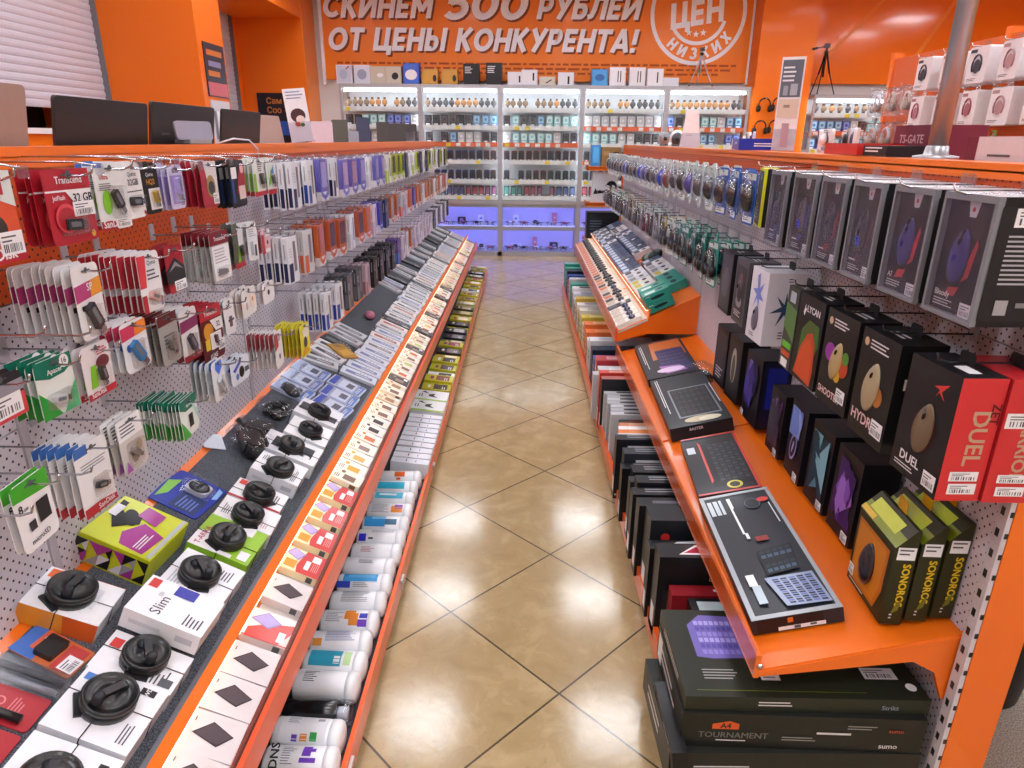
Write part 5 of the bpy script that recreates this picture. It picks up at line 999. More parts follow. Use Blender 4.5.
tubs = [(1.205, [(-35, -20, .5, .72, PURP), (-15, 25, .52, .64, PURP), (0, 14, .60, .70, PURP)] + small_print(-40, .25, .45, 8), 'DNS', 'white wipe tub with purple mark and large black lettering, nearest in the low tray'),
 (1.288, [(-66, 45, .12, .78, '#e2e4ea'), (-62, -40, .3, .38, PURP), (-60, -36, .42, .52, ORG), (-58, -30, .56, .66, GRN), (10, 25, .62, .72, '#9a9ea8')] + small_print(0, .2, .4, 4), None, 'white wipe tub with purple, orange and green splashes near the low tray end'),
 (1.452, small_print(-30, .15, .4, 6, '#4a4c54'), None, 'plain white wipe tub with dark print beyond the black bottle'),
 (1.53, [(-50, 20, .1, .62, '#2f9ab8'), (-45, 15, .66, .78, '#b8d8a0'), (-40, -10, .5, .6, '#e8f0f4')], None, 'white wipe tub with a turquoise label'),
 (1.612, [(-50, -20, .05, .2, '#d08a3a')] + small_print(-30, .25, .75, 7, '#6a74b0'), None, 'white wipe tub with brown mark and blue print'),
 (1.705, [(-55, 0, .5, .66, ORG), (-30, 20, .42, .6, ORG), (-60, -30, .66, .82, PURP), (-25, 0, .68, .82, '#3a3ab0')] + small_print(-40, .1, .4, 6), None, 'white wipe tub with orange and purple splash, beyond the one with a brown mark'),
 (1.800, small_print(-40, .2, .7, 8), None, 'white wipe tub with fine grey print only, before the blue labelled one'),
 (1.892, [(-60, -30, .0, .25, BLU), (-30, 20, .1, .75, '#3f9ad8'), (-10, 10, .2, .7, '#6ab8e8')] + small_print(-55, .3, .6, 3), None, 'white wipe tub with deep blue corner and sky blue band, nearer of two'),
 (1.985, small_print(-20, .3, .6, 3, '#3a3c44'), None, 'nearly blank white wipe tub with three dark lines'),
 (2.075, small_print(-40, .2, .5, 4, '#b05a6a'), None, 'white wipe tub with a few reddish lines'),
 (2.168, [(-60, -20, .05, .2, '#2a2fc0'), (-50, -40, .25, .35, '#4a4c54')] + small_print(-10, .3, .8, 3), None, 'white wipe tub with a royal blue corner'),
 (2.262, [(-55, 20, .05, .5, '#2f8fd0'), (-45, -10, .5, .75, '#3a6a8a'), (-10, 10, .2, .5, '#8ad0f0')], None, 'white wipe tub with blue and grey label, farther of two'),
 (2.36, small_print(-50, .1, .5, 8) + [(-50, -10, .55, .8, ORG), (-30, 0, .62, .8, PURP)], None, 'white wipe tub with orange and purple splash and grey print, before the cyan banded ones'),
 (2.455, [(-40, 10, .1, .75, '#4ab8d8'), (-20, -5, .2, .6, '#e8f4f8')], None, 'white wipe tub with a wide cyan band, nearer of two'),
 (2.55, [(-50, 0, .05, .7, '#2fb0d0')], None, 'white wipe tub with a wide cyan band, farther of two'),
 (2.645, [(-40, 0, .35, .6, '#e0682a'), (-60, -45, .4, .5, '#e0682a')] + small_print(10, .3, .7, 3), None, 'white wipe tub with an orange bag-shaped mark')]
for y, it, word, lab in tubs:
    o = tub(it); x = -.512 + random.uniform(-.006, .006); o.matrix_world = Matrix.Translation((x, y, .0655)) @ Matrix.Rotation(R(random.uniform(-3, 3)), 4, 'Z'); tag(o, lab, 'wipe tub')
    if word:
        q = MB(); r = .041; l = .175
        T = Matrix.Translation((-.05, 0, r)) @ Matrix.Rotation(R(38), 4, 'X') @ Matrix.Translation((0, 0, r + .0012)) @ Matrix.Rotation(R(90), 4, 'Z'); q.text('DNS', .028, BLACK, T @ Matrix.Translation((.016, 0, 0)), 'C', .02, 0); q.build('lettering', o)
m = MB(); T = Matrix.Translation((0, 0, .033)) @ Matrix.Rotation(R(90), 4, 'Y') @ Matrix.Translation((0, 0, -.09)); m.lathe([(0, 0), (.03, 0), (.033, .004), (.033, .13), (.03, .14)], M('#16171b', .2, 0, .5), 24, T); o = m.build('screen_cleaner_bottle', None, Matrix.Translation((-.515, 1.370, .0655))); tag(o, 'black screen cleaner bottle with a clear cap lying between white tubs', 'bottle')
q = MB(); q.lathe([(.03, .14), (.033, .142), (.033, .172), (.028, .178), (0, .178)], PLY2, 20, T); q.lathe([(.016, .14), (.016, .165), (0, .165)], M('#c8ccd4', .3), 14, T); q.build('cap', o)
def low_box(y, w_, h, d, col, F, label, cat='boxed accessory', x=-.50):
    m = carton(w_, d, h, col, F, None, [('r', .1, .15, .9, .6, G('#d8d8de'))] if h > .08 else None)
    # lies on its back, picture up, bottom edge to the aisle
    o = m.build('accessory_box'); o.matrix_world = lying(x + .085, .0655, 6, -1, y, 0.0, d / 2 + .004, random.uniform(-2, 2)); return tag(o, label, cat)
yv = 2.745
for i in range(10):
    low_box(yv, .046, .17, .075, '#e4e6ee', [('r', .1, .1, .9, .9, G(('#dfe2ee', '#e8e8f0')[i % 2])), ('e', .5, .6, .3, .06, G(('#5a5ab8', '#7a3a78', '#3a3a44')[i % 3])), ('e', .45, .35, .25, .05, G('#7a8ac0'))], 'slim white and violet printed box, %s beyond the wipe tubs in the low tray' % nth(i + 1)); yv += .058
for i in range(2):
    low_box(3.40 + i * .155, .15, .18, .08, '#e6e8ea', [('r', 0, 0, .12, 1, G('#9ac02c')), ('p', [(.3, .3), (.5, .45), (.7, .4), (.6, .6), (.4, .6)], DARK), ('p', [(.65, .6), (.9, .75), (.8, .85)], DARK), ('lines', .3, .75, .7, .9, 2, INK)], 'white box with lime edge and black tool picture, ' + ('nearer of two', 'farther of two')[i])
lows = [('#b8b024', '#3a2f2a'), ('#c8c02c', '#7a4a3a'), ('#e6e8ea', '#3a3a3e'), ('#b8b82a', '#4a2a3a'), ('#c0b830', '#2a2a2e'), ('#c8a83a', '#e8e0d0'), ('#3a3436', '#7a7074'), ('#c0bc2c', '#8a3a5a'), ('#6a6a34', '#c8c8b0'), ('#26262c', '#6a6a72'), ('#2a2c30', '#a8a8b0'), ('#b4ae34', '#3a302c'), ('#26242a', '#5a5a62'), ('#c0b428', '#e0d8c0'), ('#d0c030', '#6a2a4a'), ('#7a7a3a', '#c0b890'), ('#3a3830', '#a89a6a'), ('#c8c040', '#4a3a3a'), ('#a8a078', '#d8d0b8'), ('#c0a848', '#5a3a3a')]
yv = 3.70; i = 0
while yv < 7.78:
    c = lows[i % len(lows)]; i += 1
    low_box(yv, .105, .165, .07 + .012 * (i % 3), c[0], [('r', .1, .12, .9, .6, G(c[1])), ('e', .5, .75, .25, .1, W_ if i % 2 else G('#8a3a6a')), ('lines', .15, .15, .6, .3, 2, W_)], '%s accessory box, %s beyond the lime edged white boxes in the low tray' % ({'#b8b024': 'mustard', '#c8c02c': 'yellow', '#e6e8ea': 'white', '#b8b82a': 'olive yellow', '#c0b830': 'yellow', '#c8a83a': 'gold', '#3a3436': 'dark', '#c0bc2c': 'yellow', '#6a6a34': 'olive', '#26262c': 'black', '#2a2c30': 'charcoal', '#b4ae34': 'mustard', '#26242a': 'black', '#c0b428': 'yellow', '#d0c030': 'bright yellow', '#7a7a3a': 'olive', '#3a3830': 'dark olive', '#c8c040': 'yellow', '#a8a078': 'khaki', '#c0a848': 'gold'}[c[0]], nth(i))); yv += .12
# ticket clips on the rails
for i, (x, y, z, lab) in enumerate(((-.403, 1.235, .06, 'clear ticket clip on the near end of the low orange rail, laptop side'), (-.403, 1.98, .06, 'clear ticket clip on the low orange rail beside the nearly blank tub'), (-.403, 2.86, .06, 'clear ticket clip on the low orange rail beside the slim violet boxes'), (.422, 2.62, .06, 'clear ticket clip on the low rail of the mouse side by black boxes'), (.423, 3.55, .06, 'clear ticket clip on the low rail of the mouse side by pale boxes'))):
    m = MB(); m.prism(rr(.05, .05, .006, 2, 0, -.03), -.0015, .0015, PLY2); m.box(-.02, .02, -.004, .004, .014, .022, M('#c8c4c0', .3)); s = 1 if x < 0 else -1
    tag(m.build('ticket_clip', None, (face_left if x < 0 else face_right)(x + s * .002, y, z, 0, 0)), lab, 'ticket clip')

# ================================================================== GOODS ON THE MOUSE SIDE
def mouse_shape(mb, L, Wd, H, mat, T, split=True):
    mb.ball((0, 0, 0), Wd / 2, L / 2, H, mat, 20, 10, T, lambda p: [p[0] * (1 - .16 * p[1] ** 2) * (1.0 - .08 * (1 if p[1] > 0 else -1) * abs(p[1])), p[1], max(p[2], 0) * (1 - .25 * max(p[1], 0))])
def in_front(w_, d, h, u, v, off=0.0, rot=0):       # frame on the front face: x right, y up, z out
    return Matrix(((1, 0, 0, (u - .5) * w_), (0, 0, -1, -d / 2 - off), (0, 1, 0, v * h), (0, 0, 0, 1))) @ Matrix.Rotation(R(rot), 4, 'Z')
VI = {'violet': '#3a2f7a', 'blue': '#2030b0', 'dark': '#26222e', 'red': '#7a2028', 'grey': '#5a5a62'}
def show_box(tint, tri, name, glow=None):
    """clear-fronted mouse box: black card, mouse behind the clear front, grey frame"""
    w_, d, h = .150, .115, .225; m = MB(); m.box(-w_ / 2, w_ / 2, -d / 2 + .012, d / 2, 0, h, G('#131216'))
    fr = M('#7c7e86', .35, 0, .1)
    for a0, a1, b0, b1 in ((-w_ / 2, -w_ / 2 + .007, 0, h), (w_ / 2 - .007, w_ / 2, 0, h), (-w_ / 2 + .007, w_ / 2 - .007, 0, .008), (-w_ / 2 + .007, w_ / 2 - .007, h - .012, h)): m.box(a0, a1, -d / 2, -d / 2 + .0115, b0, b1, fr)
    D = (w_, d - .024, h)
    m.art(D, 'F', [('r', .05, .05, .95, .94, G('#17161a')), ('p', [(.40, .95), (.62, .95), (.57, .82), (.45, .82)], G('#d2d3da')), ('e', .51, .88, .03, .03, RED), ('p', [(.55, .30), (.68, .35), (.74, .62), (.70, .66), (.62, .5), (.60, .36)], G(tri)), ('p', [(.3, .16), (.5, .18), (.56, .26), (.36, .24)], G(tri)), (T_(name, .12, .155, .016, W_, 'L') if len(name) in (2, 6) and name[0] in 'AB' else ('lines', .12, .15, .4, .19, 1, W_)), ('lines', .12, .06, .55, .13, 3, G('#c8c8cc')), PR(.66, .035, .93, .15)])
    for f in 'LR': m.art((w_, d, h), f, [('r', .3, .02, .42, .98, fr), ('lines', .58, .3, .88, .8, 9, G('#8a8a90'))] if f == 'L' else [('r', 0, 0, .05, 1, fr), ('r', .95, 0, 1, 1, fr), ('r', .08, .05, .92, .93, G('#1d1d20')), PR(.3, .78, .95, .92), ('lines', .26, .32, .85, .72, 11, G('#a8a8ae')), ('r', .3, .1, .5, .22, G('#9a9aa0')), ('r', .62, .16, .85, .2, G('#77777c'))])
    m.art((w_, d, h), 'T', [('r', 0, 0, 1, 1, G('#a8aab2'))]); o = m.build('mouse_box')
    q = MB(); mouse_shape(q, .105, .058, .0098, M(VI[tint], .25, 0, .4), in_front(w_, d - .024, h, .42, .5, .0005, -8)); q.build('mouse', o)
    q = MB(); q.ball((0, .028, .0075), .004, .01, .003, M('#101014', .4), 10, 6, in_front(w_, d - .024, h, .42, .5, 0, -8)); q.box(-.0008, .0008, .012, .05, .004, .0093, BLACK, in_front(w_, d - .024, h, .42, .5, 0, -8))
    if glow: q.ball((0, -.02, .0070), .014, .02, .0032, M(glow, .2, 0, .5), 12, 6, in_front(w_, d - .024, h, .42, .5, 0, -8))
    q.build('mouse_wheel', o)
    q = MB(); q.box(-w_ / 2 + .006, w_ / 2 - .006, -d / 2 + .001, -d / 2 + .002, .006, h - .01, CLEAR((.97, .97, 1), .004, 'clear_front')); q.build('clear_front', o)
    q = MB(); q.prism(rr(.05, .03, .008, 3, 0, h - .002), d / 2 - .012, d / 2 - .010, PLY2); q.build('hang_tab', o); return o
HN = 'hooks on the right pegboard'
row = [(1.262, 'violet', '#b03038', 'Bloody', None, 'black clear-fronted mouse box with violet mouse and red flame print, nearest on the top row'), (1.446, 'violet', '#c8303a', 'A7', None, 'black clear-fronted mouse box with violet mouse and white ticket, second on the top row'), (1.640, 'dark', '#5a2a3a', 'V8', '#2a3ac0', 'black clear-fronted mouse box with a dark blue lit mouse, third on the top row'),
       (1.822, 'dark', '#8a2028', 'V3M', None, 'black clear-fronted mouse box with a red outlined dark mouse, fourth on the top row'), (2.012, 'grey', '#3a3a8a', 'V7', '#2a3ae0', 'black clear-fronted mouse box with a bright blue glow, fifth on the top row'), (2.215, 'dark', '#4a4a2a', 'N70', None, 'dark clear-fronted mouse box with a small white ticket, last box on the top row')]
for y, tint, tri, nmx, gl, lab in row:
    p = show_box(tint, tri, nmx, gl); put(p, face_right(.80 + .0575, y, 1.437 - .225, random.uniform(-2, 2)), lab, 'mouse box')
    dup(p, face_right(.80 + .0575 + .118, y + .004, 1.437 - .225, random.uniform(-2, 2)), 'mouse box standing behind the ' + lab.split(' on the ')[0].split(',')[0], 'boxes behind the %s show box' % nth(row.index((y, tint, tri, nmx, gl, lab)) + 1))
    hook(1, y, 1.437 - .012, .23, 'steel peg hook over the mouse box with %s, top row' % {'Bloody': 'red flame print', 'A7': 'violet mouse', 'V8': 'dark blue lit mouse', 'V3M': 'red outlined mouse', 'V7': 'bright blue glow', 'N70': 'small ticket'}[nmx], HN)
# yellow edged flat pack
m = MB(); w_, d, h = .135, .05, .19; m.box(-w_ / 2, w_ / 2, -d / 2, d / 2, 0, h, G('#d0d414')); m.art((w_, d, h), 'F', [('r', .08, .03, 1, .96, G('#1a1a16')), ('e', .6, .84, .04, .06, W_), ('lines', .2, .1, .7, .4, 5, G('#8a8a4a'))]); m.art((w_, d, h), 'R', [('r', .2, .0, 1, 1, G('#1a1a16'))])
tag(m.build('mouse_box', None, face_right(.84, 2.42, 1.437 - .19, -12)), 'black mouse box with a bright yellow edge, after the clear-fronted boxes', 'mouse box'); hook(1, 2.42, 1.43, .2, 'steel peg hook over the black box with bright yellow edge', HN)

def game_box(w_, d, h, base, F, sideR=None, sideL=None, top=None, mouse=None, tab=True):
    m = carton(w_, d, h, base, F, None, top)
    if sideR: m.art((w_, d, h), 'R', sideR)
    if sideL: m.art((w_, d, h), 'L', sideL)
    o = m.build('mouse_box')
    if mouse:
        u, v, rot, L, col, st = mouse; q = MB(); T = in_front(w_, d, h, u, v, .0006, rot); mouse_shape(q, L, L * .55, .010, M(col, .3, .1, .4), T); q.ball((0, L * .26, .0085), .003, .008, .004, DARK, 8, 5, T); q.build('embossed_mouse', o)
    if tab: q = MB(); q.prism(rr(.045, .028, .008, 3, 0, h - .002), d / 2 - .03, d / 2 - .028, DARK); q.build('hang_tab', o)
    return o
GB = G('#16151a'); W2 = G('#d8d8dc')
spec2 = [
 (1.246, .160, .085, .250, '#17161a', [('p', [(.55, .84), (.82, .90), (.70, .82), (.78, .76), (.66, .81), (.60, .76), (.66, .83)], RED), ('e', .52, .46, .22, .30, G('#6a1c20'), -10), ('e', .52, .46, .21, .29, GB, -10), T_('DUEL', .40, .13, .028, W_, 'C', 0, .02), ('lines', .1, .05, .6, .1, 2, W2), PR(.72, .05, .97, .18)],
  [('r', 0, 0, 1, 1, G('#c8262e')), T_('DUEL', .42, .52, .046, G('#b89a80'), 'C', -90, .02), T_('ZET', .78, .72, .024, G('#5a1418'), 'C', -90, .02), PR(.2, .17, .85, .25), PR(.22, .06, .86, .15)], (.52, .47, -10, .112, '#6a5a44', 0), 'black mouse box with a bright red side, nearest on the middle row'),
 (1.453, .165, .10, .250, '#131316', [('e', .14, .88, .06, .06, G('#c8a888')), ('lines', .26, .82, .8, .92, 3, W2), ('e', .66, .45, .14, .14, G('#a8641c')), T_('HYDRA', .45, .13, .036, G('#e8c8c8'), 'C', 0, .02), PR(.66, .1, .96, .25)], [('r', .2, .6, .6, .7, PAPER), T_('HYDRA', .5, .35, .035, W2, 'C', 90)], (.47, .50, -12, .122, '#a89a7a', 0), 'black mouse box with a large golden mouse on the middle row'),
 (1.643, .165, .10, .245, '#131316', [('e', .14, .88, .06, .06, G('#c8a888')), ('lines', .26, .82, .8, .92, 3, W2), ('e', .28, .56, .17, .15, G('#8a2a9a')), ('e', .72, .48, .17, .16, G('#b83a1c')), ('e', .78, .58, .1, .1, G('#4a8a2a')), ('e', .60, .36, .1, .1, G('#c8a01c')), T_('SHOOTER', .45, .10, .026, G('#e8c8c8'), 'C', 0, .02), PR(.68, .12, .95, .26)], None, (.50, .50, -14, .104, '#b09a6a', 0), 'black mouse box with rainbow coloured glow on the middle row'),
 (1.832, .165, .10, .245, '#141418', [('p', [(.2, .3), (.6, .1), (.95, .5), (.9, .72), (.5, .74), (.25, .6)], G('#3a6a2a')), ('e', .55, .60, .24, .16, G('#4a5a2a'), 30), ('p', [(.14, .06), (.86, .02), (.9, .2), (.84, .5), (.7, .62), (.5, .58), (.3, .4)], G('#b8401c')), ('p', [(.2, .08), (.82, .05), (.8, .4), (.66, .54), (.5, .5), (.32, .34)], G('#cc4a1e')), T_('LYCAN', .62, .82, .026, W_, 'C', 0, .02), ('p', [(.24, .80), (.3, .9), (.3, .84), (.36, .86), (.28, .76)], W_)], None, None, 'black mouse box with a large orange disc on the middle row'),
 (1.965, .085, .07, .245, '#3a3c3a', [('p', [(.0, .5), (1, .35), (1, .75), (0, .8)], G('#4a7a3a')), ('r', .1, .25, .9, .33, G('#5ac02a')), ('r', .1, .15, .9, .22, G('#c8502a')), ('r', .2, .02, .8, .12, PAPER), ('r', .3, .82, .8, .95, G('#a8b8c8'))], None, None, 'narrow dark box with green and orange stripes on the middle row'),
 (2.262, .150, .13, .245, '#d8d9e4', [('p', [(.5, .95), (.56, .75), (.8, .85), (.62, .68), (.85, .6), (.58, .6), (.6, .42), (.46, .6), (.25, .45), (.4, .64), (.15, .7), (.42, .73), (.35, .9)], G('#6a82d8')), ('lines', .2, .04, .6, .1, 2, INK)], [('p', [(.5, .75), (.56, .58), (.85, .68), (.64, .52), (.95, .42), (.6, .48), (.66, .25), (.5, .44), (.3, .28), (.42, .48), (.1, .46), (.4, .55), (.25, .7), (.47, .58)], G('#2c4a66')), ('lines', .4, .08, .55, .2, 3, INK), ('lines', .5, .86, .62, .93, 2, INK)], (.5, .32, -8, .09, '#6a6478', 0), 'white mouse box with blue shards and a grey blue starburst side on the middle row'),
 (2.455, .150, .11, .235, '#4a4a50', [('r', .1, .06, .9, .9, G('#2c2b30')), ('e', .5, .6, .2, .3, G('#6a4a50')), ('e', .5, .35, .25, .15, G('#8a8a94')), ('lines', .2, .1, .8, .2, 3, W2)], [('r', .1, .05, .5, .95, GB)], (.5, .5, 10, .08, '#3a3238', 0), 'grey and black mouse box with a smoky print on the middle row'),
 (2.640, .150, .11, .235, '#1b1b1f', [('r', .06, .05, .94, .95, G('#3c3d44')), ('e', .5, .5, .3, .4, G('#55555e'))], [('r', .1, .05, .9, .95, GB), ('lines', .3, .3, .7, .7, 5, W2)], None, 'dark mouse box with a plain grey front, last carton on the middle row')]
for y, w_, d, h, base, F, sR, mo, lab in spec2:
    p = game_box(w_, d, h, base, F, sR, None, [('r', .55, .3, .85, .6, PAPER)] if 'bright red side' in lab else [('lines', .3, .2, .8, .5, 2, W2)], mo)
    put(p, face_right(.80 + d / 2, y, 1.122 - h, random.uniform(-2, 2)), lab, 'mouse box'); hook(1, y, 1.115, .2, 'black peg hook over the ' + lab.split(' on the ')[0].split(',')[0].split(' and a grey')[0], HN, True)
p = game_box(.150, .085, .250, '#b8242c', [('r', .1, .1, .9, .9, GB)], [('r', 0, 0, 1, 1, G('#c4262e')), T_('WARRIOR', .45, .5, .036, G('#b89a80'), 'C', -90, .02), PR(.05, .62, .98, .74), PR(.2, .17, .85, .24), PR(.22, .06, .86, .14)])
put(p, face_right(.80 + .0425 + .09, 1.236, 1.122 - .25), 'all red mouse box behind the black one with a bright red side', 'mouse box')
# boxes standing on the orange keyboard shelf at the pegboard
AN = math.atan2(.11, .44)
def stand(o, x, y, label, jig=0, d=.1, cat='mouse box'):
    z = .379 + (x - .555) * .25 + .012 + .002
    o.matrix_world = face_right(x + d / 2, y, z + d * .2, jig) ; return tag(o, label, cat)
def shards(cs, n, seed, box=(.12, .15, .88, .9)):
    rnd = random.Random(seed); out = []
    for i in range(n * 2):
        cx, cz = rnd.uniform(box[0] + .1, box[2] - .1), rnd.uniform(box[1] + .1, box[3] - .1); k = rnd.randint(3, 6); r = rnd.uniform(.10, .34)
        pts = sorted([rnd.uniform(0, 6.28) for _ in range(k)])
        if max(b - a for a, b in zip(pts, pts[1:] + [pts[0] + 6.28])) > 3.0: continue
        out.append(('p', [(min(box[2], max(box[0], cx + r * math.cos(t))), min(box[3], max(box[1], cz + r * 1.4 * math.sin(t)))) for t in pts], G(rnd.choice(cs))))
    return out
spec3 = [(1.640, .140, .10, .250, '#131218', shards(('#5a2a8a', '#7a4ab0', '#3a1c5a', '#9a6ac8'), 16, 3) + [PR(.72, .03, .97, .14)], None, 'black box with purple dragon print standing on the orange shelf, next to the olive boxes'),
 (1.810, .140, .10, .250, '#12161c', shards(('#2a5a70', '#4a8aa0', '#1a3a4a', '#7ab0c0'), 14, 5) + [PR(.72, .03, .97, .14)], None, 'black box with teal armour print standing on the orange shelf'),
 (1.985, .140, .10, .250, '#12131c', shards(('#3a4a9a', '#6a8ad8', '#9ab0e8'), 10, 8, (.12, .55, .88, .93)) + [('e', .48, .42, .2, .34, G('#8a8ac8'), -14), ('e', .48, .42, .15, .27, G('#1c1c2c'), -14), ('e', .48, .42, .04, .16, G('#a8a8d8'), -14), PR(.72, .03, .97, .14)], None, 'black box with a white outlined mouse under blue shards standing on the orange shelf'),
 (2.170, .130, .10, .230, '#16131a', shards(('#6a3a8a', '#8a5aa8', '#4a2a5a', '#3a3a4a'), 15, 11) + [PR(.72, .03, .97, .14)], None, 'black box with violet print standing on the orange shelf, before the blue sided box'),
 (2.440, .160, .12, .270, '#121420', shards(('#2a2a7a', '#4a3a9a', '#6a5ac0', '#1a1a4a'), 16, 13) + [PR(.06, .03, .25, .12)], [('r', .1, .03, .9, .97, G('#16183a')), ('r', .2, .3, .8, .9, G('#1c2a9a'))], 'black box with violet print and a deep blue side standing on the orange shelf'),
 (2.680, .150, .12, .270, '#1a1a1d', [('r', .1, .06, .9, .92, G('#2c2c30')), ('e', .5, .55, .2, .5, G('#a8a898')), ('e', .5, .5, .12, .4, G('#54544c'))], [('r', .2, .1, .8, .9, GB), ('lines', .3, .1, .7, .3, 3, W2)], 'black box with a pale grey figure print standing on the orange shelf'),
 (2.870, .150, .12, .260, '#161618', [('r', .1, .06, .9, .92, G('#34343a')), ('lines', .2, .1, .8, .3, 4, W2)], None, 'plain dark box at the far end of the cartons on the orange shelf')]
for y, w_, d, h, base, F, sR, lab in spec3: stand(game_box(w_, d, h, base, F, sR, None, None, None, False), .885, y, lab, random.uniform(-3, 3), d)
# three olive boxes one behind the other
def olive():
    w_, d, h = .185, .048, .248; m = MB(); OL = G('#2c2c14')
    prof = [(-d / 2, 0), (d / 2, 0), (d / 2, h), (d / 2 - .008, h), (-d / 2, h - .045)]   # y,z outline, sloping roof
    n = len(prof); v = [(-w_ / 2, p[0], p[1]) for p in prof] + [(w_ / 2, p[0], p[1]) for p in prof]
    m.add(v, [tuple(range(n - 1, -1, -1)), tuple(range(n, 2 * n))] + [(i, (i + 1) % n, n + (i + 1) % n, n + i) for i in range(n)], OL)
    D = (w_, d, h); m.art(D, 'F', [('p', [(.06, .06), (.78, .06), (.9, .3), (.9, .74), (.06, .74)], G('#b86a14')), ('p', [(.1, .1), (.74, .1), (.84, .32), (.84, .7), (.1, .7)], G('#c87c1e')), ('lines', .08, .02, .6, .05, 1, W2), PR(.02, .08, .16, .2)])
    a0, a1 = h - .045, h - .002
    def roof(u0, u1, t0, t1, mat, k): m.add([((u - .5) * w_, -d / 2 + (d - .008) * t - .0004 * k, a0 + (a1 - a0) * t + .0006 * k) for u, t in ((u0, t0), (u1, t0), (u1, t1), (u0, t1))], [(0, 1, 2, 3)], mat)
    roof(0, 1, 0, 1, G('#7a8a14'), 1); roof(.1, .8, .3, .85, G('#c2cc3a'), 2); roof(.0, .35, .02, .25, G('#d8b01c'), 3)
    m.art(D, 'R', [('r', .12, .70, .95, .83, PAPER), ('lines', .2, .73, .85, .81, 2, INK), T_('SONOROS', .5, .43, .024, G('#d0b414'), 'C', -90, .03), ('p', [(.5, .2), (.8, .3), (.7, .16), (.4, .12)], G('#6a6a14')), ('lines', .35, .05, .5, .12, 2, W2)])
    o = m.build('mouse_box'); q = MB(); mouse_shape(q, .12, .068, .016, M('#26242c', .25, 0, .4), in_front(w_, d, h, .46, .38, .001, -6)); q.build('mouse', o)
    q = MB(); q.prism([(-.02, h - .006), (.02, h - .006), (.02, h + .022), (.012, h + .03), (-.02, h + .03)], d / 2 - .002, d / 2, G('#c8960c')); q.build('hang_tab', o); return o
p = olive()
for k, lab in enumerate(('olive green mouse box with yellow lettering and an open amber window, front of three', 'olive green mouse box with yellow lettering, middle of three', 'olive green mouse box with yellow lettering, against the pegboard behind two others')):
    x = .845 + k * .051; T = face_right(x + .024, 1.392 - .004 * k, .379 + (x + .02 - .555) * .25 + .012 + .003, -3 + 1.5 * k); put(p, T, lab, 'mouse box')

# ------------------------------------------------------------------ keyboard boxes lying on the keyboard shelf
KS = (.556, .382, math.degrees(AN), 1)
def kb_box(L, Wd, th, base, F, R_=None, B_=None, edge=None, name='keyboard_box'):
    """front (up) face: x runs towards the camera, z up the slope"""
    m = MB(); m.box(-L / 2, L / 2, -th / 2, th / 2, 0, Wd, G(base))
    if edge:
        for q in ((0, 0, .025, 1), (.975, 0, 1, 1), (.025, 0, .975, .06), (.025, .95, .975, 1)): F = [('r', *q, G(edge))] + F
    m.art((L, th, Wd), 'F', F)
    if R_: m.art((L, th, Wd), 'R', R_)
    return m
KC = [G('#3a4a7a'), G('#22283c'), G('#5a6aa8'), G('#2a3050')]
m = kb_box(.585, .215, .042, '#22262e', [('r', .06, .08, .20, .14, G('#b8c4cc')), ('r', .06, .16, .20, .22, G('#b8c4cc')), ('r', .06, .24, .20, .28, G('#b8c4cc')), ('r', .08, .36, .4, .39, W_), ('r', .06, .36, .16, .41, W_), ('e', .14, .68, .05, .04, G('#55606a')), ('e', .14, .68, .045, .035, G('#22262e')), ('e', .12, .84, .022, .03, RED), ('lines', .16, .86, .36, .9, 1, W2), ('r', .44, .48, .48, .64, G('#8a2a2a')), ('r', .40, .38, .45, .42, PAPER), ('p', [(.56, .40), (.53, .86), (.72, .80), (.74, .40)], G('#0c0f14')), ('keys', [(.56, .42), (.54, .84), (.71, .79), (.73, .42)], 5, 5, [G('#1c2836'), G('#3a5068'), G('#101820')]), ('r', .72, .14, .80, .24, PAPER), ('r', .80, .16, .92, .26, G('#a8bcc8')), ('p', [(.76, .34), (.76, .90), (.965, .93), (.955, .44)], G('#8a98b8')), ('keys', [(.775, .40), (.775, .88), (.955, .91), (.945, .48)], 12, 5, KC)], [('r', .03, .05, .97, .78, G('#1c1214')), ('lines', .1, .3, .5, .45, 1, G('#c86a2a')), ('r', .66, .28, .92, .8, PAPER), ('lines', .68, .35, .9, .7, 2, INK)], None, '#9aa0a8')
lay(m, 'keyboard_box', 1.640, .030, .042, 'large black keyboard box with a clear grey edge, nearest on the orange shelf', 'keyboard box', sl=KS, spin=1.5)
m = kb_box(.42, .20, .036, '#23242b', [('p', [(.08, .3), (.08, .95), (.9, .95), (.9, .3)], G('#16161b')), ('keys', [(.16, .42), (.16, .93), (.82, .93), (.82, .42)], 14, 5, [G('#2a2c34'), G('#3a3c46')]), ('p', [(.0, .96), (.0, 1), (1, 1), (1, .96)], RED), ('p', [(.1, .28), (.14, .32), (.8, .32), (.84, .28)], RED), ('r', .18, .06, .30, .2, G('#c8d0d8')), ('e', .9, .62, .06, .06, G('#c8c02a')), ('e', .9, .62, .04, .04, G('#3a3a2a')), ('r', .98, 0, 1, 1, RED), ('r', 0, 0, .02, 1, RED)], [('r', 0, 0, 1, 1, G('#5a1a22'))])
lay(m, 'keyboard_box', 2.165, .058, .036, 'black keyboard box outlined in red with a yellow badge on the orange shelf', 'keyboard box', sl=KS, spin=4)
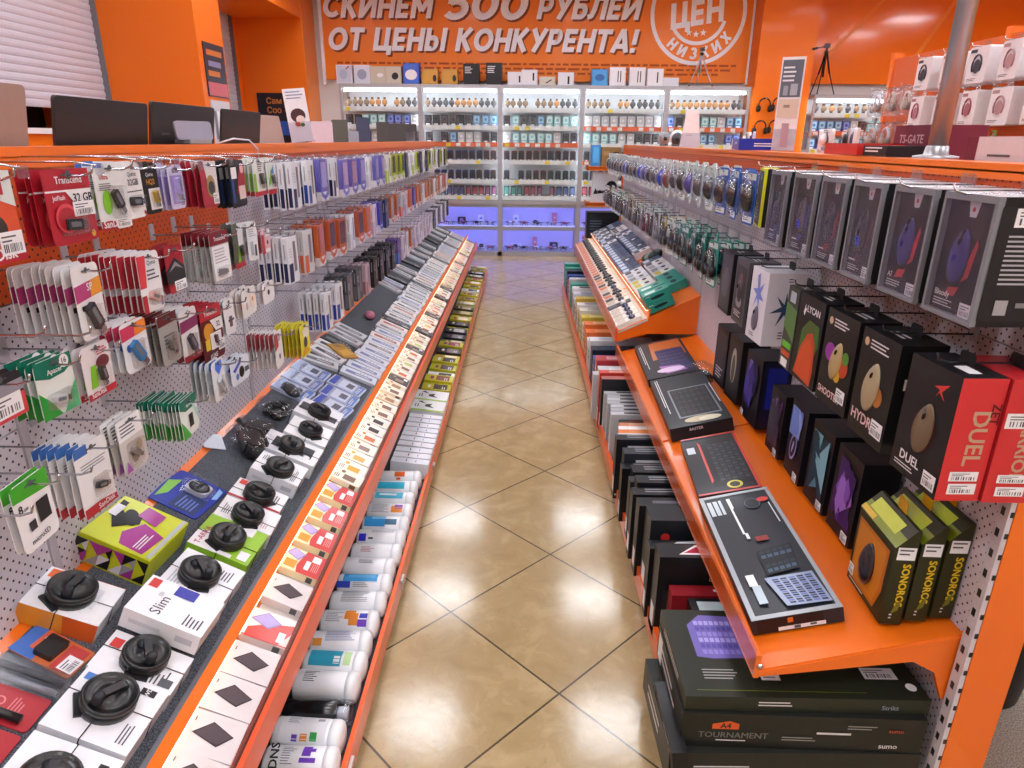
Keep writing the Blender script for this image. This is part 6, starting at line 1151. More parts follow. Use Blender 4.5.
m = kb_box(.56, .245, .055, '#1f242c', [('r', .30, .22, .86, .92, G('#7a8088')), ('r', .32, .25, .84, .89, G('#14161a')), ('keys', [(.33, .27), (.33, .87), (.83, .87), (.83, .27)], 15, 6, [G('#2c2e36'), G('#383a44'), G('#2a2228')]), ('lines', .05, .05, .9, .12, 2, W2), ('e', .92, .55, .05, .12, G('#b8a880')), ('e', .93, .68, .04, .08, G('#d8d0b8')), ('lines', .3, .94, .8, .98, 1, W2)], [T_('BASTER', .4, .42, .016, W2, 'C', 90)])
lay(m, 'keyboard_box', 2.735, .062, .055, 'tall black keyboard box with keys in a grey window and a pale statue picture', 'keyboard box', sl=KS, spin=2)
m = kb_box(.55, .245, .04, '#20222a', [('p', [(.05, .3), (.05, .95), (.5, .95), (.55, .25)], G('#b8602a')), ('p', [(.3, .35), (.3, .92), (.95, .92), (.95, .35)], G('#2a2c5a')), ('keys', [(.34, .4), (.34, .85), (.7, .9), (.7, .35)], 12, 5, [G('#1a1c2a'), G('#3a3a7a'), G('#5a3a5a')]), ('p', [(.74, .3), (.95, .4), (.92, .8), (.78, .7)], G('#a86ab8')), ('e', .86, .5, .06, .12, G('#e0c8e8')), ('lines', .1, .05, .9, .12, 2, W2)], None)
lay(m, 'keyboard_box', 3.30, .075, .04, 'black keyboard box with an orange sunset corner and purple picture, farthest on the orange shelf', 'keyboard box', sl=KS, spin=2, lift=.02)
m = MB(); mouse_shape(m, .12, .07, .04, M('#1a1618', .25, 0, .4), Matrix.Identity(4)); o = m.build('computer_mouse', None, Matrix.Translation((.86, 3.02, .475)) @ Matrix.Rotation(R(30), 4, 'Z')); tag(o, 'dark mouse in clear wrapping resting against the cartons on the orange shelf', 'computer mouse')
q = MB(); q.ball((0, 0, .03), .055, .08, .05, PLY2, 14, 8); q.build('wrapping', o)

# ------------------------------------------------------------------ flat stack and standing boxes on the low shelf
zb = .056
for k, (th, L, dx, cs, lab) in enumerate(((.100, .60, -.03, [('lines', .1, .5, .4, .6, 1, W2), ('r', .65, .2, .9, .3, G('#55565a'))], 'dark keyboard carton at the bottom of the flat stack on the low shelf'),
        (.100, .57, .0, [('p', [(.13, .55), (.24, .55), (.24, .72), (.2, .8), (.13, .7)], G('#d0541c')), T_('A4', .185, .58, .022, G('#2a2a20'), 'C', 0, .02), T_('TOURNAMENT', .22, .30, .024, G('#6a6c6a'), 'C', 0, .01), ('lines', .15, .16, .32, .24, 1, W2), ('r', .56, .5, .7, .56, W2), T_('sumo', .86, .14, .020, W2), T_('sumo', .88, .62, .016, G('#b03a1c')), ('lines', .42, .25, .56, .4, 2, G('#8a8c8a')), ('lines', .68, .65, .8, .8, 2, G('#8a8c8a'))], 'dark keyboard carton with an orange square badge, middle of the flat stack'),
        (.042, .57, .004, [('lines', .3, .3, .45, .7, 2, W2), T_('Strikt', .84, .3, .018, G('#8a96a8'), 'C', 0, .01)], 'dark green black keyboard box with a violet keyboard picture on top of the flat stack'))):
    m = MB(); Wd = .31; m.box(-L / 2, L / 2, -Wd / 2, Wd / 2, 0, th, G(('#20221f', '#1c1e1b', '#24281f')[k])); m.art((L, Wd, th), 'F', cs)
    m.art((L, Wd, th), 'L', [('lines', .2, .2, .8, .7, 2, W2)] + ([('r', .05, .1, .2, .9, PAPER)] if k == 1 else []))
    if k == 2:
        m.art((L, Wd, th), 'T', [('p', [(.10, .42), (.17, .40), (.45, .42), (.45, .9), (.17, .93), (.10, .8)], G('#6a60b0')), ('keys', [(.13, .44), (.45, .44), (.45, .86), (.13, .86)], 6, 13, [G('#8a80d0'), G('#5a50a8'), G('#a8a0e0')]), ('lines', .10, .16, .26, .28, 4, G('#9a9c98')), ('r', .34, .17, .42, .27, PAPER), ('lines', .35, .18, .41, .26, 3, INK), PR(.78, .2, .92, .32), ('e', .95, .12, .022, .022, PAPER), ('lines', .6, .3, .72, .38, 2, G('#8a8c88')), ('lines', .7, .42, .85, .5, 2, G('#8a8c88')), ('r', .05, .05, .75, .055, G('#6a7a1c'))])
    tag(m.build('keyboard_box', None, Matrix.Translation((.395 + dx + L / 2, 1.245 + .155 + .012 * (2 - k) * -1, zb)) @ Matrix.Rotation(R((1, -1, 0)[k]), 4, 'Z')), lab, 'keyboard box'); zb += th + .001
m = MB(); m.box(-.018, .018, -.11, .11, 0, .085, G('#141518')); m.art((.036, .22, .085), 'L', [('r', .1, .5, .4, .8, G('#3a4a6a')), ('lines', .5, .2, .9, .8, 4, W2), ('p', [(.2, .2), (.4, .45), (.3, .2)], W_)]); tag(m.build('keyboard_box', None, Matrix.Translation((.392, 1.30, .101)) @ Matrix.Rotation(R(-6), 4, 'Y')), 'dark box with white marks leaning in front of the flat stack over the low rail', 'keyboard box')
# standing like books: front end at x, thickness along y
def upright(y, th, h, x, L, col, label, F=(), T_items=(), end=(), lean=0):
    m = MB(); m.box(-L / 2, L / 2, -th / 2, th / 2, 0, h, G(col)); m.art((L, th, h), 'F', list(F)); m.art((L, th, h), 'T', list(T_items)); m.art((L, th, h), 'L', list(end) or [('r', .2, .1, .8, .35, PAPER)])
    tag(m.build('keyboard_box', None, Matrix.Translation((x + L / 2, y, .058)) @ Matrix.Rotation(R(lean), 4, 'X')), label, 'keyboard box')
ups = [(1.605, .10, .205, .50, .42, '#16161a', 'short black standing box with a white ticket and round orange badge', [('e', .3, .45, .06, .07, G('#b8642a')), ('e', .3, .45, .04, .05, G('#16161a')), ('lines', .5, .55, .75, .7, 1, W2), T_('300', .5, .3, .022, G('#a8b02a'), 'L')], [('r', .05, .2, .42, .85, G('#b8c8d0'))]),
 (1.685, .05, .21, .455, .42, '#8a1c26', 'short red box standing behind the black one with a round orange badge', [('r', .15, .6, .25, .75, W_), ('r', .05, .1, .14, .7, G('#c8a8a0'))], [('r', .3, .4, .5, .6, W_)]),
 (1.765, .075, .295, .425, .50, '#17171b', 'black carton with a white and red triangle badge standing on the low shelf', [T_('CYBER', .36, .72, .018, W2), T_('DICTON', .40, .52, .034, G('#a02028'), 'C', 0, .03), ('r', .04, .1, .12, .6, G('#2a2a2e'))], [('p', [(.12, .2), (.24, .9), (.36, .2)], W_), ('p', [(.15, .3), (.24, .75), (.33, .3)], G('#a01c3a'))]),
 (1.850, .05, .26, .415, .48, '#121316', 'black box with a crumpled pale patch on its top edge', [], [('p', [(.1, .2), (.2, .8), (.4, .95), (.6, .7), (.55, .2), (.3, .1)], G('#c8ccd4')), ('r', .7, .3, .85, .7, W2)]),
 (1.960, .10, .31, .43, .50, '#1c2026', 'broad plain charcoal carton with a small red mark standing on the low shelf', [('e', .1, .8, .03, .03, RED), ('r', .02, .1, .1, .7, G('#101114'))], []),
 (2.075, .06, .285, .415, .50, '#15171c', 'black box with an arched white line on the side, beyond the broad charcoal carton', [('e', .5, .6, .4, .3, G('#8a8c94')), ('e', .5, .59, .395, .295, G('#15171c'))], [('r', .1, .3, .5, .6, G('#5a5e68'))])]
names_up = [('#14161b', 'black'), ('#181a20', 'black'), ('#1c2028', 'blue black'), ('#15161a', 'black'), ('#101216', 'black'), ('#2a2e36', 'charcoal'), ('#16181c', 'black'), ('#191c22', 'black')]
for y, th, h, x, L, col, lab, F, Ti in ups: upright(y, th, h, x, L, col, lab, F, Ti)
y = 2.15
for i, (c, n) in enumerate(names_up):
    th = (.055, .06, .05, .065, .055, .06, .05, .055)[i]; upright(y + th / 2, th, (.27, .285, .25, .262, .24, .275, .23, .28)[i], .41 + (.0, .025, .012, .03, .0, .015, .03, .0)[i], .48, c, '%s box with white print, %s beyond the arched line box' % (n, nth(i + 1)), [('lines', .1, .8, .7, .9, 1, W2)], [('lines', .1, .2, .6, .8, 2, G('#8a9098')), ('r', .7, .2, .85, .8, G('#3a3e48'))]); y += th + .008
for i, (c, n, ti) in enumerate((('#c8ccd4', 'pale grey', '#e8e8ee'), ('#d8782c', 'orange', '#e09a5a'), ('#e4e6ea', 'white', '#ffffff'), ('#c87a4a', 'tan', '#d8c8b8'), ('#2a2c30', 'dark', '#8a3a2a'))):
    upright(y + .026, .05, .26 - .01 * i, .43 + .01 * i, .45, c, '%s standing box, %s of five mixed ones beyond the black row' % (n, nth(i + 1)), [], [('lines', .1, .2, .8, .8, 2, G(ti)), ('r', .5, .2, .8, .8, PAPER)]); y += .062
for i in range(7):
    upright(y + .02, .04, .24, .435 + .006 * (i % 3), .42, ('#b8bcc2', '#a4a8ae')[i % 2], 'silver grey standing box with dark top window, %s of seven' % nth(i + 1), [], [('r', .15, .25, .6, .75, G('#2a2c32')), ('r', .68, .2, .9, .8, PAPER)]); y += .047
upright(y + .03, .05, .30, .425, .5, '#1a1c20', 'black upright box with a pinkish top, past the seven silver ones', [], [('r', .0, .0, 1, 1, G('#a8605a'))]); y += .07
upright(y + .03, .05, .31, .42, .5, '#c0382e', 'red framed upright box at the bay joint on the low shelf', [('r', .1, .1, .9, .9, G('#3a1c1c'))], [('r', .1, .2, .9, .8, G('#d89a8a'))]); y += .09
upright(y + .06, .06, .26, .40, .5, '#b8bcc0', 'grey standing box with red marks and a dark keyboard picture', [('r', .34, .08, .98, .95, G('#241c20')), ('keys', [(.38, .14), (.96, .14), (.96, .9), (.38, .9)], 6, 14, [G('#3a2226'), G('#4a2a2c')]), ('r', .22, .1, .3, .26, RED), ('r', .22, .32, .3, .48, RED), ('r', .22, .54, .3, .7, RED), ('r', .22, .76, .3, .92, RED), ('r', .06, .1, .14, .9, G('#4a4c52'))], [('r', .3, .2, .9, .8, G('#8a8c92'))]); y += .14
far = [('#c8cad0', 'silver', '#e8e8ee'), ('#b0343a', 'red pink', '#d8a8b0'), ('#2a4a9a', 'blue', '#4a6ac0'), ('#1c2430', 'navy', '#3a4a6a'), ('#d8dae0', 'white', '#c0c4d0'), ('#e0e2e6', 'white', '#a8acb8'), ('#d8682a', 'orange', '#e89a6a'), ('#e0763a', 'bright orange', '#e8b88a'), ('#d8c8b8', 'beige', '#e8e0d8'), ('#c8b43a', 'mustard', '#e0d89a'), ('#d8d8d0', 'cream', '#b0b0a8'), ('#c0a82a', 'gold', '#e0d060'), ('#e0e0e6', 'pale grey', '#9a9ab0'), ('#c8a83a', 'yellow', '#d8d090'), ('#dcdce4', 'off white', '#3a3a44'), ('#d0d4e0', 'pale blue', '#8a90a8'), ('#e0e0e4', 'light grey', '#4a4a52'), ('#2a9a8a', 'teal', '#3aa898'), ('#2a9484', 'green teal', '#44b0a0')]
i = 0
while y < 7.1:
    c, n, ti = far[i % len(far)] if y < 6.7 else far[-1 - i % 2]; i += 1
    upright(y + .06, .10, .22 + .02 * (i % 3), .445, .4, c, '%s upright box, %s beyond the grey box with red marks on the low shelf' % (n, nth(i)), [('r', .1, .15, .9, .85, G(ti))], [('r', .15, .2, .6, .8, G(ti))], [('r', .1, .3, .9, .8, G(ti)), ('lines', .2, .4, .8, .7, 2, INK)]); y += .135

# ------------------------------------------------------------------ lit tray and sloping shelf of the far bays
RT = (.55, .50, 25, 1); RS = (.72, .585, 25, 1)
def rmini(c, a, kind):
    m = MB(); w_, h, d = .08, .15, .022; m.box(-w_ / 2, w_ / 2, -d / 2, d / 2, 0, h, G(c)); m.art((w_, d, h), 'F', [('r', .08, .06, .92, .4, G(a)), ('lines', .1, .5, .6, .6, 2, INK)])
    o = m.build('boxed_mouse'); q = MB(); T = in_front(w_, d, h, .5, .68, .0006, 90 if kind else 0); mouse_shape(q, .07, .042, .02, M(('#1a1a1c', '#2a3050', '#d8d8dc')[kind % 3], .25, 0, .4), T); q.ball((0, .018, .018), .003, .006, .003, GREY, 8, 5, T); q.build('mouse', o); return o
RM = [(rmini('#e8e0d6', '#d86a3a', 0), 'cream boxed black mouse'), (rmini('#ece4dc', '#c8b8a8', 1), 'white boxed dark blue mouse'), (rmini('#2c2b30', '#5a5a62', 2), 'black boxed white mouse'), (rmini('#e4d4c4', '#3a3438', 3), 'beige boxed black mouse')]
y = 3.80; i = 0
while y < 7.0:
    k = (0 if y > 5.2 else random.choice((1, 3, 1, 0, 2))); i += 1
    put(RM[k][0], lying(*RT, y, .006, .0125, random.uniform(-5, 5)), '%s, %s from the near end, mouse side lit tray' % (RM[k][1], nth(i)), 'boxed mouse', 'boxed mice in the lit tray'); y += .092
for i in range(4):
    m = MB(); w_, d, h = .15, .10, .052; m.box(-w_ / 2, w_ / 2, -d / 2, d / 2, 0, h, G(('#1f9484', '#239a8a')[i % 2])); m.art((w_, d, h), 'F', [('e', .5, .5, .28, .06, G('#12282c')), ('lines', .06, .7, .3, .85, 1, W_)]); m.art((w_, d, h), 'L', [('e', .5, .5, .3, .14, G('#12282c'))]); m.art((w_, d, h), 'T', [('r', .1, .2, .5, .6, G('#d8ece8')), ('e', .7, .5, .12, .1, G('#12282c'))])
    tag(m.build('boxed_mouse', None, Matrix.Translation((.728, 3.785 + .115 * (i // 2), .600)) @ Matrix.Rotation(R(-25), 4, 'Y') @ Matrix.Translation((w_ / 2, 0, .0535 if i % 2 else 0))), 'teal box with dark oval picture, %s of the %s pair on the sloping shelf' % (('lower', 'upper')[i % 2], ('front', 'rear')[i // 2]), 'boxed mouse')
for i in range(3):
    m = MB(); w_, d, h = .12, .05, .13; m.box(-w_ / 2, w_ / 2, -d / 2, d / 2, 0, h, G('#24988a')); m.art((w_, d, h), 'F', [('e', .5, .5, .3, .16, G('#12282c'))])
    lay(m, 'boxed_mouse', 4.04 + .11 * i, .17, .05, 'teal boxed mouse by the pegboard behind the teal pairs, %s' % ('first', 'second', 'third')[i], 'boxed mouse', sl=RS)
shelfk = [('#e2e4e8', '#9aa0ac', 'white'), ('#dfe0dc', '#c8b82a', 'white and yellow'), ('#cfd3da', '#7a808c', 'pale grey'), ('#4a5a7a', '#c8d4e8', 'slate blue'), ('#2c3a58', '#b8c8e0', 'navy'), ('#e6e6ea', '#4a4c54', 'white and black')]
SK = []
for c, a, n in shelfk:
    m = MB(); w_, d, h = .10, .05, .14; m.box(-w_ / 2, w_ / 2, -d / 2, d / 2, 0, h, G(c)); m.art((w_, d, h), 'F', [('r', .1, .1, .9, .4, G(a)), ('e', .5, .68, .25, .16, DARK if n != 'navy' else W_)]); m.art((w_, d, h), 'L', [('r', .1, .2, .9, .6, G(a))]); SK.append(m.build('webcam_box'))
i = 0; y = 4.04
while y < 7.0:
    for rowi, s in ((0, .012), (1, .165)):
        if rowi == 1 and (y < 4.36 or 4.9 < y < 5.2): continue
        k = (random.choice((0, 1, 2, 5)) if y < 4.7 else random.choice((3, 4, 5, 3))); 
        if rowi == 0: i += 1
        put(SK[k], lying(*RS, y, s, CAR + .026, random.uniform(-4, 4)), '%s webcam box, %s past the teal boxes, %s row' % (shelfk[k][2], nth(i), ('front', 'rear')[rowi]), 'webcam box', 'webcam boxes on the sloping shelf')
    y += .108
m = MB()
for k in range(3): m.ball((.05 * k - .05, -.03 - .01 * k, .06 + .02 * k), .055, .03, .06, M(('#4a5450', '#8aa098', '#2f3a38')[k], .35), 14, 7)
lay(m, 'cable_bag', 4.95, .19, .0, 'bulging clear bag with greenish cables lying by the pegboard on the sloping shelf', 'bag', sl=RS)

# ------------------------------------------------------------------ round mice and headsets in blisters on the far pegs
def round_pack(card, body, bub, head, h=.19, w_=.115):
    m = MB(); m.prism(rr(w_, h, .02, 4), -.0012, .0012, G(card)); m.art((w_, .0024, h), 'F', [('r', .1, .04, .9, .16, G('#dfe6e6')), ('lines', .2, .06, .7, .14, 2, INK), ('r', .1, .84, .9, .96, G('#c8d4d4')), ('e', .5, .92, .05, .05, INK)]); o = m.build('mouse_pack' if not head else 'headset_pack')
    if head:
        q = MB(); T = in_front(w_, .0024, h, .5, .5, .014); ring_pts = [(.045 * math.cos(R(a)), .06 * math.sin(R(a)), 0) for a in range(-30, 211, 15)]
        q.tube(ring_pts, .007, M(body, .3), 8, T)
        for sx in (-1, 1): q.lathe([(0, -.010), (.024, -.010), (.027, 0), (.024, .011), (0, .013)], M(body, .3), 16, T @ Matrix.Translation((sx * .04, -.03, 0)))
        q.build('headset', o)
    else:
        q = MB(); T = in_front(w_, .0024, h, .5, .5, .001); mouse_shape(q, .10, .062, .034, M(body, .22, 0, .4), T); q.build('mouse', o)
        q = MB(); q.ball((0, .026, .030), .004, .010, .006, GREY, 8, 5, T); q.build('mouse_wheel', o)
    q = MB(); q.ball((0, 0, 0), .055, .072, .046, PLY2, 18, 8, in_front(w_, .0024, h, .5, .5, .0012), lambda p: [p[0], p[1], max(p[2], 0)]); q.build('blister', o); return o
RP = [(round_pack('#c9dad6', '#16161a', 0, 0), 'black mouse on green card'), (round_pack('#d8dce0', '#2a38b0', 0, 0), 'blue mouse on a pale card'), (round_pack('#d0d4d8', '#4a4a52', 0, 0), 'grey mouse on a pale card'), (round_pack('#cfd8da', '#4a3a8a', 0, 0), 'violet mouse on a pale card'), (round_pack('#2a5ab0', '#15151a', 0, 0), 'black mouse on a blue card'), (round_pack('#d8d0c4', '#7a3a34', 0, 0), 'maroon mouse on a cream card')]
RH = [(round_pack('#1c8a7c', '#1c1c20', 0, 1, .2, .125), 'black headset on a teal card'), (round_pack('#d8dcd8', '#2a2a2e', 0, 1, .2, .125), 'black headset on a white card'), (round_pack('#d8b83a', '#3a3a40', 0, 1, .2, .125), 'dark headset on a yellow card'), (round_pack('#d0d4d4', '#7a7a84', 0, 1, .2, .125), 'grey headset on a pale card'), (round_pack('#c8ccd0', '#6a2a3a', 0, 1, .2, .125), 'wine headset on a pale card')]
seq1 = [4, 4, 4, 0, 2, 3, 0, 2, 5, 1, 2, 0, 3, 1, 0, 2, 0, 1, 0, 2, 0, 0, 2, 0, 0, 0]
seq2 = [0, 0, 0, 0, 0, 1, 2, 3, 1, 4, 3, 1, 3, 2, 3, 1, 2, 0, 3, 1, 1, 2, 3, 1, 1]
for rn, seq, P, zt, hh, y0 in (('top', seq1, RP, 1.42, .19, 2.60), ('middle', seq2, RH, 1.115, .20, 3.00)):
    y = y0
    for i, k in enumerate(seq):
        if y > 6.98: break
        pr, ds = P[k]; n = 2 if y < 5 else 1
        stack(1, pr, y, zt - (.01 if y > 4 else 0), hh, .84, n, .055, 'domed blister, %s, %s past the cartons, %s row' % (ds, nth(i + 1), rn), 'packs behind the %s, %s past the cartons, %s row' % (ds, nth(i + 1), rn), 'peg hook of the %s, %s past cartons, %s row' % (ds, nth(i + 1), rn), 'mouse pack' if rn == 'top' else 'headset pack', random.uniform(-10, 10), rn == 'middle', 'right', reach=.02)
        y += .185 if rn == 'top' else .18
# far end: speaker boxes on the end shelves
for z, c, a, lab in ((1.27, '#8a6a3a', '#1a1a1c', 'brown box with a black speaker disc on the upper end shelf'), (.92, '#d0d4dc', '#1a1a1c', 'white box with a black speaker disc on the middle end shelf')):
    h = .19 if z > 1 else .30; m = MB(); w_ = .19 if z > 1 else .25; m.box(-w_ / 2, w_ / 2, -.08, .08, 0, h, G(c)); m.art((w_, .16, h), 'F', [('e', .76, .55, .22, .22, G(a)), ('e', .76, .55, .08, .08, G('#4a4a50'))] + ([('lines', .1, .3, .6, .42, 1, INK), ('p', [(.05, .35), (.12, .5), (.2, .35), (.3, .45), (.4, .33), (.55, .42), (.55, .36), (.05, .3)], DARK)] if z < 1 else [('r', .1, .6, .4, .8, G('#a88a5a'))])); tag(m.build('speaker_box', None, Matrix.Translation((.875 if z > 1 else .83, 7.2, z))), lab, 'speaker box')
m = MB(); m.box(-.17, .17, -.09, .09, 0, .27, G('#15171c')); m.art((.34, .18, .27), 'F', [('r', .06, .06, .94, .94, G('#1c2028')), ('lines', .1, .3, .5, .7, 4, G('#4a5a6a')), ('e', .75, .4, .14, .14, BLACK)]); tag(m.build('speaker_box', None, Matrix.Translation((.83, 7.2, .56))), 'large black speaker box on the lowest end shelf', 'speaker box')
m = MB(); m.box(-.045, .045, -.07, .07, 0, .21, G('#2f8ad0')); m.art((.09, .14, .21), 'F', [('r', .2, .2, .8, .9, G('#5ab0e8'))]); tag(m.build('gadget_box', None, Matrix.Translation((.725, 7.2, 1.27))), 'narrow sky blue box beside the brown speaker box on the upper end shelf', 'box')

# ================================================================== ON TOP OF THE LAPTOP SIDE
def laptop(y0, y1, col, label, word=None, hgt=.238, mark=False):
    wd = y1 - y0; t = empty('laptop', (-1.12, (y0 + y1) / 2, 1.36), label, 'laptop'); mt = M(col, .45, .1); k = MB()
    T = Matrix.Rotation(R(90), 4, 'Z')       # local -y looks to the aisle
    k.prism(rr(wd, .016, .006, 2), 0, .24, mt, T @ Matrix.Translation((0, .012, 0))); k.build('base', t)
    q = MB(); q.box(-wd / 2 + .03, wd / 2 - .03, .06, .15, .016, .0175, DARK, T); q.build('keyboard', t)
    L = T @ Matrix.Translation((0, .012, .014)) @ Matrix.Rotation(R(9), 4, 'X'); l = MB(); l.prism(rr(wd, hgt, .012, 4), -.006, .002, mt, L)
    if word: l.text(word, .017, M('#8a8a90', .3, .6), L @ Matrix.Translation((-wd / 2 + .06, -.0065, hgt * .62)) @ Matrix.Rotation(R(90), 4, 'X'), 'L', 0)
    if mark: ring_ = [(.014 * math.cos(R(a)), -.0068, .05 + .012 * math.sin(R(a))) for a in range(20, 341, 20)]; l.tube(ring_, .0018, M('#b8b8bc', .3, .8), 5, L)
    o = l.build('lid', t); q = MB(); q.box(-wd / 2 + .012, wd / 2 - .012, .0022, .003, .018, hgt - .012, BLACK, L); q.build('screen', o); return t
laptop(1.19, 1.585, '#a58e84', 'rose gold laptop lid, nearest on the shelf top', None, .252)
laptop(1.68, 2.095, '#242325', 'plain black laptop lid beside the rose gold one')
laptop(2.115, 2.545, '#242325', 'black laptop with a small maker name on its lid', 'Lenovo', .246)
laptop(2.61, 2.99, '#232224', 'black laptop with a round chrome mark low on its lid', None, .246, True)
def tablet(x, y, wd, z1, col, label, rot, z0=1.36, name='tablet', cat='tablet'):
    h = z1 - z0; T = Matrix.Translation((x, y, z0)) @ Matrix.Rotation(R(rot), 4, 'Z'); m = MB(); L = Matrix.Translation((0, 0, .01)) @ Matrix.Rotation(R(-8), 4, 'X'); m.prism(rr(wd, h, .01, 3), -.005, .004, M(col, .4, .1), L); o = m.build(name, None, T); tag(o, label, cat)
    q = MB(); q.box(-wd * .3, wd * .3, -.03, .08, 0, .012, GREY); q.prism([(-.02, .01), (.02, .01), (.012, h * .6), (-.012, h * .6)], .05, .056, GREY); q.build('stand', o); q = MB(); q.box(-wd / 2 + .008, wd / 2 - .008, .0042, .005, .01, h - .01, BLACK, L); q.build('screen', o); return o
tablet(-1.13, 3.18, .33, 1.605, '#a89088', 'rose silver tablet next to the black laptop with the round chrome mark', 82)
tablet(-1.04, 2.26, .125, 1.556, '#8e8ea0', 'small grey phone with a white cable standing before the black laptop with maker name', 58, 1.50, 'phone', 'phone')
m = MB(); pts = [(-1.02, 2.38, 1.50), (-1.0, 2.46, 1.515), (-.98, 2.55, 1.51), (-.972, 2.60, 1.48), (-.978, 2.62, 1.42)]; m.tube(pts, .003, M('#cfd0d8', .4), 6); tag(m.build('charging_cable'), 'white charging cable hanging over the orange rail by the grey phone', 'cable')
def sign(x, y, wd, z0, h, rot, name, label, items, taper=0, lean=0, base='#e6e6ea', cat='sign'):
    m = MB(); T = Matrix.Translation((x, y, z0)) @ Matrix.Rotation(R(rot), 4, 'Z') @ Matrix.Rotation(R(lean), 4, 'Y'); m.prism([(-wd / 2, 0), (wd / 2, 0), (wd / 2 * (1 - taper), h), (-wd / 2 * (1 - taper), h)], -.002, .002, G(base)); m.art((wd, .004, h), 'F', items); o = m.build(name, None, T); tag(o, label, cat)
    q = MB(); q.box(-wd / 2, wd / 2, -.03, .03, -.004, .003, PLY2); q.prism([(-wd / 2, 0), (wd / 2, 0), (wd / 2, .09), (-wd / 2, .09)], -.0045, -.0035, PLY2); q.build('clear_stand', o); return o
sign(-1.06, 3.43, .105, 1.502, .235, 35, 'leaflet_sign', 'tall white leaflet with a dark round picture leaning in a clear stand', [('lines', .1, .78, .9, .95, 3, G('#8a92b0')), ('e', .5, .5, .34, .3, G('#4a3034')), ('e', .58, .42, .2, .18, G('#e0d0c8')), ('e', .42, .34, .12, .1, G('#b83a3a')), ('e', .64, .32, .1, .08, G('#2f6a3a'))], 0, -6)
for px, w_, z1, col, lab in ((322, .125, 1.605, '#c8b8c4', 'pale pink tablet on a stand, first past the tall white leaflet'), (340, .105, 1.625, '#4a4a40', 'dark olive tablet on a stand past the pale pink one'), (353, .08, 1.56, '#8a90a0', 'short grey phone on a stand past the dark olive tablet'), (363.5, .10, 1.66, '#2a3050', 'tall navy tablet on a stand past the short grey phone'), (383, .10, 1.645, '#3a3634', 'dark brown tablet on a stand, first of three near the far end'), (397.5, .165, 1.65, '#35302f', 'wide dark brown tablet on a stand, middle of three near the far end'), (413, .14, 1.66, '#2f2b2b', 'dark tablet on a stand, last of three near the far end'), (425, .10, 1.58, '#b8b8c4', 'pale grey phone on a stand at the far end of the laptop side')):
    y = min(7.6, 718 * 1.2 / (524 - px)); tablet(-1.2, y, w_, z1, col, lab, 12)

# ================================================================== ON TOP OF THE MOUSE SIDE
m = MB(); PM = M('#a4a4aa', .34, .85); m.tube([(0, 0, 0.0), (0, 0, CEILING_Z - 1.484)], .024, PM, 20); o = m.build('steel_pole', None, Matrix.Translation((1.105, 1.93, 1.484))); tag(o, 'steel pole rising from the orange shelf top to the ceiling', 'pole')
q = MB(); q.lathe([(.055, 0), (.055, .006), (.03, .01), (.027, .03), (.024, .032)], PM, 24); q.build('flange', o)
def tbox(x, y, dx, dy, h, z, col, label, F=(), L_=(), T_i=(), rot=0, name='speaker_box', cat='speaker box'):
    """front looks to the aisle (-x)"""
    m = MB(); m.box(-dy / 2, dy / 2, -dx / 2, dx / 2, 0, h, G(col)); D = (dy, dx, h); m.art(D, 'F', list(F)); m.art(D, 'R', list(L_)); m.art(D, 'T', list(T_i))
    tag(m.build(name, None, face_right(x, y, z, rot)), label, cat)
BUR = G('#6a2238')
tbox(1.20, 1.585, .18, .46, .066, 1.472, '#c8c2c8', 'long pale speaker box with burgundy ends and a round burgundy picture', [('r', 0, 0, .10, 1, BUR), ('r', .74, 0, 1, 1, BUR), ('e', .56, .5, .05, .05, G('#8a5a7a')), ('e', .56, .5, .03, .03, G('#b890a8')), ('lines', .2, .2, .4, .4, 1, INK), T_('TS', .87, .3, .03, W2)], [('r', 0, 0, 1, 1, BUR), T_('TS', .5, .3, .034, W2)])
tbox(1.24, 2.17, .16, .20, .10, 1.472, '#6a2238', 'burgundy speaker box with pale lettering just behind the steel pole', [T_('TS-GATE', .5, .5, .034, G('#c8a0a8')), ('lines', .2, .2, .8, .3, 1, G('#a87a84'))])
tbox(1.10, 2.32, .16, .24, .034, 1.486, '#b82420', 'flat bright red box on the orange shelf top', [('r', .02, .1, .98, .9, G('#c42a22'))], (), [('r', .05, .1, .95, .9, G('#c83028'))], 0, 'gadget_box', 'box')
tbox(1.085, 2.105, .12, .14, .028, 1.486, '#17151a', 'flat black box with white lettering next to the bright red box', [('lines', .1, .2, .9, .85, 2, W_)], (), [('lines', .1, .2, .9, .8, 3, W_)], 0, 'gadget_box', 'box')
tbox(1.16, 3.56, .22, .46, .05, 1.486, '#1f2c9a', 'deep blue box with white print on the orange shelf top beside the tall sign', [('r', 0, 0, .12, 1, G('#d8d0c0')), ('lines', .55, .3, .75, .7, 1, W_)], [('lines', .3, .2, .8, .6, 2, W_)], [('p', [(.1, .2), (.5, .3), (.4, .8), (.2, .7)], G('#2a3ab8'))], -12, 'gadget_box', 'box')
sign(1.14, 3.17, .095, 1.486, .375, -28, 'price_sign', 'tall upright sign with a dark picture on top and pale lower half, near the column', [('r', .06, .58, .94, .97, G('#5a626e')), ('lines', .12, .72, .7, .9, 4, W2), ('r', .2, .6, .4, .7, G('#8a929e')), ('r', .5, .6, .8, .72, G('#9aa2ae')), ('r', .06, .36, .94, .56, G('#c8b8a8')), ('lines', .3, .42, .7, .5, 1, G('#8a7a6a')), ('r', .35, .04, .65, .3, G('#a88a98'))], 0, 0, '#d8d4d8')
sign(1.12, 4.85, .14, 1.486, .235, 0, 'price_sign', 'white tapering sign on the orange shelf top at the middle', [('lines', .3, .3, .7, .32, 1, INK)], .45)
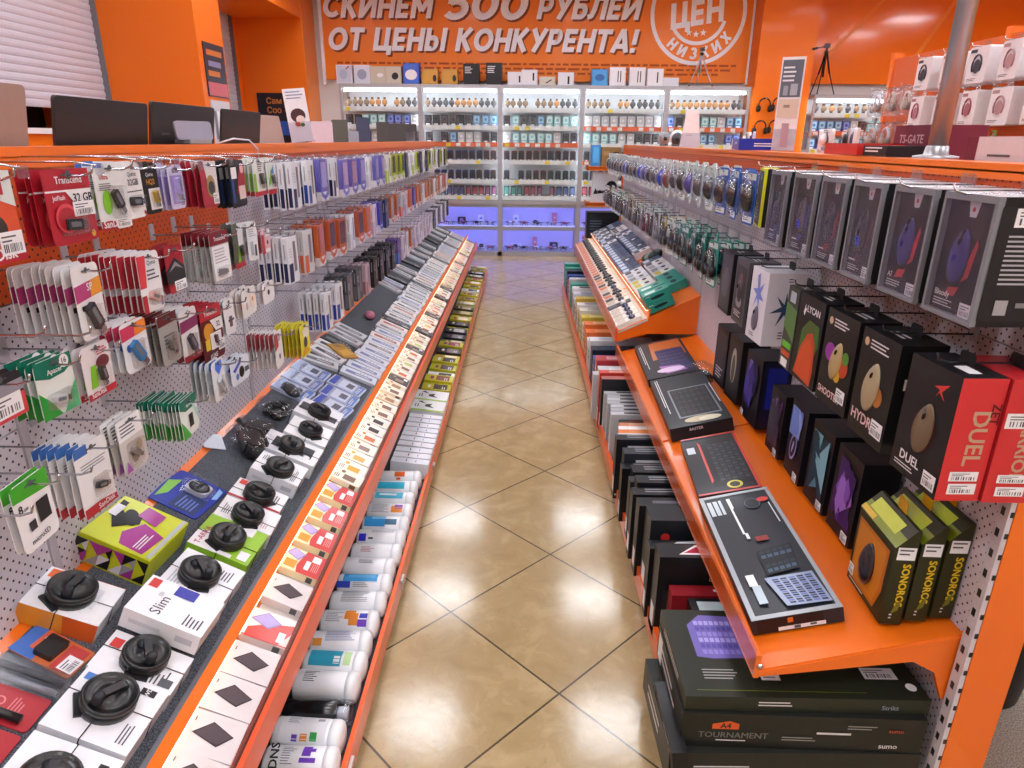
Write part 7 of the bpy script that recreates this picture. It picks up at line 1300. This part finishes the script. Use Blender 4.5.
for i, (x, y, c, r_) in enumerate(((1.18, 5.05, '#d8dce2', .05), (1.14, 5.35, '#3a4048', .045), (1.2, 5.65, '#e0e2e8', .055), (1.16, 5.95, '#8a929a', .05))):
    m = MB(); m.ball((0, 0, r_ * 1.1), r_, r_, r_ * 1.1, M(c, .3), 14, 8); m.lathe([(r_ * .7, 0), (r_ * .7, .02), (r_ * .3, .03)], M('#5a5e66', .4), 16); o = m.build('webcam', None, Matrix.Translation((x, y, 1.486)))
    tag(o, ('white round webcam on the shelf top just past the tapering sign', 'dark grey round webcam between two white ones on the shelf top', 'larger white round webcam on the shelf top', 'mid grey round webcam, last on the shelf top')[i], 'webcam'); q = MB(); q.lathe([(.016, 0), (.016, .006), (0, .008)], BLACK, 12, Matrix.Translation((0, -r_, r_ * 1.1)) @ Matrix.Rotation(R(90), 4, 'X')); q.build('lens', o)
def headphones(x, y, z, T0, col, cup, label, group=None):
    t = empty('headphones', (x, y, z), label, 'headphones', group, T=Matrix.Translation((x, y, z)) @ T0)
    m = MB(); m.tube([(.075 * math.cos(R(a)), 0, .085 * math.sin(R(a))) for a in range(-15, 196, 15)], .009, M(col, .35), 8); m.build('headband', t)
    for sx in (-1, 1): m = MB(); m.lathe([(0, -.02), (.036, -.02), (.042, -.008), (.042, .008), (.036, .02), (0, .02)], M(cup, .35), 18, Matrix.Translation((sx * .075, 0, -.04)) @ Matrix.Rotation(R(90), 4, 'Y')); m.build('ear_cup', t)
for i, (x, z) in enumerate(((3.10, 1.97), (3.28, 1.98), (3.08, 1.70), (3.27, 1.71))):
    headphones(x, 9.47, z, Matrix.Identity(4), '#141416', '#1c1c20', 'black headphones on the orange column, %s of the %s pair' % (('window side one', 'wall side one')[i % 2], ('upper', 'lower')[i // 2]), 'headphones on the column')
    m = MB(); m.tube([(x, 9.55, z + .07), (x, 9.43, z + .07), (x, 9.425, z + .085)], .004, STEEL, 6); tag(m.build('peg_hook'), 'short steel hook for the black headphones, %s of the %s pair' % (('window side', 'wall side')[i % 2], ('upper', 'lower')[i // 2]), 'hook')
for i, y in enumerate((2.60, 2.72, 2.84, 2.97, 3.75, 3.95)):
    m = MB(); m.prism(rr(.10, .085, .012, 3), -.012, .0, G(('#d8dce6', '#c8ccd8', '#e2e4ea')[i % 3])); m.art((.10, .024, .085), 'F', [('r', .1, .05, .9, .2, G('#8a9ac0')), ('lines', .15, .8, .7, .95, 2, INK)], None, 0, .0004)
    o = m.build('earphone_pack', None, face_right(1.20 + .03 * (i % 2), y, 1.487, -30 + 14 * (i % 3))); tag(o, 'pale earphone pack standing on the shelf top, %s behind the red box' % nth(i + 1), 'earphone pack', 'earphone packs on the shelf top')
    q = MB(); q.lathe([(0, -.006), (.02, -.006), (.022, 0), (.02, .006), (0, .008)], M(('#2a3a7a', '#2a2a30', '#e8e8ee')[i % 3], .3), 16, Matrix.Translation((-.015, -.02, .045)) @ Matrix.Rotation(R(90), 4, 'X')); q.tube([(.02, -.016, .02), (.03, -.018, .05), (.01, -.017, .07)], .003, M('#4a4a52', .4), 5); q.build('earphone', o)

# ------------------------------------------------------------------ headphone wall beyond the pole
t = empty('headphone_wall', (2.66, 4.2, 0), 'orange perforated display wall full of white headphone boxes beyond the pole', 'display stand'); B = Matrix.Translation((-2.66, -4.2, 0))
PG = pegboard('orange_wall_pegboard', '#d8601a')
m = MB(); m.box(2.70, 2.72, 3.0, 5.5, .2, 2.10, PG, B); m.build('pegboard', t)
for y in (3.0, 4.25, 5.5): m = MB(); m.box(2.69, 2.76, y - .02, y + .02, 0, 2.14, ORANGE, B); m.build('upright', t)
m = MB(); m.box(2.35, 2.70, 3.0, 5.5, .30, .33, ORANGE, B); m.build('base_shelf', t)
m = MB(); m.box(2.45, 2.70, 3.0, 5.5, 1.34, 1.36, ORANGE, B); m.build('shelf', t)
def hp_box(col, pr, hole):
    w_, d, h = .165, .07, .185; m = MB(); m.prism(rr(w_, h, .012, 3), -d / 2, d / 2, G(col)); m.art((w_, d, h), 'F', [('e', .5, .5, .28, .34, G(hole)), ('e', .5, .46, .18, .22, G(pr)), ('lines', .1, .06, .6, .14, 2, INK), ('r', .06, .84, .4, .93, G(pr))]); o = m.build('headphone_box')
    q = MB(); q.tube([(.038 * math.cos(R(a)), -d / 2 - .003, h * .5 + .05 * math.sin(R(a))) for a in range(-40, 221, 20)], .005, M(pr, .3), 6); q.build('headphones', o)
    q = MB(); q.prism(rr(.05, .03, .008, 3, 0, h - .002), -.001, .001, PLY2); q.build('hang_tab', o); return o
HB = [(hp_box('#e6e4e8', '#b08a90', '#d2cace'), 'rose'), (hp_box('#e8e6ea', '#8a8a98', '#d4d4dc'), 'grey'), (hp_box('#e4e2e6', '#3a3a44', '#c8c8d0'), 'black'), (hp_box('#e6e2e4', '#a05a66', '#d8ccd0'), 'red')]
hk = [0]
for r_, zt in enumerate((2.02, 1.80)):
    for k in range(6):
        y = 3.30 + .265 * k - .0; pr, ds = HB[(k * 2 + r_) % 4 if k != 2 else 0]
        if y > 4.75: continue
        lab = 'white and %s headphone box, %s from the near end, %s row beyond the pole' % (ds, nth(k + 1), ('top', 'second')[r_]); put(pr, face_right(2.50, y, zt - .185, random.uniform(-6, 6)), lab, 'headphone box', 'headphone boxes beyond the pole'); dup(pr, face_right(2.60, y + .01, zt - .185, random.uniform(-6, 6)), 'box tucked behind the white and %s headphone box, %s place, %s row' % (ds, nth(k + 1), ('top', 'second')[r_]), 'headphone boxes at the back of the wall')
        m = MB(); m.tube([(2.70, y, zt), (2.42, y, zt), (2.415, y, zt + .015)], .003, STEEL, 6); tag(m.build('peg_hook'), 'steel hook of the headphone wall, %s place of the %s row' % (nth(k + 1), ('top', 'second')[r_]), 'hook')
for k in range(5):
    y = 3.42 + .27 * k; pr, ds = HB[(k + 1) % 4]; put(pr, face_right(2.55, y, 1.362, random.uniform(-8, 8)), 'white and %s headphone box on the wall shelf, %s from the near end' % (ds, nth(k + 1)), 'headphone box', 'headphone boxes on the wall shelf')
m = MB(); m.box(-.075, .075, -.05, .05, 0, .19, G('#4aa82a')); m.art((.15, .1, .19), 'F', [('p', [(.2, .3), (.5, .8), (.8, .3)], G('#5ec02e')), ('lines', .2, .1, .8, .2, 2, W_)]); m.tube([(-.03, 0, .19), (-.02, 0, .225), (.02, 0, .225), (.03, 0, .19)], .004, G('#4aa82a'), 6)
tag(m.build('gift_bag', None, face_right(2.47, 3.83, 1.362, -10)), 'bright green gift bag among white headphone boxes beyond the pole', 'bag')
for r_, z in enumerate((1.88, 1.66)):
    for k in range(3):
        y = 4.86 + .20 * k; m = MB(); m.prism(rr(.15, .18, .03, 4), -.03, .03, PLY2, None, True); o = m.build('bagged_headphones', None, face_right(2.52, y, z - .18, random.uniform(-6, 6))); tag(o, 'clear bagged pale headphones, %s in the %s row of the headphone wall' % (nth(k + 1), ('upper', 'lower')[r_]), 'headphones')
        q = MB(); q.tube([(.04 * math.cos(R(a)), 0, .09 + .05 * math.sin(R(a))) for a in range(-40, 221, 20)], .01, M(('#d0c8c0', '#b8a898', '#e0e0e6')[(k + r_) % 3], .3), 7); q.ball((-.035, 0, .055), .022, .02, .028, M('#c8b8a8', .3), 10, 6); q.ball((.035, 0, .055), .022, .02, .028, M('#8a8078', .3), 10, 6); q.build('headset', o)
        m = MB(); m.tube([(2.70, y, z - .005), (2.47, y, z - .005), (2.465, y, z + .01)], .003, STEEL, 6); tag(m.build('peg_hook'), 'steel hook for the bagged headphones, %s of the %s row' % (nth(k + 1), ('upper', 'lower')[r_]), 'hook')

# ------------------------------------------------------------------ bin and mat by the end post
m = MB(); m.lathe([(0, 0), (.105, 0), (.108, .004), (.135, .33), (.139, .335), (.135, .338), (.128, .33), (.1, .01), (0, .01)], M('#15161a', .45), 32); o = m.build('waste_bin', None, Matrix.Translation((1.37, 1.62, .008))); tag(o, 'black waste bin with a pale liner under the far side shelf by the end post', 'bin')
q = MB(); q.lathe([(.137, .30), (.142, .305), (.143, .345), (.134, .348), (.127, .33), (.12, .2)], M('#d8d4d0', .6), 32); q.build('bin_liner', o)
m = MB(); m.prism(rr(1.5, 2.4, .02, 3), 0, .007, carpet_mat('grey_mat', '#6a645c', '#a49c90', 260), Matrix.Translation((1.95, .2, 0.0)) @ Matrix.Rotation(R(-90), 4, 'X') @ Matrix.Translation((0, -.0075, 0)))
tag(m.build('floor_mat'), 'grey carpet mat on the floor behind the orange end post', 'mat')

# prototypes that found no place go again
for o in list(bpy.data.objects):
    if o.parent is None and 'label' not in o and o.get('kind') != 'structure' and o.type in ('MESH', 'EMPTY'):
        for c in list(o.children_recursive): bpy.data.objects.remove(c)
        bpy.data.objects.remove(o)
# every unique label once
_seen = {}
for o in bpy.data.objects:
    if 'label' in o:
        k = o['label'].lower()
        if k in _seen and not ('group' in o and _seen[k] == o['group']): print('SAME LABEL', o.name, '|', o['label'])
        _seen[k] = o.get('group')

import re as _re
for o in bpy.data.objects:
    if 'label' in o and len(_re.findall(r"[A-Za-z0-9][A-Za-z0-9'\u2019-]*", o['label'])) > 16: print('LONG', o['label'])
